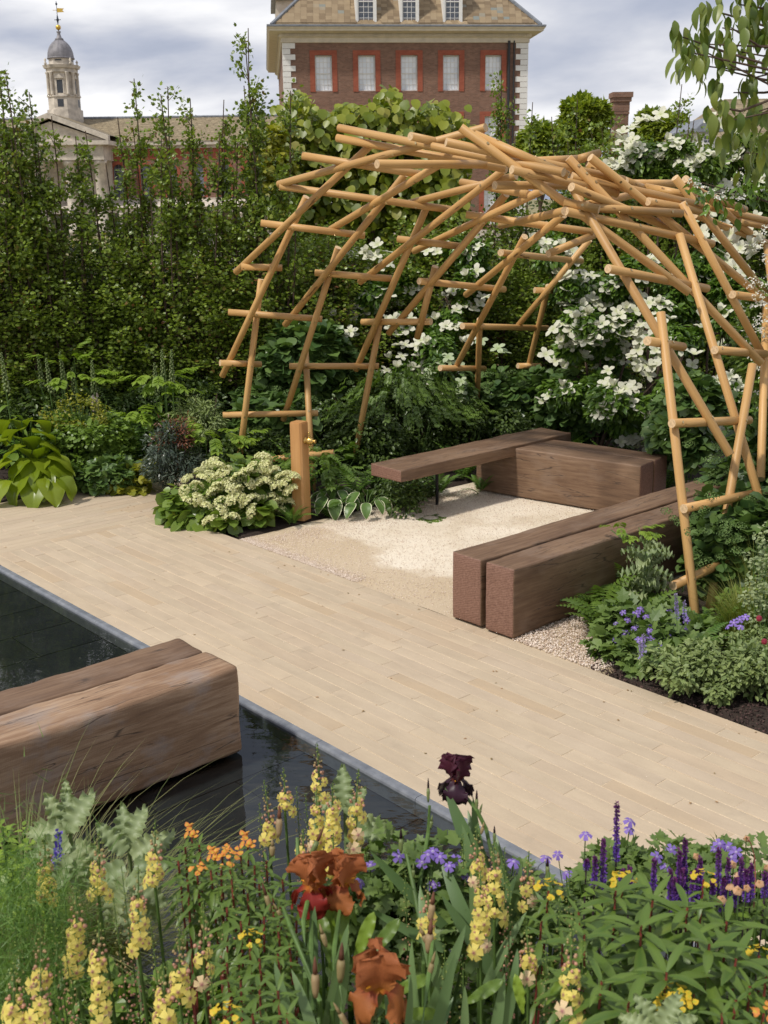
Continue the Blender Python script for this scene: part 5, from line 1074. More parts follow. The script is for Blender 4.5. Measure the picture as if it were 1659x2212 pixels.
for (u,v,s,n,l) in [(-.30,.52,.34,15,'ferny cut-leaved plant spilling over the pale gravel beside the long bench'),(-.12,.78,.36,14,'ferny plant against the side of the long bench'),(-.42,.78,.34,14,'ferny plant left of the purple geraniums'),(-.10,1.15,.34,12,'ferny tuft under the grey poppy leaves'),(-.62,.36,.24,11,'low ferny sprig over the gravel edge')]:
    fern(W(u,v,0),s,n,l,FRd)
for (x,y,d,s,l) in [(1548,1310,7.3,.30,'fern right of the foot of the front pergola post'),(1500,1330,6.9,.3,'fern below the foot of the front pergola post'),(1100,850,12.6,.55,'shaded fern left of the rear corner'),(1230,880,12.2,.5,'shaded fern behind the block bench')]:
    fern(gp(x,y,d),s,12,l)
# ---- harts-tongue under the plank
HT=[lmesh('leaf',LG(9,2,lambda u:.085*math.sin(PI*min(1,.1+u*.9))**.5,curl=c_,wave=.04,wfreq=5,start=.7,seed=i),G_mid,rnd=.2+.2*i) for i,c_ in enumerate((1.2,1.7,1.5))]
t=empty('harts_tongue_fern',W(2.50,1.66,0),0,'strap-leaved glossy fern growing under the plank seat by its steel leg','fern')
for i in range(48): a=i*2.4; d=Vector((math.cos(a),math.sin(a),rng.uniform(-.1,1.3))); place('leaf',HT[i%3],t,frame_matrix(d,(0,0,1),t.location+Vector((math.cos(a)*.07,math.sin(a)*.07,.0)),rng.uniform(.20,.36)))
# ---- big hosta, every leaf a part
def hosta_wf(u): return .40*(math.sin(PI*min(1,u**.62*.985+.015))**.75)*(1-.12*u)
HL=[lmesh('leaf',LG(12,16,hosta_wf,curl=c_,fold=.22,rib=.007,ribn=8,wave=.03,wfreq=2,start=.35,seed=i),G_hosta,rnd=.15+.2*i) for i,c_ in enumerate((1.1,1.5,1.3,.9))]
t=empty('hosta',at_z(66,1046,0),0,'huge lime-green hosta with ribbed leaves hanging over the far left paving','plant')
hp_=[]
for (x,y,ang,s,up) in [(25,925,150,.34,.5),(62,940,80,.36,.6),(100,930,40,.32,.6),(20,965,190,.36,.3),(75,965,100,.38,.45),(122,958,20,.36,.35),(30,1000,215,.36,.2),(70,1000,265,.40,.3),(112,1000,330,.38,.2),(140,1010,345,.36,.1),(150,1035,335,.28,-.1),(112,1040,300,.36,0),(70,1045,265,.38,0),(22,1035,230,.40,0),(-15,1000,200,.4,.2),(-20,950,170,.38,.4),(90,1030,285,.34,.1),(50,1020,245,.36,.1),(-10,1045,240,.34,0),(135,985,0,.34,.2),(45,905,110,.3,.7),(90,905,60,.3,.7),(10,905,140,.3,.7)]:
    dd=10.75+(1040-y)*.004; p=at(x,y,dd); c=t.location; 
    a=R_(ang); dirw=Vector((math.cos(a),math.sin(a),up*.5+.05)); base=p-Vector((math.cos(a),math.sin(a),0))*s*.45; place('leaf',HL[len(hp_)%4],t,frame_matrix(dirw,(0,0,1),base,s)); hp_.append(base)
mb=MB()
for b_ in hp_: mb.tube([Vector((rng.uniform(-.08,.08),rng.uniform(-.08,.08),0)),(b_-t.location)*.5+Vector((0,0,.12)),b_-t.location],.007,5,cap=False)
o=mb.build('stalks',[B_green],t)
# ---- cream edged hostas
def vh_mesh(i,c_):
    V,F,cc=LG(9,6,lambda u:.30*(math.sin(PI*min(1,u**.72*.98+.02))**.8),curl=c_,fold=.2,rib=.004,start=.5,seed=i); me=raw_mesh('leaf',V,F,np.full(len(V),.3),None,[G_vhosta,M_edge],True,cc)
    mi=[1 if (q%6 in (0,5)) else 0 for q in range(len(F))]; me.polygons.foreach_set('material_index',np.array(mi,dtype=np.int32)); return me
M_edge=simple('cream_leaf_edge',(0.62,0.62,0.42),.5,var=.05)
def vh_mesh2(i,c_):
    # narrow cream margin: rescale the two inner columns towards the edge
    V,F,cc=LG(9,6,lambda u:.30*(math.sin(PI*min(1,u**.72*.98+.02))**.8),curl=c_,fold=.2,rib=.004,start=.5,seed=i); V=V.reshape(10,7,3); 
    for a,b_,e in ((1,0,.72),(5,6,.72)): V[:,a]=V[:,3]*(1-.86)+V[:,b_]*.86
    me=raw_mesh('leaf',V.reshape(-1,3),F,np.full(70,.3),None,[G_vhosta,M_edge],True,cc); me.polygons.foreach_set('material_index',np.array([1 if (q%6 in (0,5)) else 0 for q in range(len(F))],dtype=np.int32)); return me
VHm=[vh_mesh2(i,c_) for i,c_ in enumerate((.9,1.3,1.1))]
for (u,v,n,s,l) in [(3.02,1.33,15,.20,'cream-edged hosta at the gravel edge near the end of the plank seat'),(3.28,1.18,13,.21,'cream-edged hosta left of the other, by the ferns behind the tap post')]:
    c=W(u,v,0); t=empty('variegated_hosta',c,0,l,'plant'); mb=MB()
    for i in range(n):
        a=i*2.4+.5; rr=rng.uniform(.06,.22); h=.26-rr*.55; b_=c+Vector((math.cos(a)*rr,math.sin(a)*rr,h)); place('leaf',VHm[i%3],t,frame_matrix((math.cos(a),math.sin(a),.25),(0,0,1),b_,s*rng.uniform(.8,1.15))); mb.tube([(0,0,0),(b_-c)*.55+Vector((0,0,.04)),b_-c],.005,5,cap=False)
    mb.build('stalks',[B_green],t)
# ---- foxgloves
M_pink=petalmat('pink_bell',(.72,.36,.40),(.75,.62,.55),.6,.3,0,.9,.05); M_bud=petalmat('pale_bud',(.16,.24,.08),(.26,.32,.13),.6,.2)
FXL=[lmesh('leaf',LG(5,2,lance(.16),curl=1.0,fold=.3,start=.4,seed=i),G_mid,rnd=.4+.2*i) for i in range(3)]
def foxglove(x,y,d,h,label,pink=False,lean=0):
    q=at(x,y,d); b_=Vector((q.x-lean,q.y,0)); t=empty('foxglove',b_,0,label,'flower'); tip=Vector((q.x,q.y,q.z)); mb=MB(); pts=[b_.lerp(tip,k/6)+Vector((lean*.2*math.sin(k/6*PI),0,0)) for k in range(7)]; mb.tube([p-b_ for p in pts],[.011-.0012*k for k in range(7)],6); mb.build('stem',[B_green],t)
    bm_=MB(); L0=(tip-b_).length
    for k in range(46):
        s=k/46; p=b_.lerp(tip,1-.30*s); a=k*2.4; r0=.010+.020*s; o_=Vector((math.cos(a)*r0,math.sin(a)*r0,0)); sz=.006+.008*s; bm_.lathe([(.001,0),(sz*.8,-sz*.6),(sz,-sz*2.0),(.001,-sz*2.4)],6,c=tuple(p-b_+o_))
    o=bm_.build('buds',[M_bud],t,True); o['kind']='stuff'
    if pink:
        for k in range(9):
            p=b_.lerp(tip,.70-.018*k); a=k*2.4; bb=MB(); bb.lathe([(.004,0),(.010,-.01),(.014,-.035),(.019,-.045)],8,c=(0,0,0)); place('flower',bb.mesh('flower',[M_pink],True),t,Matrix.Translation(p+Vector((math.cos(a)*.028,math.sin(a)*.028,0))))
    for k in range(13):
        s=rng.uniform(.02,.62); p=b_.lerp(tip,s); a=k*2.4; place('leaf',FXL[k%3],t,frame_matrix((math.cos(a),math.sin(a),.7),(0,0,1),p,.30*(1-s)+.06))
for a in [(2,761,11.6,1,'foxglove spire at the left edge of the frame'),(81,764,12.2,1,'first of the slim green foxglove spires right of the left edge'),(99,773,12.0,1,'green foxglove spire beside another, near the left edge'),(129,759,12.1,1,'green foxglove spire midway between left edge and the pink one'),(154,793,12.2,1,'shorter green foxglove spire just left of the pink one')]: foxglove(a[0],a[1],a[2],a[3],a[4],lean=-.08)
foxglove(198,777,12.0,1,'foxglove with pale pink bells against the dark hedge',True)
foxglove(333,783,12.1,1,'leftmost of three pale foxglove spires left of the pergola foot'); foxglove(349,754,12.1,1,'middle of three pale foxglove spires left of the pergola foot'); foxglove(370,754,12.0,1,'rightmost of three pale foxglove spires left of the pergola foot',lean=.05)
# ---- compound bright leaves (five leaflets along a stalk)
def spray_T(seed,n=7,l=.17,w=.5):
    r=np.random.default_rng(seed); P=[];D=[]
    for i in range(n):
        y=.25+.7*i/n
        for s in (-1,1): P.append((0,y,.05*math.sin(i))); D.append((s*.9,.55,-.25))
    P.append((0,.95,0)); D.append((0,1,-.3)); P=np.array(P,float);D=np.array(D,float); V,F,rn=inst(T_oval[0]*np.array([w*1.7,1,1]),T_oval[1],frames(D,np.array([[0,0,1.]]*len(P)),np.array([l*2.0*(1-.4*abs(.5-i//2/n)) for i in range(len(P))])),P,r.random(len(P))*.4)
    st_=np.array([(-.006,0,-.01),(.006,0,-.01),(.004,1,-.02),(-.004,1,-.02)]); n0=len(V); return np.concatenate([V,st_]),[F,np.array([[n0,n0+1,n0+2,n0+3]])],np.concatenate([rn,np.zeros(4)])
def spray_mesh(name,mat,seed,**k): V,F,rn=spray_T(seed,**k); return raw_mesh(name,V,F,rn,None,[mat],True)
SP=[spray_mesh('leaf',G_bright,s) for s in range(3)]; SPd=[spray_mesh('leaf',G_mid,s+5,n=6) for s in range(3)]
SPs=[spray_mesh('leaf',G_mid,s+15,n=9,w=.42,l=.11) for s in range(3)]
def sprays(name,label,c,rad,n,size,ms,seed,cat='plant',droop=-.1,group=None,st=6):
    t=empty(name,(c[0],c[1],0),0,label,cat,group); r=np.random.default_rng(seed)
    for i in range(n):
        u=r.normal(size=3); u/=np.linalg.norm(u); u[2]=abs(u[2]); p=Vector(c)+Vector(u*np.array(rad)*r.uniform(.5,1)); d=Vector((u[0],u[1],droop+r.uniform(-.2,.3)));
        place('leaf',ms[i%len(ms)],t,frame_matrix(d,(u[0]*.3,u[1]*.3,1),p,size*r.uniform(.7,1.2)))
    if st: stems(t,c,rad,st,B_green,seed,.005)
    return t
sprays('astilbe','bright feathery-leaved plant in the left bed, left clump',tuple(gp(305,900,11.7,.50)),(.33,.2,.28),34,.26,SP,51)
sprays('astilbe','bright feathery-leaved plant below the slim foxglove spires at far left',tuple(gp(150,840,12.1,.95)),(.45,.2,.35),22,.24,SP,52)
sprays('astilbe','bright feathery-leaved plant behind the bronze shrub',tuple(gp(345,840,12.0,.85)),(.3,.2,.3),20,.24,SP,53)
sprays('astilbe','fresh green leafy clump right of the tap post',tuple(W(3.55,1.25,.28)),(.38,.30,.28),70,.18,SPd,54)
sprays('astilbe','leafy clump with green sprays left of the tap post behind the cream flowers',tuple(gp(450,930,11.2,.45)),(.40,.2,.25),34,.22,SP,55)
sprays('arching_shrub','shrub with arching sprays of small pointed leaves behind the plank seat',tuple(gp(870,880,11.9,.62)),(.85,.35,.55),230,.21,SPs,56,'shrub',-.55,st=10)
t,P,D=bush('arching_shrub_understorey','dense dark green shrub under the arching sprays behind the plank seat','shrub',tuple(gp(850,900,12.2,.5)),(.95,.35,.5),9000,.05,T_oval,G_dark,m=26,br=.22,seed=57)
# ---- leafy mounds of the left bed
bush('heuchera','mound of tiny yellow-green flowers and leaves behind the big hosta','plant',tuple(gp(185,920,11.5,.38)),(.55,.30,.38),6500,.045,T_round,G_mid,m=26,br=.16,seed=61,st=12,stem=B_green)
t,P,D=bush('bugle_haze','airy haze of small lime flowers above the heuchera mound','plant',tuple(gp(170,880,11.5,.70)),(.45,.2,.25),1200,.022,T_round,G_lem,m=30,br=.07,seed=62,st=22,stem=B_green)
bush('epimedium','round-leaved ground cover beside the notch in the paving','plant',tuple(gp(235,990,11.25,.13)),(.42,.25,.20),1500,.075,T_round,G_hyd,m=14,br=.13,seed=63,stem=B_green)
bush('epimedium','round-leaved ground cover with yellow-green young leaves by the paving edge','plant',tuple(gp(292,1000,11.2,.12)),(.30,.18,.22),900,.07,T_round,G_lem,m=10,br=.11,seed=64,stem=B_green)
G_leuc=leafmat('dark_glossy_leaf',(0.026,0.058,0.036),(0.078,0.124,0.085),.28,.1,.2); G_bronze=leafmat('bronze_leaf',(0.11,0.055,0.032),(0.19,0.095,0.05),.4,.25,.2)
t,P,D=bush('bronze_shrub','dark glossy shrub with copper-red young leaves on top beside the paving','shrub',tuple(gp(378,985,11.0,.36)),(.30,.28,.40),4200,.065,T_lance,G_leuc,m=24,br=.14,seed=65,jit=.6)
P2,D2=blobs(tuple(gp(372,925,11.0,.64)),(.26,.22,.16),12,.09,700,66); leaves('young_leaves',P2,D2,.055,T_lance,G_bronze,t,seed=66)
bush('skimmia','grey-green narrow-leaved shrub with small cream buds left of the pergola foot','shrub',tuple(gp(430,880,11.9,.62)),(.32,.22,.30),2600,.065,T_lance,G_grey,m=18,br=.12,seed=67)
for (x,y,d,sx,sz,zc_,k,mt,lb,sd_) in [(60,860,12.3,.75,.45,.45,5500,G_dark,'shaded leafy undergrowth at the foot of the hedge, far left',71),(240,860,12.5,.8,.45,.45,6000,G_dark,'shaded leafy undergrowth below the pink foxglove',72),(420,860,12.7,.7,.5,.5,6000,G_dark,'shaded leafy undergrowth left of the pergola feet',73)]:
    bush('undergrowth',lb,'plants',tuple(gp(x,y,d,zc_)),(sx,.3,sz),k,.06,T_oval,mt,m=26,br=.2,seed=sd_,stem=B_green)
# ---- cream lacecap shrub beside the post: each flower head a part
M_creamh=petalmat('cream_floret',(.80,.79,.47),(.60,.64,.26),.65,.3,0,.5,.05); G_crl=leafmat('round_shrub_leaf',(0.065,0.150,0.023),(0.150,0.280,0.042),.36,.28,.2,tint=((.20,.20,.03),.03))
c=tuple(W(3.75,.30,.22)); t,P,D=bush('cream_hydrangea','rounded shrub smothered in creamy domed flower heads at the path corner','shrub',c,(.66,.42,.30),1500,.095,T_round,G_crl,m=24,br=.17,seed=81,smooth=True,st=14,up=.8,droop=.3)
CH=[head_mesh('flower_head',M_creamh,s+40,n=240,flat=.65,sz=.20) for s in range(4)]
hd=[(405,1035),(398,1060),(430,1020),(425,1050),(445,1010),(460,1000),(475,1008),(440,1035),(455,1025),(470,1030),(485,1020),(490,1040),(500,1055),(515,1035),(530,1020),(545,1012),(560,1020),(575,1010),(590,1018),(605,1030),(620,1025),(632,1030),(540,1045),(555,1050),(570,1040),(585,1045),(600,1050),(615,1045),(500,1080),(520,1075),(535,1085),(550,1075),(565,1080),(585,1075),(600,1085),(460,1065),(475,1085),(430,1080),(445,1095),(410,1085),(480,1105),(545,1105),(575,1105),(610,1105),(625,1085),(500,1120),(455,1125),(568,990),(572,1005),(515,1060),(628,1060),(470,1055)]
for (x,y) in hd:
    d=10.05+(1100-y)*.0062; 
    if x>600: d-=.05
    p=at(x,y,front(P,x,y,d,26,.11)); place('flower_head',CH[rng.integers(4)],t,frame_matrix((rng.normal(0,.3),rng.normal(0,.3)-.3,.25),(rng.normal(0,.2),-.35,1),p,rng.uniform(.055,.085)))
leaves('low_leaves',*blobs(tuple(W(3.65,.22,.10)),(.62,.32,.14),14,.12,420,82),.12,T_round,G_crl,t,up=.6,droop=.5,smooth=True,seed=83)
# ---- green hydrangeas
M_gh=petalmat('green_floret',(.16,.24,.07),(.10,.17,.05),.65,.15,0,.8,.1); GH=[head_mesh('flower_head',M_gh,s+60,n=90,flat=.45,sz=.16) for s in range(3)]
def hydrangea(label,c,rad,k,size,heads,seed,hs=.06,mat=None,m=22,br=.2):
    t,P,D=bush('hydrangea',label,'shrub',c,rad,k,size,T_round,mat or G_hyd,m=m,br=br,seed=seed,smooth=True,up=.8,droop=.25,stem=B_green)
    for (x,y,d) in heads: place('flower_head',GH[rng.integers(3)],t,frame_matrix((1,rng.normal(0,.3),.1),(rng.normal(0,.2),-.3,1),at(x,y,front(P,x,y,d,18,.03)),hs*rng.uniform(.8,1.2)))
    return t
hydrangea('large-leaved green hydrangea behind the left feet of the pergola',tuple(gp(640,800,12.6,.85)),(.75,.3,.62),3600,.13,scat(26,545,770,735,860,12.25,5),91,mat=G_hyd)
hydrangea('hydrangea with green flower heads behind the left pergola foot, lower clump',tuple(gp(590,900,12.0,.45)),(.5,.25,.4),1600,.12,scat(10,560,700,840,930,11.75,6),92)
hydrangea('hydrangea with flat green heads behind the block bench, left clump',tuple(gp(1110,860,12.9,.62)),(.62,.35,.45),2600,.10,scat(20,1040,1190,800,870,12.5,7),93)
hydrangea('hydrangea with flat green heads behind the block bench, right clump',tuple(gp(1270,880,12.5,.6)),(.70,.35,.45),3000,.10,scat(20,1180,1390,805,900,12.1,8),94)
hydrangea('hydrangea between the bench end and the front pergola post',tuple(gp(1480,930,10.6,.72)),(.28,.3,.45),2200,.10,scat(8,1450,1510,850,950,10.2,9),95)
hydrangea('hydrangea with green heads behind the ladder-like front ribs',tuple(W(-.25,3.2,.60)),(.75,.75,.62),6500,.105,scat(26,1480,1650,960,1100,8.5,10,.1),96,hs=.055,m=34)
hydrangea('dark-leaved hydrangea filling the pergola base at the right edge',tuple(W(-.9,2.35,.45)),(.62,.62,.5),5200,.105,scat(22,1490,1655,1060,1230,7.7,11,.1),97,hs=.05,m=30)
hydrangea('hydrangea growing against the side of the long bench, right of the lime sprig',tuple(W(-.32,1.95,.36)),(.30,.55,.34),2200,.095,[(1440,1105,8.1),(1455,1120,8.1),(1415,1160,8.0),(1480,1060,8.2),(1400,1195,7.9),(1470,1130,8.0),(1510,1040,8.3)],98,hs=.04,m=20,br=.16)
for (x,y,d,sx,sz,zc_,k,lb,sd_) in [(1180,900,12.6,1.3,.22,.22,5000,'low dark undergrowth behind the block bench',75),(760,950,11.9,.9,.3,.28,6000,'shaded undergrowth left of the plank seat',76),(1010,930,12.3,.8,.3,.3,5000,'shaded undergrowth behind the plank seat',77),(560,960,11.5,.6,.25,.25,4000,'undergrowth behind the cream-flowered shrub',78)]:
    bush('undergrowth',lb,'plants',tuple(gp(x,y,d,zc_)),(sx,.35,sz),k,.055,T_oval,G_dark,m=30,br=.17,seed=sd_,stem=B_green)
bush('undergrowth','low leafy cover at the edge of the gravel under the plank seat','plants',tuple(W(3.3,2.0,.12)),(.35,1.0,.16),5000,.045,T_oval,G_dark,m=34,br=.13,seed=79,stem=B_green)
# ---- right front bed
def geranium_flower(seed=0,pet=5,w=.36,notch=True,curl=.3):
    V=[];F=[];cc=[];n=0
    for q in range(pet):
        T=LG(3,2,lambda u:w*(u**.7)*(1 if u<.9 else .8)+.03,curl=curl,fold=.1,start=.15,seed=q+seed); a=2*PI*q/pet; c_,s_=math.cos(a),math.sin(a); A=T[0]*.5; V.append(np.stack([A[:,0]*c_-A[:,1]*s_,A[:,0]*s_+A[:,1]*c_,A[:,2]+.002*(q%2)],1)); F.append(T[1]+n); n+=len(A); cc.append(np.repeat(np.arange(4)/3,3))
    return np.concatenate(V),np.concatenate(F),np.concatenate(cc)
M_ger=petalmat('violet_petal',(.30,.20,.62),(.62,.55,.75),.55,.3,.05,.5,.1,mid=(.26,.14,.55)); GF=[flower_mesh('flower',geranium_flower(i,curl=.2+.4*i),M_ger) for i in range(2)]
def gflowers(t,L_,size,ms=None,camw=1.0,stemz=.14,P=None):
    mb=MB()
    for (x,y,d) in L_:
        p=at(x,y,d if P is None else front(P,x,y,d,20,.03)); put_flower((ms or GF)[rng.integers(2)],t,p,size*rng.uniform(.85,1.1),camw=camw); mb.tube([p-t.location,p-t.location-Vector((rng.uniform(-.03,.03),rng.uniform(-.03,.03),stemz))],.0018,4,cap=False)
    o=mb.build('flower_stems',[B_green],t); o['kind']='stuff'
G_ger=leafmat('geranium_leaf',(0.072,0.156,0.033),(0.137,0.254,0.058),.5,.25,.25)
t,P,D=bush('geranium','hardy geranium with violet flowers spilling towards the path below the front post','plant',tuple(W(-.70,.50,.10)),(.42,.38,.13),1900,.085,T_lobe,G_ger,m=26,br=.12,seed=101,up=.9,stem=B_green)
gflowers(t,[(1345,1322,6.9),(1330,1345,6.8),(1370,1355,6.8),(1385,1315,7.0),(1395,1330,7.0),(1408,1348,6.8),(1398,1375,6.6),(1412,1382,6.6),(1380,1380,6.6),(1300,1362,6.7),(1402,1362,6.7),(1448,1318,7.0),(1472,1328,7.0),(1464,1352,6.8),(1478,1356,6.8),(1482,1340,6.9),(1350,1368,6.6),(1460,1385,6.6),(1440,1372,6.6),(1357,1338,6.8),(1375,1325,6.9),(1425,1395,6.5),(1330,1380,6.5)],.052,P=P)
t,P,D=bush('catmint','grey-green leafy catmint mound along the soil edge of the path','plant',tuple(W(-1.40,.42,.13)),(.60,.36,.15),6500,.040,T_oval,G_grey,m=40,br=.10,seed=102,up=.7,stem=B_green)
t,P,D=bush('catmint','grey-green leafy catmint mound at the right edge by the path','plant',tuple(W(-2.25,.42,.13)),(.50,.34,.15),5200,.040,T_oval,G_grey,m=34,br=.10,seed=103,up=.7,stem=B_green)
t,P,D=bush('geranium','geranium mound behind the catmint at the right edge with a few violet flowers','plant',tuple(W(-2.0,1.0,.15)),(.45,.35,.14),2000,.075,T_lobe,G_ger,m=30,br=.12,seed=104,up=.9,stem=B_green); gflowers(t,[(1598,1338,6.4),(1610,1332,6.4),(1585,1345,6.4),(1572,1352,6.4),(1600,1352,6.3)],.050,P=P)
bush('undergrowth','mixed low leaves between the geraniums and the front pergola post','plants',tuple(W(-1.15,1.35,.10)),(.45,.5,.12),4200,.05,T_oval,G_mid,m=40,br=.14,seed=105,stem=B_green)
def spike(parent,base,tip,r0,mat,seed,frac=.6,n=70,sz=.012,name='flower_spike',taper=.5):
    r=np.random.default_rng(seed); b_=np.array(base);t_=np.array(tip); s=1-frac*r.random(n)**1.0; P=b_[None]+(t_-b_)[None]*s[:,None]; a=r.uniform(0,2*PI,n); lv=np.round(s*14)/14; P=b_[None]+(t_-b_)[None]*(.2*s+.8*lv)[:,None]; rr=r0*(1-(s-(1-frac))/frac*taper)*r.uniform(.4,1,n)
    o_=np.stack([np.cos(a)*rr,np.sin(a)*rr,r.uniform(-.002,.004,n)],1); D=nrm(o_+np.array([0,0,r0*.5])); tv,tf=T_small; V,F,rn=inst(tv*np.array([1.5,1,1.5]),tf,frames(D,nrm(r.normal(size=(n,3))),r.uniform(sz*.7,sz*1.2,n)),P+o_*.6-np.array(parent.location),r.random(n)); cc=np.repeat(1-(s-(1-frac))/frac,5)
    return obj(name,raw_mesh(name,V,F,rn,None,[mat],False,cc),parent)
M_nep=petalmat('mauve_floret',(.36,.30,.60),(.30,.24,.40),.6,.2,0,.8,.15)
t=empty('catmint_spikes',W(-.8,.75,0),0,'catmint with upright mauve spikes rising among the geraniums','plant'); mb=MB()
for i,(x,y0,y1,d) in enumerate([(1460,1285,1318,6.9),(1462,1300,1330,6.9),(1390,1372,1400,6.5),(1383,1385,1412,6.4),(1478,1300,1322,6.8)]): tp_=at(x,y0,d); bs=at(x+2,y1+25,d); spike(t,bs,tp_,.014,M_nep,i+5,.75,80,.012); mb.tube([tp_-t.location,bs-t.location-Vector((0,0,.03))],.0022,4,cap=False)
mb.build('stems',[B_green],t)
# grass tuft
def grass(name,label,c,n,h,lean,mat,seed,wd=.004,spread=.06,cat='grass'):
    t=empty(name,c,0,label,cat); r=random.Random(seed); V=[];F=[];k=0;rn=[]
    for i in range(n):
        a=r.uniform(0,2*PI); hh=h*r.uniform(.55,1.1); ln=lean*r.uniform(.2,1.3)*hh; bx,by=math.cos(a)*spread*r.random(),math.sin(a)*spread*r.random(); a2=a+r.uniform(-.5,.5); q=r.random(); sx,sy=-math.sin(a2)*wd,math.cos(a2)*wd; m_=6
        for j in range(m_+1):
            s=j/m_; x=bx+math.cos(a2)*ln*s**1.8; y=by+math.sin(a2)*ln*s**1.8; z=hh*(s-.35*lean*s**3); w_=(1-s)**.6; V+=[(x-sx*w_,y-sy*w_,z),(x+sx*w_,y+sy*w_,z)]; rn+=[q,q]
        F+=[(k+2*j,k+2*j+1,k+2*j+3,k+2*j+2) for j in range(m_)]; k+=2*(m_+1)
    o=obj('blades',raw_mesh('blades',V,np.array(F),rn,None,[mat],True),t); o['kind']='stuff'; return t
G_grass=leafmat('grass_blade',(0.098,0.169,0.026),(0.221,0.299,0.058),.45,.35,.1); G_grassb=leafmat('tawny_grass_blade',(0.085,0.150,0.035),(0.20,0.25,0.09),.45,.35,.1)
grass('grass_tuft','fine upright green grass right of the front pergola post',tuple(W(-1.10,1.02,0)),800,.46,.6,G_grass,1,.0032,.16); grass('grass_tuft','fine green grass behind the other, nearer the right edge',tuple(W(-1.42,1.25,0)),700,.55,.6,G_grass,2,.0032,.16)
grass('grass_tuft','wispy grass leaning across the foot of the ladder-like ribs',tuple(W(-.85,1.55,0)),90,.75,.6,G_grass,3,.0018,.08)
bush('thalictrum','blue-grey small-leaved plant at the right edge behind the grass','plant',tuple(gp(1655,1240,6.9,.50)),(.12,.2,.40),900,.022,T_round,G_glauc,m=22,br=.07,seed=106,stem=B_green)
M_sang=simple('dark_red_bobble',(.20,.012,.03),.7); t=empty('sanguisorba',gp(1650,1380,5.9),0,'two dark red thistle-like bobbles at the right edge','flower'); mb=MB()
for (x,y) in ((1640,1336),(1651,1386)): p=at(x,y,6.0)-t.location; b_=MB(); b_.lathe([(.002,-.016),(.012,-.012),(.017,0),(.013,.012),(.002,.018)],8,c=tuple(p)); b_.build('flower_head',[M_sang],t); mb.tube([p,p+Vector((.06,0,-.25)),Vector((.1,0,0))],.0025,4)
mb.build('stems',[B_green],t)
# lime sprig over the bench side
t=sprays('lime_sprig','lime-green compound leaves leaning against the side of the long bench',tuple(at(1345,1150,7.75)),(.22,.08,.10),9,.15,SP,107,droop=-.05,st=0); mb=MB(); e=[(1350,1150),(1320,1145),(1380,1140)]; b0=W(-.35,.95,0)
for q in e: mb.tube([b0-t.location,at(1400,1205,7.6)-t.location,at(*q,7.75)-t.location],.004,5,cap=False)
mb.build('stems',[B_green],t); t.location.z+=0
# opium poppies: jagged grey leaves as parts
def poppy_leaf(seed,c_,w=.235): return LG(22,6,lambda u:w*(math.sin(PI*min(1,.12+u*.88))**.7)*(1.1-.3*u),curl=c_,fold=.35,wave=.15,wfreq=5.5,serr=.5,sfreq=13,start=.2,seed=seed,rib=.004)
PPm=[lmesh('leaf',poppy_leaf(i,c_),G_glauc,rnd=.15+.2*i) for i,c_ in enumerate((.7,1.2,.3,1.0))]
def poppy(label,c,h,n,size,seed,up=.9,lean=(0,0)):
    t=empty('poppy_plant',c,0,label,'plant'); r=random.Random(seed); mb=MB(); mb.tube([(0,0,0),(lean[0]*.5,lean[1]*.5,h*.5),(lean[0],lean[1],h)],[.010,.008,.005],6); mb.build('stem',[G_glauc],t)
    for i in range(n):
        s=(i+.5)/n; a=i*2.4+seed; z=h*(.15+.82*s); d=Vector((math.cos(a),math.sin(a),up*(.4+.9*s))); place('leaf',PPm[i%4],t,frame_matrix(d,(0,0,1),Vector(c)+Vector((lean[0]*s,lean[1]*s,z)),size*(1.15-.45*s)*r.uniform(.85,1.15)))
    return t
poppy('grey-green jagged poppy leaves beside the bench and the front pergola post',W(-.36,.92,0),.52,15,.24,3); poppy('second clump of grey poppy leaves just behind the first, by the front post',W(-.25,1.15,0),.48,11,.22,5)
# ================================================================== foreground bed
def fp(x,y,d): return at(x,y,d)
def ground_under(p): return Vector((p.x,p.y,0.03))
# filler greenery low down so the earth shows only in gaps
for (x0,zc_,y_,rx,k,sz,T_,mt,lb,sd_) in [(-1.15,.30,2.95,.42,3200,.055,T_oval,G_mid,'leafy mint-like clump at the left edge under the near bench',201),(-.62,.26,2.95,.42,3000,.05,T_oval,G_mid,'low mixed leaves behind the left mullein spikes',202),(-.1,.22,3.05,.42,2400,.05,T_oval,G_mid,'low mixed leaves under the copper irises',203),(.35,.20,3.0,.42,2200,.055,T_oval,G_mid,'low mixed leaves under the mullein right of centre',204),(.85,.22,3.0,.45,2600,.055,T_oval,G_mid,'low mixed leaves under the right-hand spurge',205),(1.35,.24,3.1,.42,2800,.055,T_oval,G_mid,'low mixed leaves in the bottom right corner',206)]:
    bush('undergrowth',lb,'plants',(x0,y_-.1,zc_),(rx,.45,.25),k,sz,T_,mt,m=30,br=.13,seed=sd_,stem=B_green)
for (x0,lb,sd_) in [(-1.0,'leaves low at the bottom left corner',211),(-.45,'leaves low at the bottom, left of centre',212),(.1,'leaves low at the bottom centre',213),(.6,'leaves low at the bottom, right of centre',214),(1.1,'leaves low in the bottom right',215)]:
    bush('undergrowth',lb,'plants',(x0,2.25,.28),(.34,.35,.24),2600,.05,T_oval,G_mid,m=26,br=.13,seed=sd_,stem=B_green)
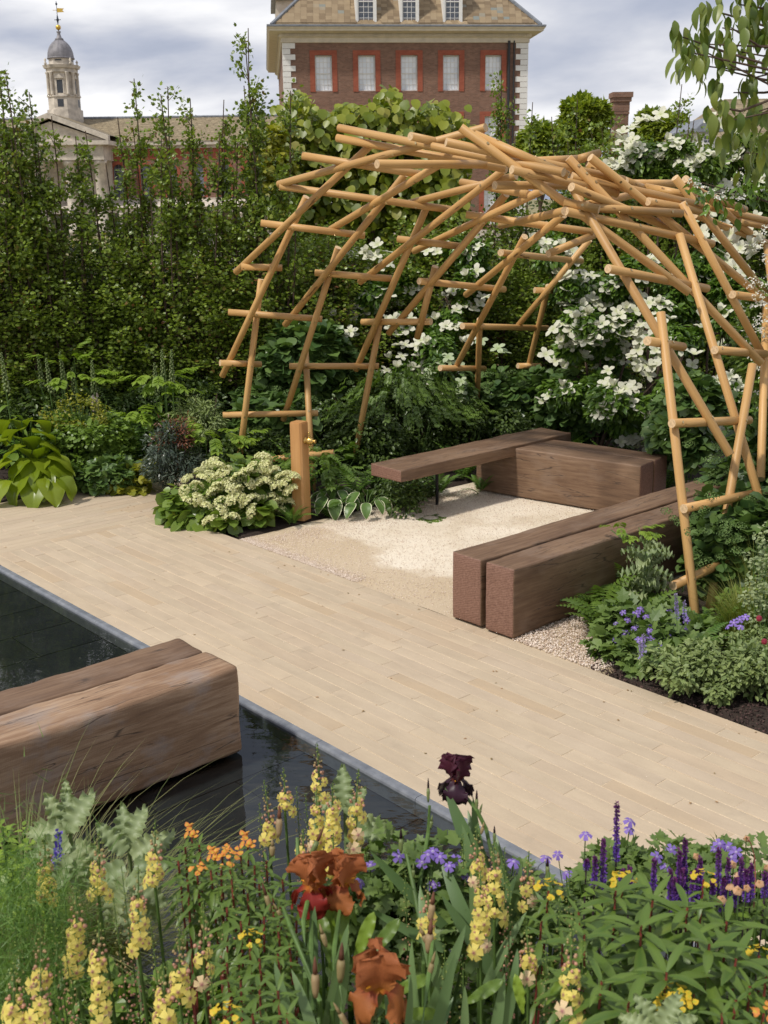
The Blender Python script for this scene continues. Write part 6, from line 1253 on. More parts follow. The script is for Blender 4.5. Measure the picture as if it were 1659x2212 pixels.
# mint-like plant at left with paired leaves
def shoots(name,label,tips,leafm,leaf,n,z0,seed,stemmat=None,cat='plant',whorl=2,gap=.035,top=1.0,droop=.15,fan=.8):
    c=tips[0]; t=empty(name,Vector((c.x,c.y,0)),0,label,cat); r=random.Random(seed); mb=MB(); cnt=0
    for tp_ in tips:
        b_=Vector((tp_.x+r.uniform(-.06,.06),tp_.y+r.uniform(-.06,.06),z0)); mb.tube([b_-t.location,b_.lerp(tp_,.5)+Vector((r.uniform(-.015,.015),0,0))-t.location,tp_-t.location],[.0045,.0038,.002],5,cap=False); ax=(tp_-b_).normalized(); a0=r.uniform(0,6)
        for i in range(n):
            p=tp_-ax*gap*i*(.5+.1*i if i<5 else 1.0); s=leaf*min(1.0,.42+.14*i)*r.uniform(.85,1.12)*top
            for w_ in range(whorl):
                a=a0+i*(PI/2 if whorl==2 else 2.1)+w_*2*PI/whorl+r.uniform(-.25,.25); e=max(-.5,fan-.22*i)+r.uniform(-.12,.12)-droop; d=Vector((math.cos(a),math.sin(a),e)); place('leaf',leafm[cnt%len(leafm)],t,frame_matrix(d,(0,0,1),p+Vector((math.cos(a)*.004,math.sin(a)*.004,0)),s)); cnt+=1
    mb.build('stems',[stemmat or B_green],t); return t
OV=[lmesh('leaf',LG(4,2,ovate(.28),curl=.6,fold=.2,seed=i),G_bright,rnd=.1+.2*i) for i in range(3)]; OVg=[lmesh('leaf',LG(4,2,ovate(.27),curl=.5,fold=.2,seed=i),G_mid,rnd=.3+.2*i) for i in range(3)]
r=random.Random(4)
shoots('mint_clump','clump of pale green paired leaves at the left edge below the near bench',[fp(r.uniform(-20,130),r.uniform(1775,1890),3.55+r.uniform(-.2,.2)) for _ in range(18)],OV,.065,7,.05,7,gap=.03)
# baptisia-like small blue spike
t=empty('blue_spike',ground_under(fp(125,1850,3.25)),0,'short spike of indigo pea flowers between the left poppies','flower'); M_ind=petalmat('indigo_petal',(.10,.06,.42),(.16,.12,.45),.5,.2)
mb=MB(); mb.tube([Vector((0,0,0)),fp(126,1800,3.2)-t.location],.003,5); mb.build('stem',[B_green],t)
for (x,y) in ((110,1862),(118,1850),(128,1868),(136,1848),(122,1880),(132,1878),(112,1872),(127,1838)): put_flower(GF[0],t,fp(x,y,3.2),.016); 
spike(t,fp(125,1885,3.2),fp(126,1795,3.2),.012,M_ind,3,.9,70,.012)
# tawny grass in front of the bench
grass('grass_tuft','arching tawny grass in front of the near bench at the left edge',(-1.32,3.52,.0),620,.80,1.0,G_grassb,11,.0030,.12); grass('grass_tuft','arching tawny grass right of the first, in front of the near bench',(-1.05,3.45,0),520,.72,1.1,G_grassb,12,.0030,.10)
# fennel
t=empty('fennel',ground_under(fp(40,2050,2.75)),0,'feathery green fennel foliage at the bottom left edge','plant'); G_fen=leafmat('fennel_thread',(0.061,0.169,0.027),(0.115,0.257,0.047),.5,.3,.1)
rr=np.random.default_rng(9); n=5200; c=np.array(fp(45,2030,2.8)); P=c+rr.normal(0,1,(n,3))*np.array([.09,.10,.13]); D=nrm(rr.normal(size=(n,3))+np.array([0,0,.6])); tv=np.array([[-.02,0,0],[.02,0,0],[0,1,0]],float); V,F,rn=inst(tv,np.array([[0,1,2]]),frames(D,nrm(rr.normal(size=(n,3))),rr.uniform(.03,.07,n)),P-np.array(t.location),rr.random(n)); o=obj('foliage',raw_mesh('foliage',V,F,rn,None,[G_fen],False),t); o['kind']='stuff'
mb=MB()
for i in range(14): e=Vector(P[i*50])-t.location; mb.tube([Vector((rr.normal(0,.03),rr.normal(0,.03),0)),e],[.004,.0015],5,cap=False)
mb.build('stems',[B_green],t)
# poppies of the foreground
def leafset(t,L_,ms):
    for i,(x,y,d,ang,el,s) in enumerate(L_):
        a=R_(ang); dr=(CR*math.cos(a)+CU*math.sin(a)+(-_f)*el); place('leaf',ms[i%len(ms)],t,frame_matrix(dr,-_f+Vector((0,0,.6)),fp(x,y,d),s*.80))
def fpoppy(label,bx,by,d,L_,h0=.0):
    b_=ground_under(fp(bx,by,d)); t=empty('poppy_plant',b_,0,label,'plant'); mb=MB(); mb.tube([Vector((0,0,0)),fp(bx,by,d)-b_],[.009,.006],6); mb.build('stem',[G_glauc],t); leafset(t,L_,PPm); return t
fpoppy('grey-green poppy with upright frilly leaves left of centre in front of the near bench',148,1760,3.35,[(148,1800,3.35,95,.25,.16),(150,1795,3.3,70,.2,.18),(145,1790,3.36,120,.2,.16),(140,1800,3.3,165,.3,.17),(148,1815,3.28,190,.35,.17),(150,1820,3.25,215,.4,.15),(160,1822,3.3,-20,.4,.14),(158,1840,3.22,-45,.5,.15),(150,1850,3.2,240,.5,.15),(160,1860,3.2,-70,.5,.14),(148,1740,3.38,100,.1,.10)])
fpoppy('second grey-green poppy, right of the first, among the mullein spikes',276,1800,3.25,[(276,1830,3.25,100,.2,.16),(280,1820,3.22,75,.2,.15),(272,1840,3.2,130,.3,.15),(285,1850,3.2,45,.3,.15),(290,1870,3.18,15,.4,.15),(270,1870,3.15,200,.4,.16),(280,1890,3.1,-30,.5,.17),(275,1900,3.1,225,.5,.16),(300,1900,3.12,-60,.5,.16),(330,1850,3.3,60,.2,.13),(285,1950,3.0,-80,.5,.16),(260,1930,3.05,250,.5,.15)])
fpoppy('grey-green poppy with one tall leaf behind the central mullein',745,1740,3.55,[(742,1745,3.55,92,.15,.17),(735,1755,3.5,140,.2,.14),(750,1760,3.5,60,.2,.13),(755,1790,3.45,20,.3,.16),(770,1800,3.4,10,.35,.17),(735,1780,3.45,175,.3,.14),(750,1830,3.4,-30,.4,.14),(740,1840,3.4,215,.4,.13)])
fpoppy('jagged grey leaves at the very bottom, right of centre',1415,2230,2.35,[(1420,2215,2.4,120,.3,.10),(1425,2215,2.38,60,.3,.11),(1430,2220,2.38,25,.3,.10),(1405,2220,2.36,150,.3,.09)])
# ---- mulleins (verbascum): every open flower a part
M_vy=petalmat('yellow_petal',(.88,.74,.19),(.34,.08,.16),.6,.38,.0,.36,.06); M_vo=petalmat('apricot_petal',(.82,.62,.36),(.42,.14,.18),.6,.3,.0,.36,.05)
VF=[flower_mesh('flower',geranium_flower(i+3,w=.47,curl=.15+.25*i),M_vy) for i in range(3)]; VO=[flower_mesh('flower',geranium_flower(i+7,w=.46,curl=.3),M_vo) for i in range(1)]
M_vb=petalmat('pinkish_bud',(.58,.30,.20),(.24,.30,.07),.6,.15,.25,.85,.1)
def mullein(label,x,ytip,y0,y1,d,n,seed,lean=0,w=17):
    tip=fp(x-lean,ytip,d); fb0=fp(x,y0,d); fb1=fp(x,y1,d); ax=(fb0-fb1).normalized(); b_=Vector((fb1.x-ax.x*fb1.z*.25,fb1.y+.04,0.03)); t=empty('mullein',b_,0,label,'flower'); r=random.Random(seed)
    mb=MB(); mb.tube([Vector((0,0,0)),(fb1-b_)*.6+Vector((.01,0,0)),fb1-b_,fb0-b_,tip-b_],[.0055,.005,.0042,.003,.0012],6); mb.build('stem',[B_green],t)
    L_=(fb0-fb1).length; 
    n=max(4,int(n*.72))
    for i in range(n):
        s=(i+.5)/n; p=fb1.lerp(fb0,s); a=i*2.4+seed+r.uniform(-.4,.4); rad=.021*(1.1-.45*s)*r.uniform(.7,1.2); cd=camdir(p); off=Vector((math.cos(a),math.sin(a)*.7-.35,.1)).normalized(); q=p+off*rad*1.15; me=VF[i%3] if r.random()<.86 or s>.4 else VO[0]
        n_=(off+cd*.7+Vector((0,0,-.05))).normalized(); h=Vector((r.uniform(-1,1),r.uniform(-1,1),.3)); dd=(h-n_*h.dot(n_)).normalized(); place('flower',me,t,frame_matrix(dd,n_,q,.046*r.uniform(.72,1.08)*(1-.22*s)))
    bd=MB(); L2=(tip-fb0).length; m_=int(8+L2/.0052)
    for i in range(m_):
        s=i/m_; p=(fb0-ax*.012).lerp(tip,s); a=i*2.4; rr_=(.016*(1-s)**.8+.002)*r.uniform(.6,1.25); sz=(.0044*(1-s)**.8+.0013)*r.uniform(.8,1.2); c_=p-b_+Vector((math.cos(a)*rr_,math.sin(a)*rr_,0)); bd.lathe([(.0003,-sz),(sz*.85,-sz*.4),(sz*.85,sz*.4),(.0003,sz)],5,c=tuple(c_)); 
        for k in range(4): pass
        bd.r[-1][:]=r.random()*.5; bd.c[-1]=np.full(len(bd.V[-1]),1-s)
    for i in range(10):
        s=r.random(); p=fb1.lerp(fb0,s); a=r.uniform(0,6.28); c_=p-b_+Vector((math.cos(a)*.02,math.sin(a)*.02,0)); sz=.004; bd.lathe([(.0003,-sz),(sz*.9,0),(.0003,sz)],5,c=tuple(c_)); bd.c[-1]=np.full(len(bd.V[-1]),1.0)
    me=bd.mesh('buds',[M_vb],True,True,True); o=obj('buds',me,t); o['kind']='stuff'
    lw=MB()
    return t
VT=[('mullein spike with pale yellow flowers, leftmost of the tall ones beside the indigo spike',97,1801,1869,1949,2.95,13,0),('yellow mullein spike in front of the first poppy, left of centre',214,1794,1869,1945,2.95,11,0),('mullein spike right of the second poppy, near the spurge',335,1770,1845,1913,3.0,11,0),('yellow mullein below and between the two leftmost spikes',165,1910,1990,2104,2.75,16,0),('broad yellow mullein in the middle of the left group',299,1869,1944,2053,2.8,17,0),('long mullein spike low in the left group with deep orange top',214,1988,2063,2206,2.6,19,0),('mullein low down left of the dying iris bud',388,1995,2087,2158,2.6,11,0),('mullein at the bottom beside the previous, with orange buds',354,2080,2144,2215,2.5,11,0),('golden mullein in the bottom left corner',30,2070,2160,2225,2.45,9,0),('golden mullein at the bottom, second from the left corner',88,2086,2158,2225,2.45,11,0),('small mullein with few flowers above the bottom left corner',88,1990,2096,2128,2.6,4,0),('loose mullein with three open flowers left of the orange spurge head',440,1940,2046,2124,2.7,6,0),('tallest mullein of the central group, in front of the water',689,1605,1673,1725,3.35,8,4),('slim mullein left of the tall central one, above the pale iris bud',616,1658,1716,1758,3.35,7,4),('mullein at the left of the central group with small flowers',582,1684,1769,1822,3.3,9,12),('dense yellow mullein in the centre left of the densest one',684,1700,1745,1860,3.2,18,0),('densest yellow mullein of the central group',718,1690,1738,1850,3.15,19,0),('mullein at the right of the central group below the nodding poppy bud',769,1660,1731,1830,3.2,15,-6),('mullein left of the dark iris leaves, upper flowers',1031,1782,1850,1925,3.0,11,2),('tall mullein right of centre with yellow flowers',1068,1813,1881,1990,2.95,16,2),('long yellow mullein hanging lowest in the right group',1038,1880,1924,2064,2.85,20,0),('mullein half hidden behind a brown iris bud',925,1888,1966,2030,2.8,9,0),('mullein at the pool corner left of the salvia',1139,1838,1900,1961,3.1,8,-4),('small mullein cluster below the pool corner',1141,2000,2056,2105,2.7,7,4),('pale mullein at the bottom right of centre with pink buds',1232,1981,2087,2205,2.55,14,-6),('mullein with creamy flowers behind the copper irises',720,1800,1850,1900,3.05,9,0),('mullein with creamy flowers just left of the copper irises',655,1790,1830,1880,3.1,7,0)]
for i,a in enumerate(VT): mullein(a[0],a[1],a[2],a[3],a[4],a[5],a[6],i,a[7])
# bud-only mullein wands: airy
for (g,L_) in (('thin mullein wands still in bud at bottom left',[(60,1905,2.7),(110,1960,2.65),(245,1940,2.7),(470,1900,2.9),(325,1990,2.6),(30,1990,2.6),(450,2050,2.55),(500,1790+60,2.9),(262,1870,2.8),(380,1930,2.7),(135,2010,2.55)]),('thin mullein wands still in bud around the centre',[(560,1735,3.3),(640,1700,3.35),(660,1715,3.3),(705,1740,3.3),(790,1830,3.2),(875,1880,2.9),(1000,1800,3.1),(1090,1830,3.0),(1100,1900,2.9),(1210,1940,2.75),(1180,2030,2.6),(1230,1880,2.9),(1260,2030,2.6),(960,2040,2.6),(1000,2080,2.55)])):
    for i,(x,y,d) in enumerate(L_):
        tip=fp(x,y,d); b_=Vector((tip.x+.02,tip.y+.05,0.03)); t=empty('mullein_bud_wand',b_,0,'thin mullein wand of pinkish round buds without open flowers',"flower",'bud-only mullein wands in the foreground bed'); mb=MB(); mb.tube([Vector((0,0,0)),tip-b_],[.0035,.001],5); mb.build('stem',[B_green],t); bd=MB()
        for k in range(64):
            s=k/64; p=tip.lerp(b_,.42*s); a=k*2.4; rr_=.003+.013*s**.6; sz=.0014+.0034*s**.7; bd.lathe([(.0003,-sz),(sz*.85,-sz*.4),(sz*.85,sz*.4),(.0003,sz)],5,c=tuple(p-b_+Vector((math.cos(a)*rr_,math.sin(a)*rr_,0)))); bd.c[-1]=np.full(len(bd.V[-1]),min(1,s*1.5)); bd.r[-1]=np.full(len(bd.V[-1]),.3)
        o=obj('buds',bd.mesh('buds',[M_vb],True,True,True),t); o['kind']='stuff'
# ---- irises
def petal_T(seed,w,curl,start,wave,wf=2.5,nu=16,nv=12,fold=.0):
    V,F,cc=LG(nu,nv,lambda u:w*(min(1,.22+1.25*u)**1.1)*(math.sqrt(max(0,1-max(0,(u-.72)/.28)**2.4)))+.01,curl=curl,fold=fold,wave=wave,wfreq=wf,start=start,seed=seed,cmode='u',rib=.0025,ribn=5)
    e=np.tile(np.abs(np.linspace(-1,1,nv+1)),nu+1)**3; uu=np.repeat(np.linspace(0,1,nu+1),nv+1); sg=np.tile(np.sign(np.linspace(-1,1,nv+1)),nu+1); ph=seed*1.7; V=V.copy(); V[:,2]+=.085*np.sin(uu*34+ph+sg)*np.maximum(e,(uu>.85)*.8)*np.minimum(1,uu*2); V[:,0]+=.02*np.sin(uu*29+ph)*e
    V[:,2]+=.03*np.sin(np.tile(np.linspace(-1,1,nv+1),nu+1)*9+ph)*(uu>.6)*(uu-.6)*3; return V,F,cc
M_cop=petalmat('copper_petal',(.44,.145,.050),(.66,.30,.03),.6,.4,0,.45,.10,mid=(.50,.20,.05)); M_copf=petalmat('red_copper_fall',(.46,.155,.045),(.70,.34,.02),.6,.4,.0,.45,.08,mid=(.36,.075,.03)); M_copd=petalmat('crimson_fall',(.30,.028,.02),(.60,.22,.02),.5,.3,.0,.3,.08)
M_drk=petalmat('maroon_petal',(.085,.016,.034),(.20,.05,.02),.45,.3,0,.35,.10); M_drkf=petalmat('black_maroon_fall',(.035,.010,.022),(.12,.03,.01),.4,.15,0,.2,.1)
M_beard=simple('orange_beard',(.80,.36,.02),.8)
M_spathe=leafmat('papery_spathe',(.24,.24,.10),(.42,.33,.20),.6,.25,.3); M_spg=leafmat('green_spathe',(.12,.20,.06),(.22,.30,.11),.5,.2,.3)
G_iris=leafmat('iris_blade',(0.074,0.169,0.061),(0.135,0.257,0.095),.42,.2,.5)
def iris_flower(t,c,size,sm,fm,rot=0,wv=.16):
    """c centre; three upright standards, three hanging falls"""
    for k in range(3):
        a=rot+2*PI*k/3; d=Vector((math.cos(a)*.45,math.sin(a)*.45,1)); place('standard',lmesh('standard',petal_T(k+int(rot*7),.46,-.85,.15,wv*.55,1.7,fold=-.3),sm,0),t,frame_matrix(d,(-math.cos(a),-math.sin(a),.4),c-Vector((0,0,size*.14)),size*.80))
    for k in range(3):
        a=rot+PI/3+2*PI*k/3; d=Vector((math.cos(a),math.sin(a),.18)); o=place('fall',lmesh('fall',petal_T(k+5+int(rot*7),.42,1.75,.2,wv*.5,1.6,fold=-.15),fm,0),t,frame_matrix(d,(0,0,1),c+Vector((0,0,size*.02)),size*.76))
        mb=MB(); mb.tube([c+d*size*.05+Vector((0,0,size*.03))-t.location,c+d*size*.16+Vector((0,0,size*.03))-t.location,c+d*size*.24+Vector((0,0,size*.01))-t.location],[size*.018,size*.022,size*.01],6); mb.build('beard',[M_beard],t)
def iris_bud(t,tip,L_,w,axd,mat1,mat2,name='bud'):
    w*=.58; L_*=.82; mb=MB(); ax=Vector(axd).normalized(); pts=[tip-ax*L_*s for s in (1,.85,.6,.45,.42,.25,.1,0)]; mb.tube([p-t.location for p in pts[:4]],[w*.45,w*.8,w,w*.82],8,0); mb.tube([p-t.location for p in pts[4:]],[w*.62,w*.55,w*.32,w*.06],7,1); return mb.build(name,[mat1,mat2],t,True)
M_bd=petalmat('dark_bud_tip',(.030,.010,.016),(.03,.01,.016)); M_bb=petalmat('brown_bud_tip',(.20,.085,.05),(.20,.085,.05))
def iris_stem(label,pts,name='iris',rad=.006):
    P=[fp(*p) for p in pts]; b_=ground_under(P[0]); t=empty(name,b_,0,label,'flower'); mb=MB(); mb.tube([Vector((0,0,0))]+[p-b_ for p in P],[rad]*(len(P))+[rad*.7],7); mb.build('stem',[B_green],t); return t,P
t,P=iris_stem('dark maroon iris in full flower standing against the pale paving',[(1075,1900,3.2),(1050,1790,3.25),(1030,1750,3.25),(990,1700,3.28)]); iris_flower(t,fp(985,1682,3.28),.118,M_drk,M_drkf,-2.75)
iris_bud(t,fp(1030,1706,3.25),.075,.010,CU+CR*.02,M_spg,M_bd); iris_bud(t,fp(1042,1735,3.25),.05,.008,CU+CR*.3,M_spg,M_spg); iris_bud(t,fp(1046,1775,3.22),.045,.009,CU+CR*.25,M_spathe,M_spathe)
t,P=iris_stem('thin iris stem with a black-tipped bud left of the maroon flower',[(905,2000,3.1),(908,1900,3.15),(925,1800,3.2),(928,1740,3.2)]); iris_bud(t,fp(925,1680,3.2),.085,.009,CU,M_spg,M_bd); iris_bud(t,fp(934,1760,3.2),.05,.010,CU+CR*.15,M_spg,M_spg); iris_bud(t,fp(912,1835,3.18),.055,.009,CU+CR*.1,M_spg,M_spg)
t,P=iris_stem('iris stem with a dark purple bud over the water',[(915,2080,2.95),(905,1980,3.0),(890,1900,3.05),(878,1845,3.1)]); iris_bud(t,fp(866,1788,3.1),.085,.012,CU,M_spg,M_bd); iris_bud(t,fp(893,1865,3.05),.05,.009,CU,M_spg,M_spg)
t,P=iris_stem('iris stem with black bud at the pool corner',[(1190,2000,3.05),(1187,1930,3.1),(1184,1880,3.12)]); iris_bud(t,fp(1183,1852,3.12),.07,.010,CU,M_spg,M_bd)
t,P=iris_stem('iris stem with small black bud right of the maroon flower',[(1110,1960,3.15),(1085,1870,3.2),(1070,1820,3.22)]); iris_bud(t,fp(1068,1783,3.22),.06,.009,CU,M_spg,M_bd); iris_bud(t,fp(1075,1840,3.2),.05,.009,CU-CR*.1,M_spathe,M_spathe)
t,P=iris_stem('double-headed copper iris, left bloom with a crimson fall',[(672,2180,2.6),(672,2050,2.75),(674,1960,2.88)],rad=.007); iris_flower(t,fp(674,1912,2.9),.128,M_cop,M_copd,-2.5,.22)
t,P=iris_stem('double-headed copper iris, right bloom',[(718,2180,2.62),(722,2050,2.78),(735,1960,2.9)],rad=.007); iris_flower(t,fp(742,1905,2.92),.122,M_cop,M_copf,-2.9,.24)
t,P=iris_stem('large copper-orange iris at the bottom centre',[(812,2290,2.35),(818,2200,2.42)],rad=.008); iris_flower(t,fp(818,2128,2.45),.140,M_cop,M_copf,-1.45,.22)
# spent and swelling buds with papery sheaths
for (lb,pts,buds) in [('iris stem with a fat brown-topped bud left of the central mullein',[(660,2110,2.7),(655,1990,2.8),(668,1930,2.9),(645,1880,2.95),(642,1810,3.0)],[((604,1728+10),.105,.016,CU+CR*.03,0,3.0),((588,1790+20),.06,.014,CU,1,2.98),((700,1785),.12,.013,CU+CR*.45,2,2.95)]),('leaning iris stem with shrivelled brown bud',[(690,2160,2.6),(630,2010,2.75),(612,1960,2.85)],[((566,1905),.10,.012,CU-CR*.3,0,2.88),((590,1950),.06,.010,CU-CR*.6,1,2.86)]),('iris stem with papery bud below the copper blooms',[(740,2210,2.55),(735,2130,2.6)],[((739,2035),.115,.019,CU+CR*.05,0,2.62)]),('iris stem with peeling papery buds left of the large copper bloom',[(690,2260,2.45),(688,2200,2.5)],[((680,2065),.115,.017,CU-CR*.02,0,2.55),((690,1985+10),.07,.012,CU-CR*.3,1,2.65),((720,2165),.08,.012,CU-CR*.6,1,2.5)]),('iris stem with reddish buds in papery sheaths right of centre',[(905,2260,2.45),(925,2120,2.6),(935,2030,2.7)],[((937,1925),.09,.016,CU+CR*.12,0,2.75),((932,1985),.10,.019,CU+CR*.1,0,2.7),((905,2000),.07,.013,CU-CR*.5,1,2.72),((940,2055),.08,.012,CU+CR*.25,1,2.62)])]:
    t,P=iris_stem(lb,pts,rad=.0065)
    for (xy,L_,w_,ax,kd,d) in buds: iris_bud(t,fp(xy[0],xy[1],d),L_,w_,ax,M_spathe if kd!=2 else M_spg,M_bb if kd==0 else (M_spathe if kd==1 else M_bb))
# sword leaves
IB=[lmesh('leaf',LG(10,2,lambda u:.048*(1-u**3)**.6*(.75+.5*u*(1-u)*2)+.001,curl=c_,fold=.25,start=.05,seed=i,twist=tw_),G_iris,rnd=.1+.2*i) for i,(c_,tw_) in enumerate(((.15,.1),(.4,.5),(.75,.2),(.25,-.4)))]
def blades(label,base,L_):
    b_=Vector(base); t=empty('iris_leaves',b_,0,label,'leaves')
    for i,(x,y,d,bx,by,s) in enumerate(L_):
        tip=fp(x,y,d); bs=fp(bx,by,d+.05); v=tip-bs; place('leaf',IB[i%4] if s<.9 else IB[0],t,frame_matrix(v,-_f+CR*rng.uniform(-.6,.6),bs,(v.length*1.35,v.length*1.02,v.length)))
blades('upright blue-green sword leaves below the maroon iris',ground_under(fp(1060,2000,3.1)),[(965,1720,3.2,1085,1990,.3),(1003,1745,3.25,1060,1960,.3),(1000,1735+40,3.2,1090,2010,.3),(985,1805,3.1,1070,2030,.3),(1110,1900,3.1,1040,2060,.3),(1150,1890,3.1,1085,2030,.3),(935,1870,3.0,1060,2100,.3),(1095,1960,3.0,1010,2100,.3),(960,1950,3.0,1080,2120,.3),(1120,1980,2.95,1050,2130,.3),(1075,1820,3.15,1105,1990,.3),(1015,1900,3.0,1040,2090,.3)])
blades('sword leaves crossing the centre under the pool edge',ground_under(fp(950,2100,2.8)),[(798,1858,3.0,960,2000,.3),(805,1975,2.9,960,2050,.3),(880,1950,2.8,960,2160,.3),(1000,2020,2.6,920,2220,.3),(990,2080,2.5,930,2260,.3),(870,2060,2.6,905,2230,.3),(965,2180,2.5,930,2280,.3),(1010,2150,2.5,1000,2290,.3),(1090,2120,2.6,1060,2290,.3),(1140,2080,2.6,1080,2250,.3)])
blades('sword leaves rising around the copper irises at the bottom',ground_under(fp(690,2150,2.6)),[(672,1975,2.8,672,2180,.3),(612,2100,2.5,640,2290,.3),(660,2120,2.5,690,2290,.3),(735,2080,2.6,700,2250,.3),(760,2060,2.6,720,2240,.3),(855,2100,2.5,850,2290,.3),(800,2150,2.4,760,2300,.3),(905,2130,2.4,870,2290,.3),(740,2010,2.7,715,2200,.3)])
blades('arching blue-green blades right of the pool corner',ground_under(fp(1260,2000,3.0)),[(1380,1915,3.0,1255,2030,.3),(1400,1935,3.0,1260,2045,.3),(1180,1940,3.0,1230,2040,.3),(1150,2010,2.9,1240,2060,.3)])
# broad crinkled leaves (primula-like)
PL_=[lmesh('leaf',LG(12,6,lambda u:.15*(math.sin(PI*min(1,.05+u*.95))**.6)*(.45+.75*u),curl=c_,fold=.18,wave=.07,wfreq=4,rib=.010,ribn=3,start=.1,seed=i),G_mid if i else G_bright,rnd=.3+.2*i) for i,c_ in enumerate((.3,.6,.9))]
PLs=.72
t=empty('broad_leaf_plant',ground_under(fp(790,2090,2.75)),0,'plant with broad crinkled bright green leaves right of the copper irises','plant')
for i,(x,y,d,ang,el,s) in enumerate([(765,2080,2.75,70,.1,.17),(795,2070,2.75,55,.2,.16),(745,2060,2.8,95,.1,.19),(725,2060,2.85,100,.1,.19),(712,2080,2.8,100,.0,.16),(820,2170,2.6,-10,.4,.15),(850,2190,2.5,10,.4,.14),(770,2000,2.9,110,.1,.14),(835,2150,2.6,30,.3,.15),(700,2040,2.85,115,.1,.15),(1000,2170,2.5,40,.4,.14),(1180,2170,2.5,60,.3,.12),(1130,2190,2.5,100,.3,.12)]):
    a=R_(ang); place('leaf',PL_[i%3],t,frame_matrix(CR*math.cos(a)+CU*math.sin(a)-_f*el,-_f+Vector((0,0,.5)),fp(x,y,d+.12),s*.8))
# ---- spurges (euphorbia): whorled narrow leaves are parts, orange or yellow bract heads
G_eu=leafmat('spurge_leaf',(0.054,0.135,0.022),(0.115,0.230,0.032),.42,.25,.6,tint=((.20,.11,.03),.02),ccol=(.105,.165,.026)); EL=[lmesh('leaf',LG(5,2,lance(.105),curl=c_,fold=.28,start=.15,seed=i),G_eu,rnd=.1+.18*i) for i,c_ in enumerate((.3,.6,.9,.5))]
M_ob=petalmat('orange_bract',(.70,.26,.06),(.62,.50,.05),.55,.3,0,.6,.10); M_yb=petalmat('yellow_bract',(.70,.48,.04),(.50,.50,.05),.55,.3,0,.6,.08)
def brhead(seed,mat,n=15):
    r=np.random.default_rng(seed); d=nrm(r.normal(size=(n,3))*np.array([1,1,.5])+np.array([0,0,.5])); P=d*np.array([1,1,.45])*r.uniform(.5,1,(n,1)); V,F,rn=inst((T_round[0]-np.array([0,.5,0]))*np.array([1,1,-1.5]),T_round[1],frames(nrm(r.normal(size=(n,3))*np.array([1,1,.2])),nrm(d+np.array([0,0,1])),r.uniform(.30,.5,n)),P); return raw_mesh('flower_head',V,F,rn,None,[mat],True,np.tile(np.array([0,.7,.9,.9,.9,.9,.9,.7,.1]),n))
EO=[brhead(i,M_ob) for i in range(3)]; EY=[brhead(i+5,M_yb) for i in range(3)]
def euph(label,heads,seed,leaf=.075,z0=.04,n=9,hd=None,group=None):
    c=fp(*heads[0][:3]); t=empty('spurge',Vector((c.x,c.y,.03)),0,label,'plant',group); r=random.Random(seed); mb=MB(); cnt=0
    for h in heads:
        tp_=fp(*h[:3]); b_=Vector((tp_.x+r.uniform(-.05,.05),tp_.y+r.uniform(-.05,.05),z0)); mb.tube([b_-t.location,tp_-t.location],[.004,.003],5,cap=False); ax=(tp_-b_).normalized(); kind=h[3] if len(h)>3 else ''
        if kind: place('flower_head',(EO if kind=='o' else EY)[cnt%3],t,frame_matrix((1,0,.0),(r.uniform(-.2,.2),-.2,1),tp_,.036*r.uniform(.85,1.2)))
        a0=r.uniform(0,6); L_=min(.30,(tp_-b_).length); st_=.02 if kind else 0.0
        k=0; s=st_
        while s<L_ and k<34:
            p=tp_-ax*s; a=a0+k*2.4; top=k<8 and not kind; e=.95-.1*k if top else .15-.5*s/L_; ll=leaf*(.55+.06*k if k<8 else 1)*r.uniform(.85,1.12); d=Vector((math.cos(a),math.sin(a),e)); place('leaf',EL[cnt%4],t,frame_matrix(d,(0,0,1),p,ll)); cnt+=1; k+=1; s+=.0035+.00075*k
    mb.build('stems',[B_red],t); return t
euph('orange-headed spurge at the left end of the spurge clump, over the dark water',[(414,1795,3.25,'o'),(400,1830,3.2),(430,1825,3.2),(385,1860,3.1),(425,1880,3.0,'o'),(405,1900,3.0)],1)
euph('spurge with salmon-orange heads in the middle left clump',[(462,1845,3.15,'o'),(480,1840,3.15,'o'),(495,1852,3.1,'o'),(455,1880,3.0),(478,1880,3.0),(500,1900,2.95)],2)
euph('spurge with an orange head right beside the pale iris buds',[(535,1815,3.25,'o'),(520,1850,3.15),(550,1870,3.1),(575,1860,3.1),(560,1910,3.0),(535,1930,2.95)],3)
euph('spurge foliage with one yellow-orange head below the middle left clump',[(540,2030,2.75,'y'),(520,1990,2.8),(570,1980,2.8),(600,2000,2.8),(490,1960,2.85),(560,2070,2.65),(600,2060,2.7)],4)
euph('narrow-leaved spurge at the bottom, left of the papery iris buds',[(560,2130,2.55),(600,2140,2.5),(520,2120,2.6),(490,2080,2.65),(486,2195,2.45,'y'),(545,2190,2.45),(620,2190,2.4)],5)
euph('narrow-leaved spurge behind the copper irises',[(610,1900,3.0),(590,1940,2.95),(640,1990,2.85),(625,2040,2.75),(605,1960,2.9)],6)
euph('large spurge shoot at the right with spreading long leaves below the salvia',[(1330,1925,2.9),(1262,2020,2.7)],7,.145)
euph('large spurge shoot right of the first, near the violet spikes',[(1410,1945,2.85),(1385,2000,2.7)],8,.155)
euph('broad spurge rosette in the lower right, left one',[(1440,2100,2.55)],9,.155); euph('broad spurge rosette in the lower right, below the geums',[(1532,2040,2.6),(1590,2070,2.6)],10,.15)
euph('broad spurge rosette, right-hand upper one',[(1485,1960,2.8),(1570,1990,2.75)],11,.15)
euph('spurge rosette at the bottom edge right of the pale mullein',[(1358,2165,2.45),(1300,2120,2.55)],12,.14)
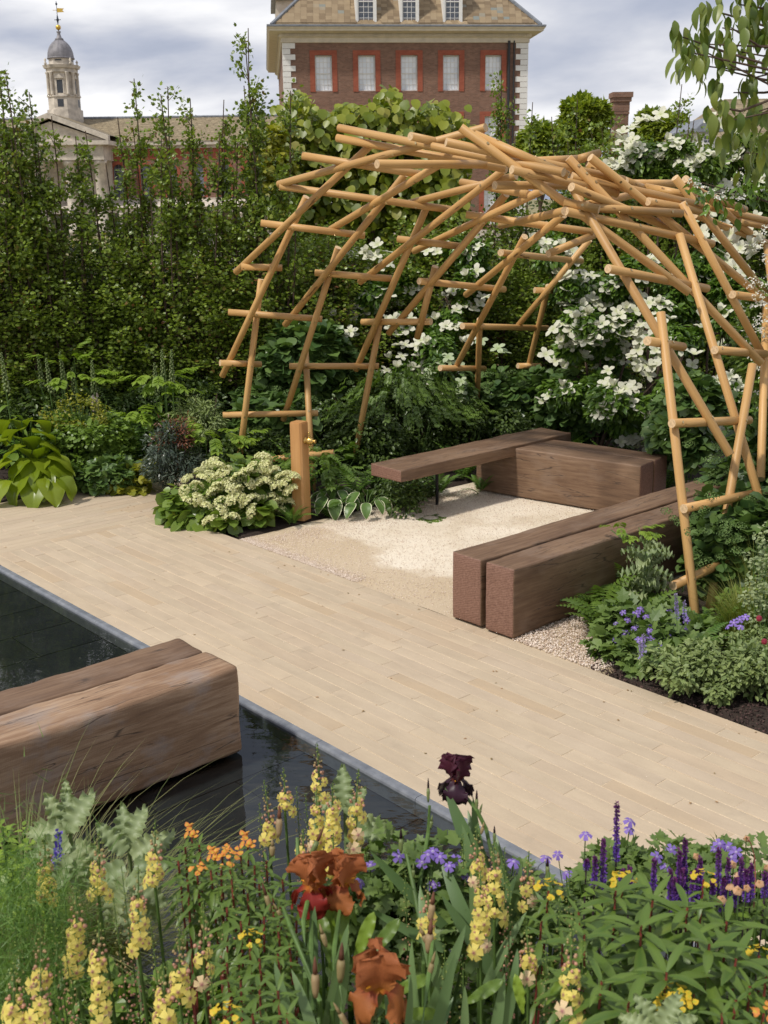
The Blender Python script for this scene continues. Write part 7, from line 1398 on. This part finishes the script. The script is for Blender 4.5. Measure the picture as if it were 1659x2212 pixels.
euph('yellow-headed spurge at the bottom right of centre',[(1450,2150,2.55,'y'),(1440,2170,2.5,'y'),(1465,2165,2.5,'y'),(1480,2200,2.45)],13)
euph('yellow-green spurge head left of the large rosettes',[(1185,1925,3.0,'y'),(1250,1970,2.85),(1170,1990,2.9),(1215,2040,2.75),(1220,2110,2.6)],14,.085)
euph('spurge with yellow heads at the right edge',[(1640,2065,2.7,'y'),(1655,2110,2.6),(1620,2130,2.55),(1650,2190,2.5,'o'),(1590,2160,2.5),(1560,2190,2.45)],15,.085)
euph('orange spurge heads half hidden behind the violet spikes',[(1520,1900,3.0,'y'),(1345,1905,3.0,'y')],16,.08)
# ---- salvia spikes
M_sal=petalmat('violet_floret',(.20,.09,.46),(.15,.035,.13),.55,.15,.0,.75,.15)
SV=[(1333,1737,1860),(1304,1818,1925),(1286,1853,1915),(1361,1876,1935),(1413,1859,1925),(1449,1883,1955),(1468,1838,1940),(1480,1816,1930),(1497,1890,1950),(1513,1855,1935),(1540,1905,1960),(1553,1835,1930),(1573,1860,1940),(1602,1858,1930),(1623,1872,1945),(1653,1888,1940),(1458,1900,1970),(1475,1880,1960),(1505,1880,1950),(1563,1900,1970),(1612,1880,1950),(1268,1860,1880),(1345,1880,1910),(1590,1900,1960)]
for i,(x,y0,y1) in enumerate(SV):
    d=3.12-.0004*(y0-1800); tip=fp(x,y0,d); bs=fp(x-2,y1,d); ax=(tip-bs).normalized(); b_=Vector((bs.x,bs.y+.02,.03)); lab='tallest violet salvia spike, standing alone against the paving' if i==0 else ('salvia spike left of the tall lone one' if i==1 else 'slender dark violet salvia spike in the row along the path')
    t=empty('salvia',b_,0,lab,'flower',None if i<2 else 'violet salvia spikes along the path'); spike(t,bs,tip,.0100,M_sal,i,1.0,int(230*(y1-y0)/110)+60,.0088); mb=MB(); mb.tube([Vector((0,0,0)),bs-b_,tip-b_],[.003,.0025,.0015],5); mb.build('stem',[simple('purple_stem',(.06,.03,.05),.6) if i==0 else bpy.data.materials['purple_stem']],t)
    for k in range(4): a=k*PI/2+i; place('leaf',OVg[k%3],t,frame_matrix((math.cos(a),math.sin(a),.4),(0,0,1),bs-ax*(.02+.03*(k//2)),.045))
# geraniums along the path
for (lb,cx_,rx,seed,fl,d) in [('geranium with violet flowers behind the salvia, left part',1390,.25,301,[(1362,1782-10,3.4),(1420,1850,3.3),(1440,1870,3.3),(1360,1760+30,3.4)],3.35),('geranium with violet flowers behind the salvia, right part',1560,.26,302,[(1555,1822,3.4),(1572,1830,3.4),(1590,1840,3.35),(1580,1850,3.35),(1545,1835,3.4),(1450,1835,3.4)],3.35)]:
    c=fp(cx_,1880,d); t,P,D=bush('geranium',lb,'plant',(c.x,c.y+.05,c.z-.09),(rx,.16,.11),1500,.040,T_lobe,G_ger,m=22,br=.07,seed=seed,up=.9,stem=B_green); gflowers(t,fl,.042)
c=fp(1150,1880,3.2); t,P,D=bush('geranium','few violet geranium flowers by the pool corner','plant',(c.x,c.y,c.z-.12),(.12,.12,.10),420,.038,T_lobe,G_ger,m=10,br=.06,seed=303,up=.9,stem=B_green); gflowers(t,[(1180,1850,3.3),(1205,1845,3.3),(1110,1860,3.2),(1265,1790+10,3.4),(1222,1885,3.2)],.042)
c=fp(875,1895,3.2); t,P,D=bush('geranium','geranium with violet flowers in the middle in front of the pool','plant',(c.x,c.y,c.z-.08),(.26,.2,.14),1900,.050,T_lobe,G_ger,m=24,br=.09,seed=304,up=.9,stem=B_green); gflowers(t,[(862,1850,3.25),(935,1838,3.25),(950,1850,3.25),(800,1868,3.2),(912,1862,3.2),(970,1870,3.2),(985,1855,3.2),(1030,1835,3.3),(935,1910,3.1),(1010,1890,3.15),(925,1845,3.25),(780,1905,3.1)],.044,P=P)
fgx=[('geum','peach geum flowers on thin stems at the right edge',[(1490+16,1716+130,3.2),(1595,1920,3.0),(1560,1940,3.0),(1612,1915,3.0),(1575,1910,3.05),(1640,1905,3.0),(1655,1870,3.1),(1600,1890,3.1),(1585,1865,3.15),(1612,1810,3.25)])]
M_geum=petalmat('peach_petal',(.78,.48,.28),(.52,.26,.10),.6,.3,0,.5,.06); GM=[flower_mesh('flower',geranium_flower(i+20,w=.5,curl=1.0+.3*i),M_geum) for i in range(2)]
t=empty('geum',ground_under(fp(1600,1950,3.05)),0,fgx[0][1],'flower'); gflowers(t,fgx[0][2],.034,GM,1.2,.3)
mb=MB(); a=fp(1628,1960,3.15); mb.tube([p-t.location for p in (a,fp(1632,1900,3.2),fp(1630,1850,3.25),fp(1622,1822,3.25),fp(1612,1808,3.25))],.0017,5); mb.build('arching_stem',[B_red],t)
# bits lying on the path
def chips(k):
    u=rng.uniform(-3.4,3.2,k); v=-np.abs(rng.normal(0,.10,k))-.004; far=rng.random(k)<.35; v=np.where(far,rng.uniform(-1.75,-.02,k),v); return np.array([UU.x*u+VV.x*v+OO.x,UU.y*u+VV.y*v+OO.y,np.full(k,.0015)]).T
V,F,r_c=lumps(650,chips,.0012,.0036,.7); tag(obj('grit',raw_mesh('grit',V,F,r_c,mats=[M_stone],smooth=False)),'scattered grit and tiny gravel chips on the sandstone path','grit',kind='stuff')
k=70; u=rng.uniform(-3.4,5.2,k); v=np.where(rng.random(k)<.6,-np.abs(rng.normal(0,.22,k)),rng.uniform(-1.7,0,k)); P=np.array([UU.x*u+VV.x*v+OO.x,UU.y*u+VV.y*v+OO.y,np.full(k,.004)]).T
V,F,r_c=inst(T_oval[0],T_oval[1],frames(np.stack([rng.normal(size=k),rng.normal(size=k),rng.normal(0,.08,k)],1),np.tile([0,0,1.],(k,1)),rng.uniform(.010,.024,k)),P)
tag(obj('fallen_leaves',raw_mesh('fallen_leaves',V,F,r_c,None,[leafmat('fallen_leaf',(.16,.15,.05),(.34,.26,.13),.6,.1,0)],True)),'tiny fallen leaves and petals lying on the sandstone path','leaves',kind='stuff')
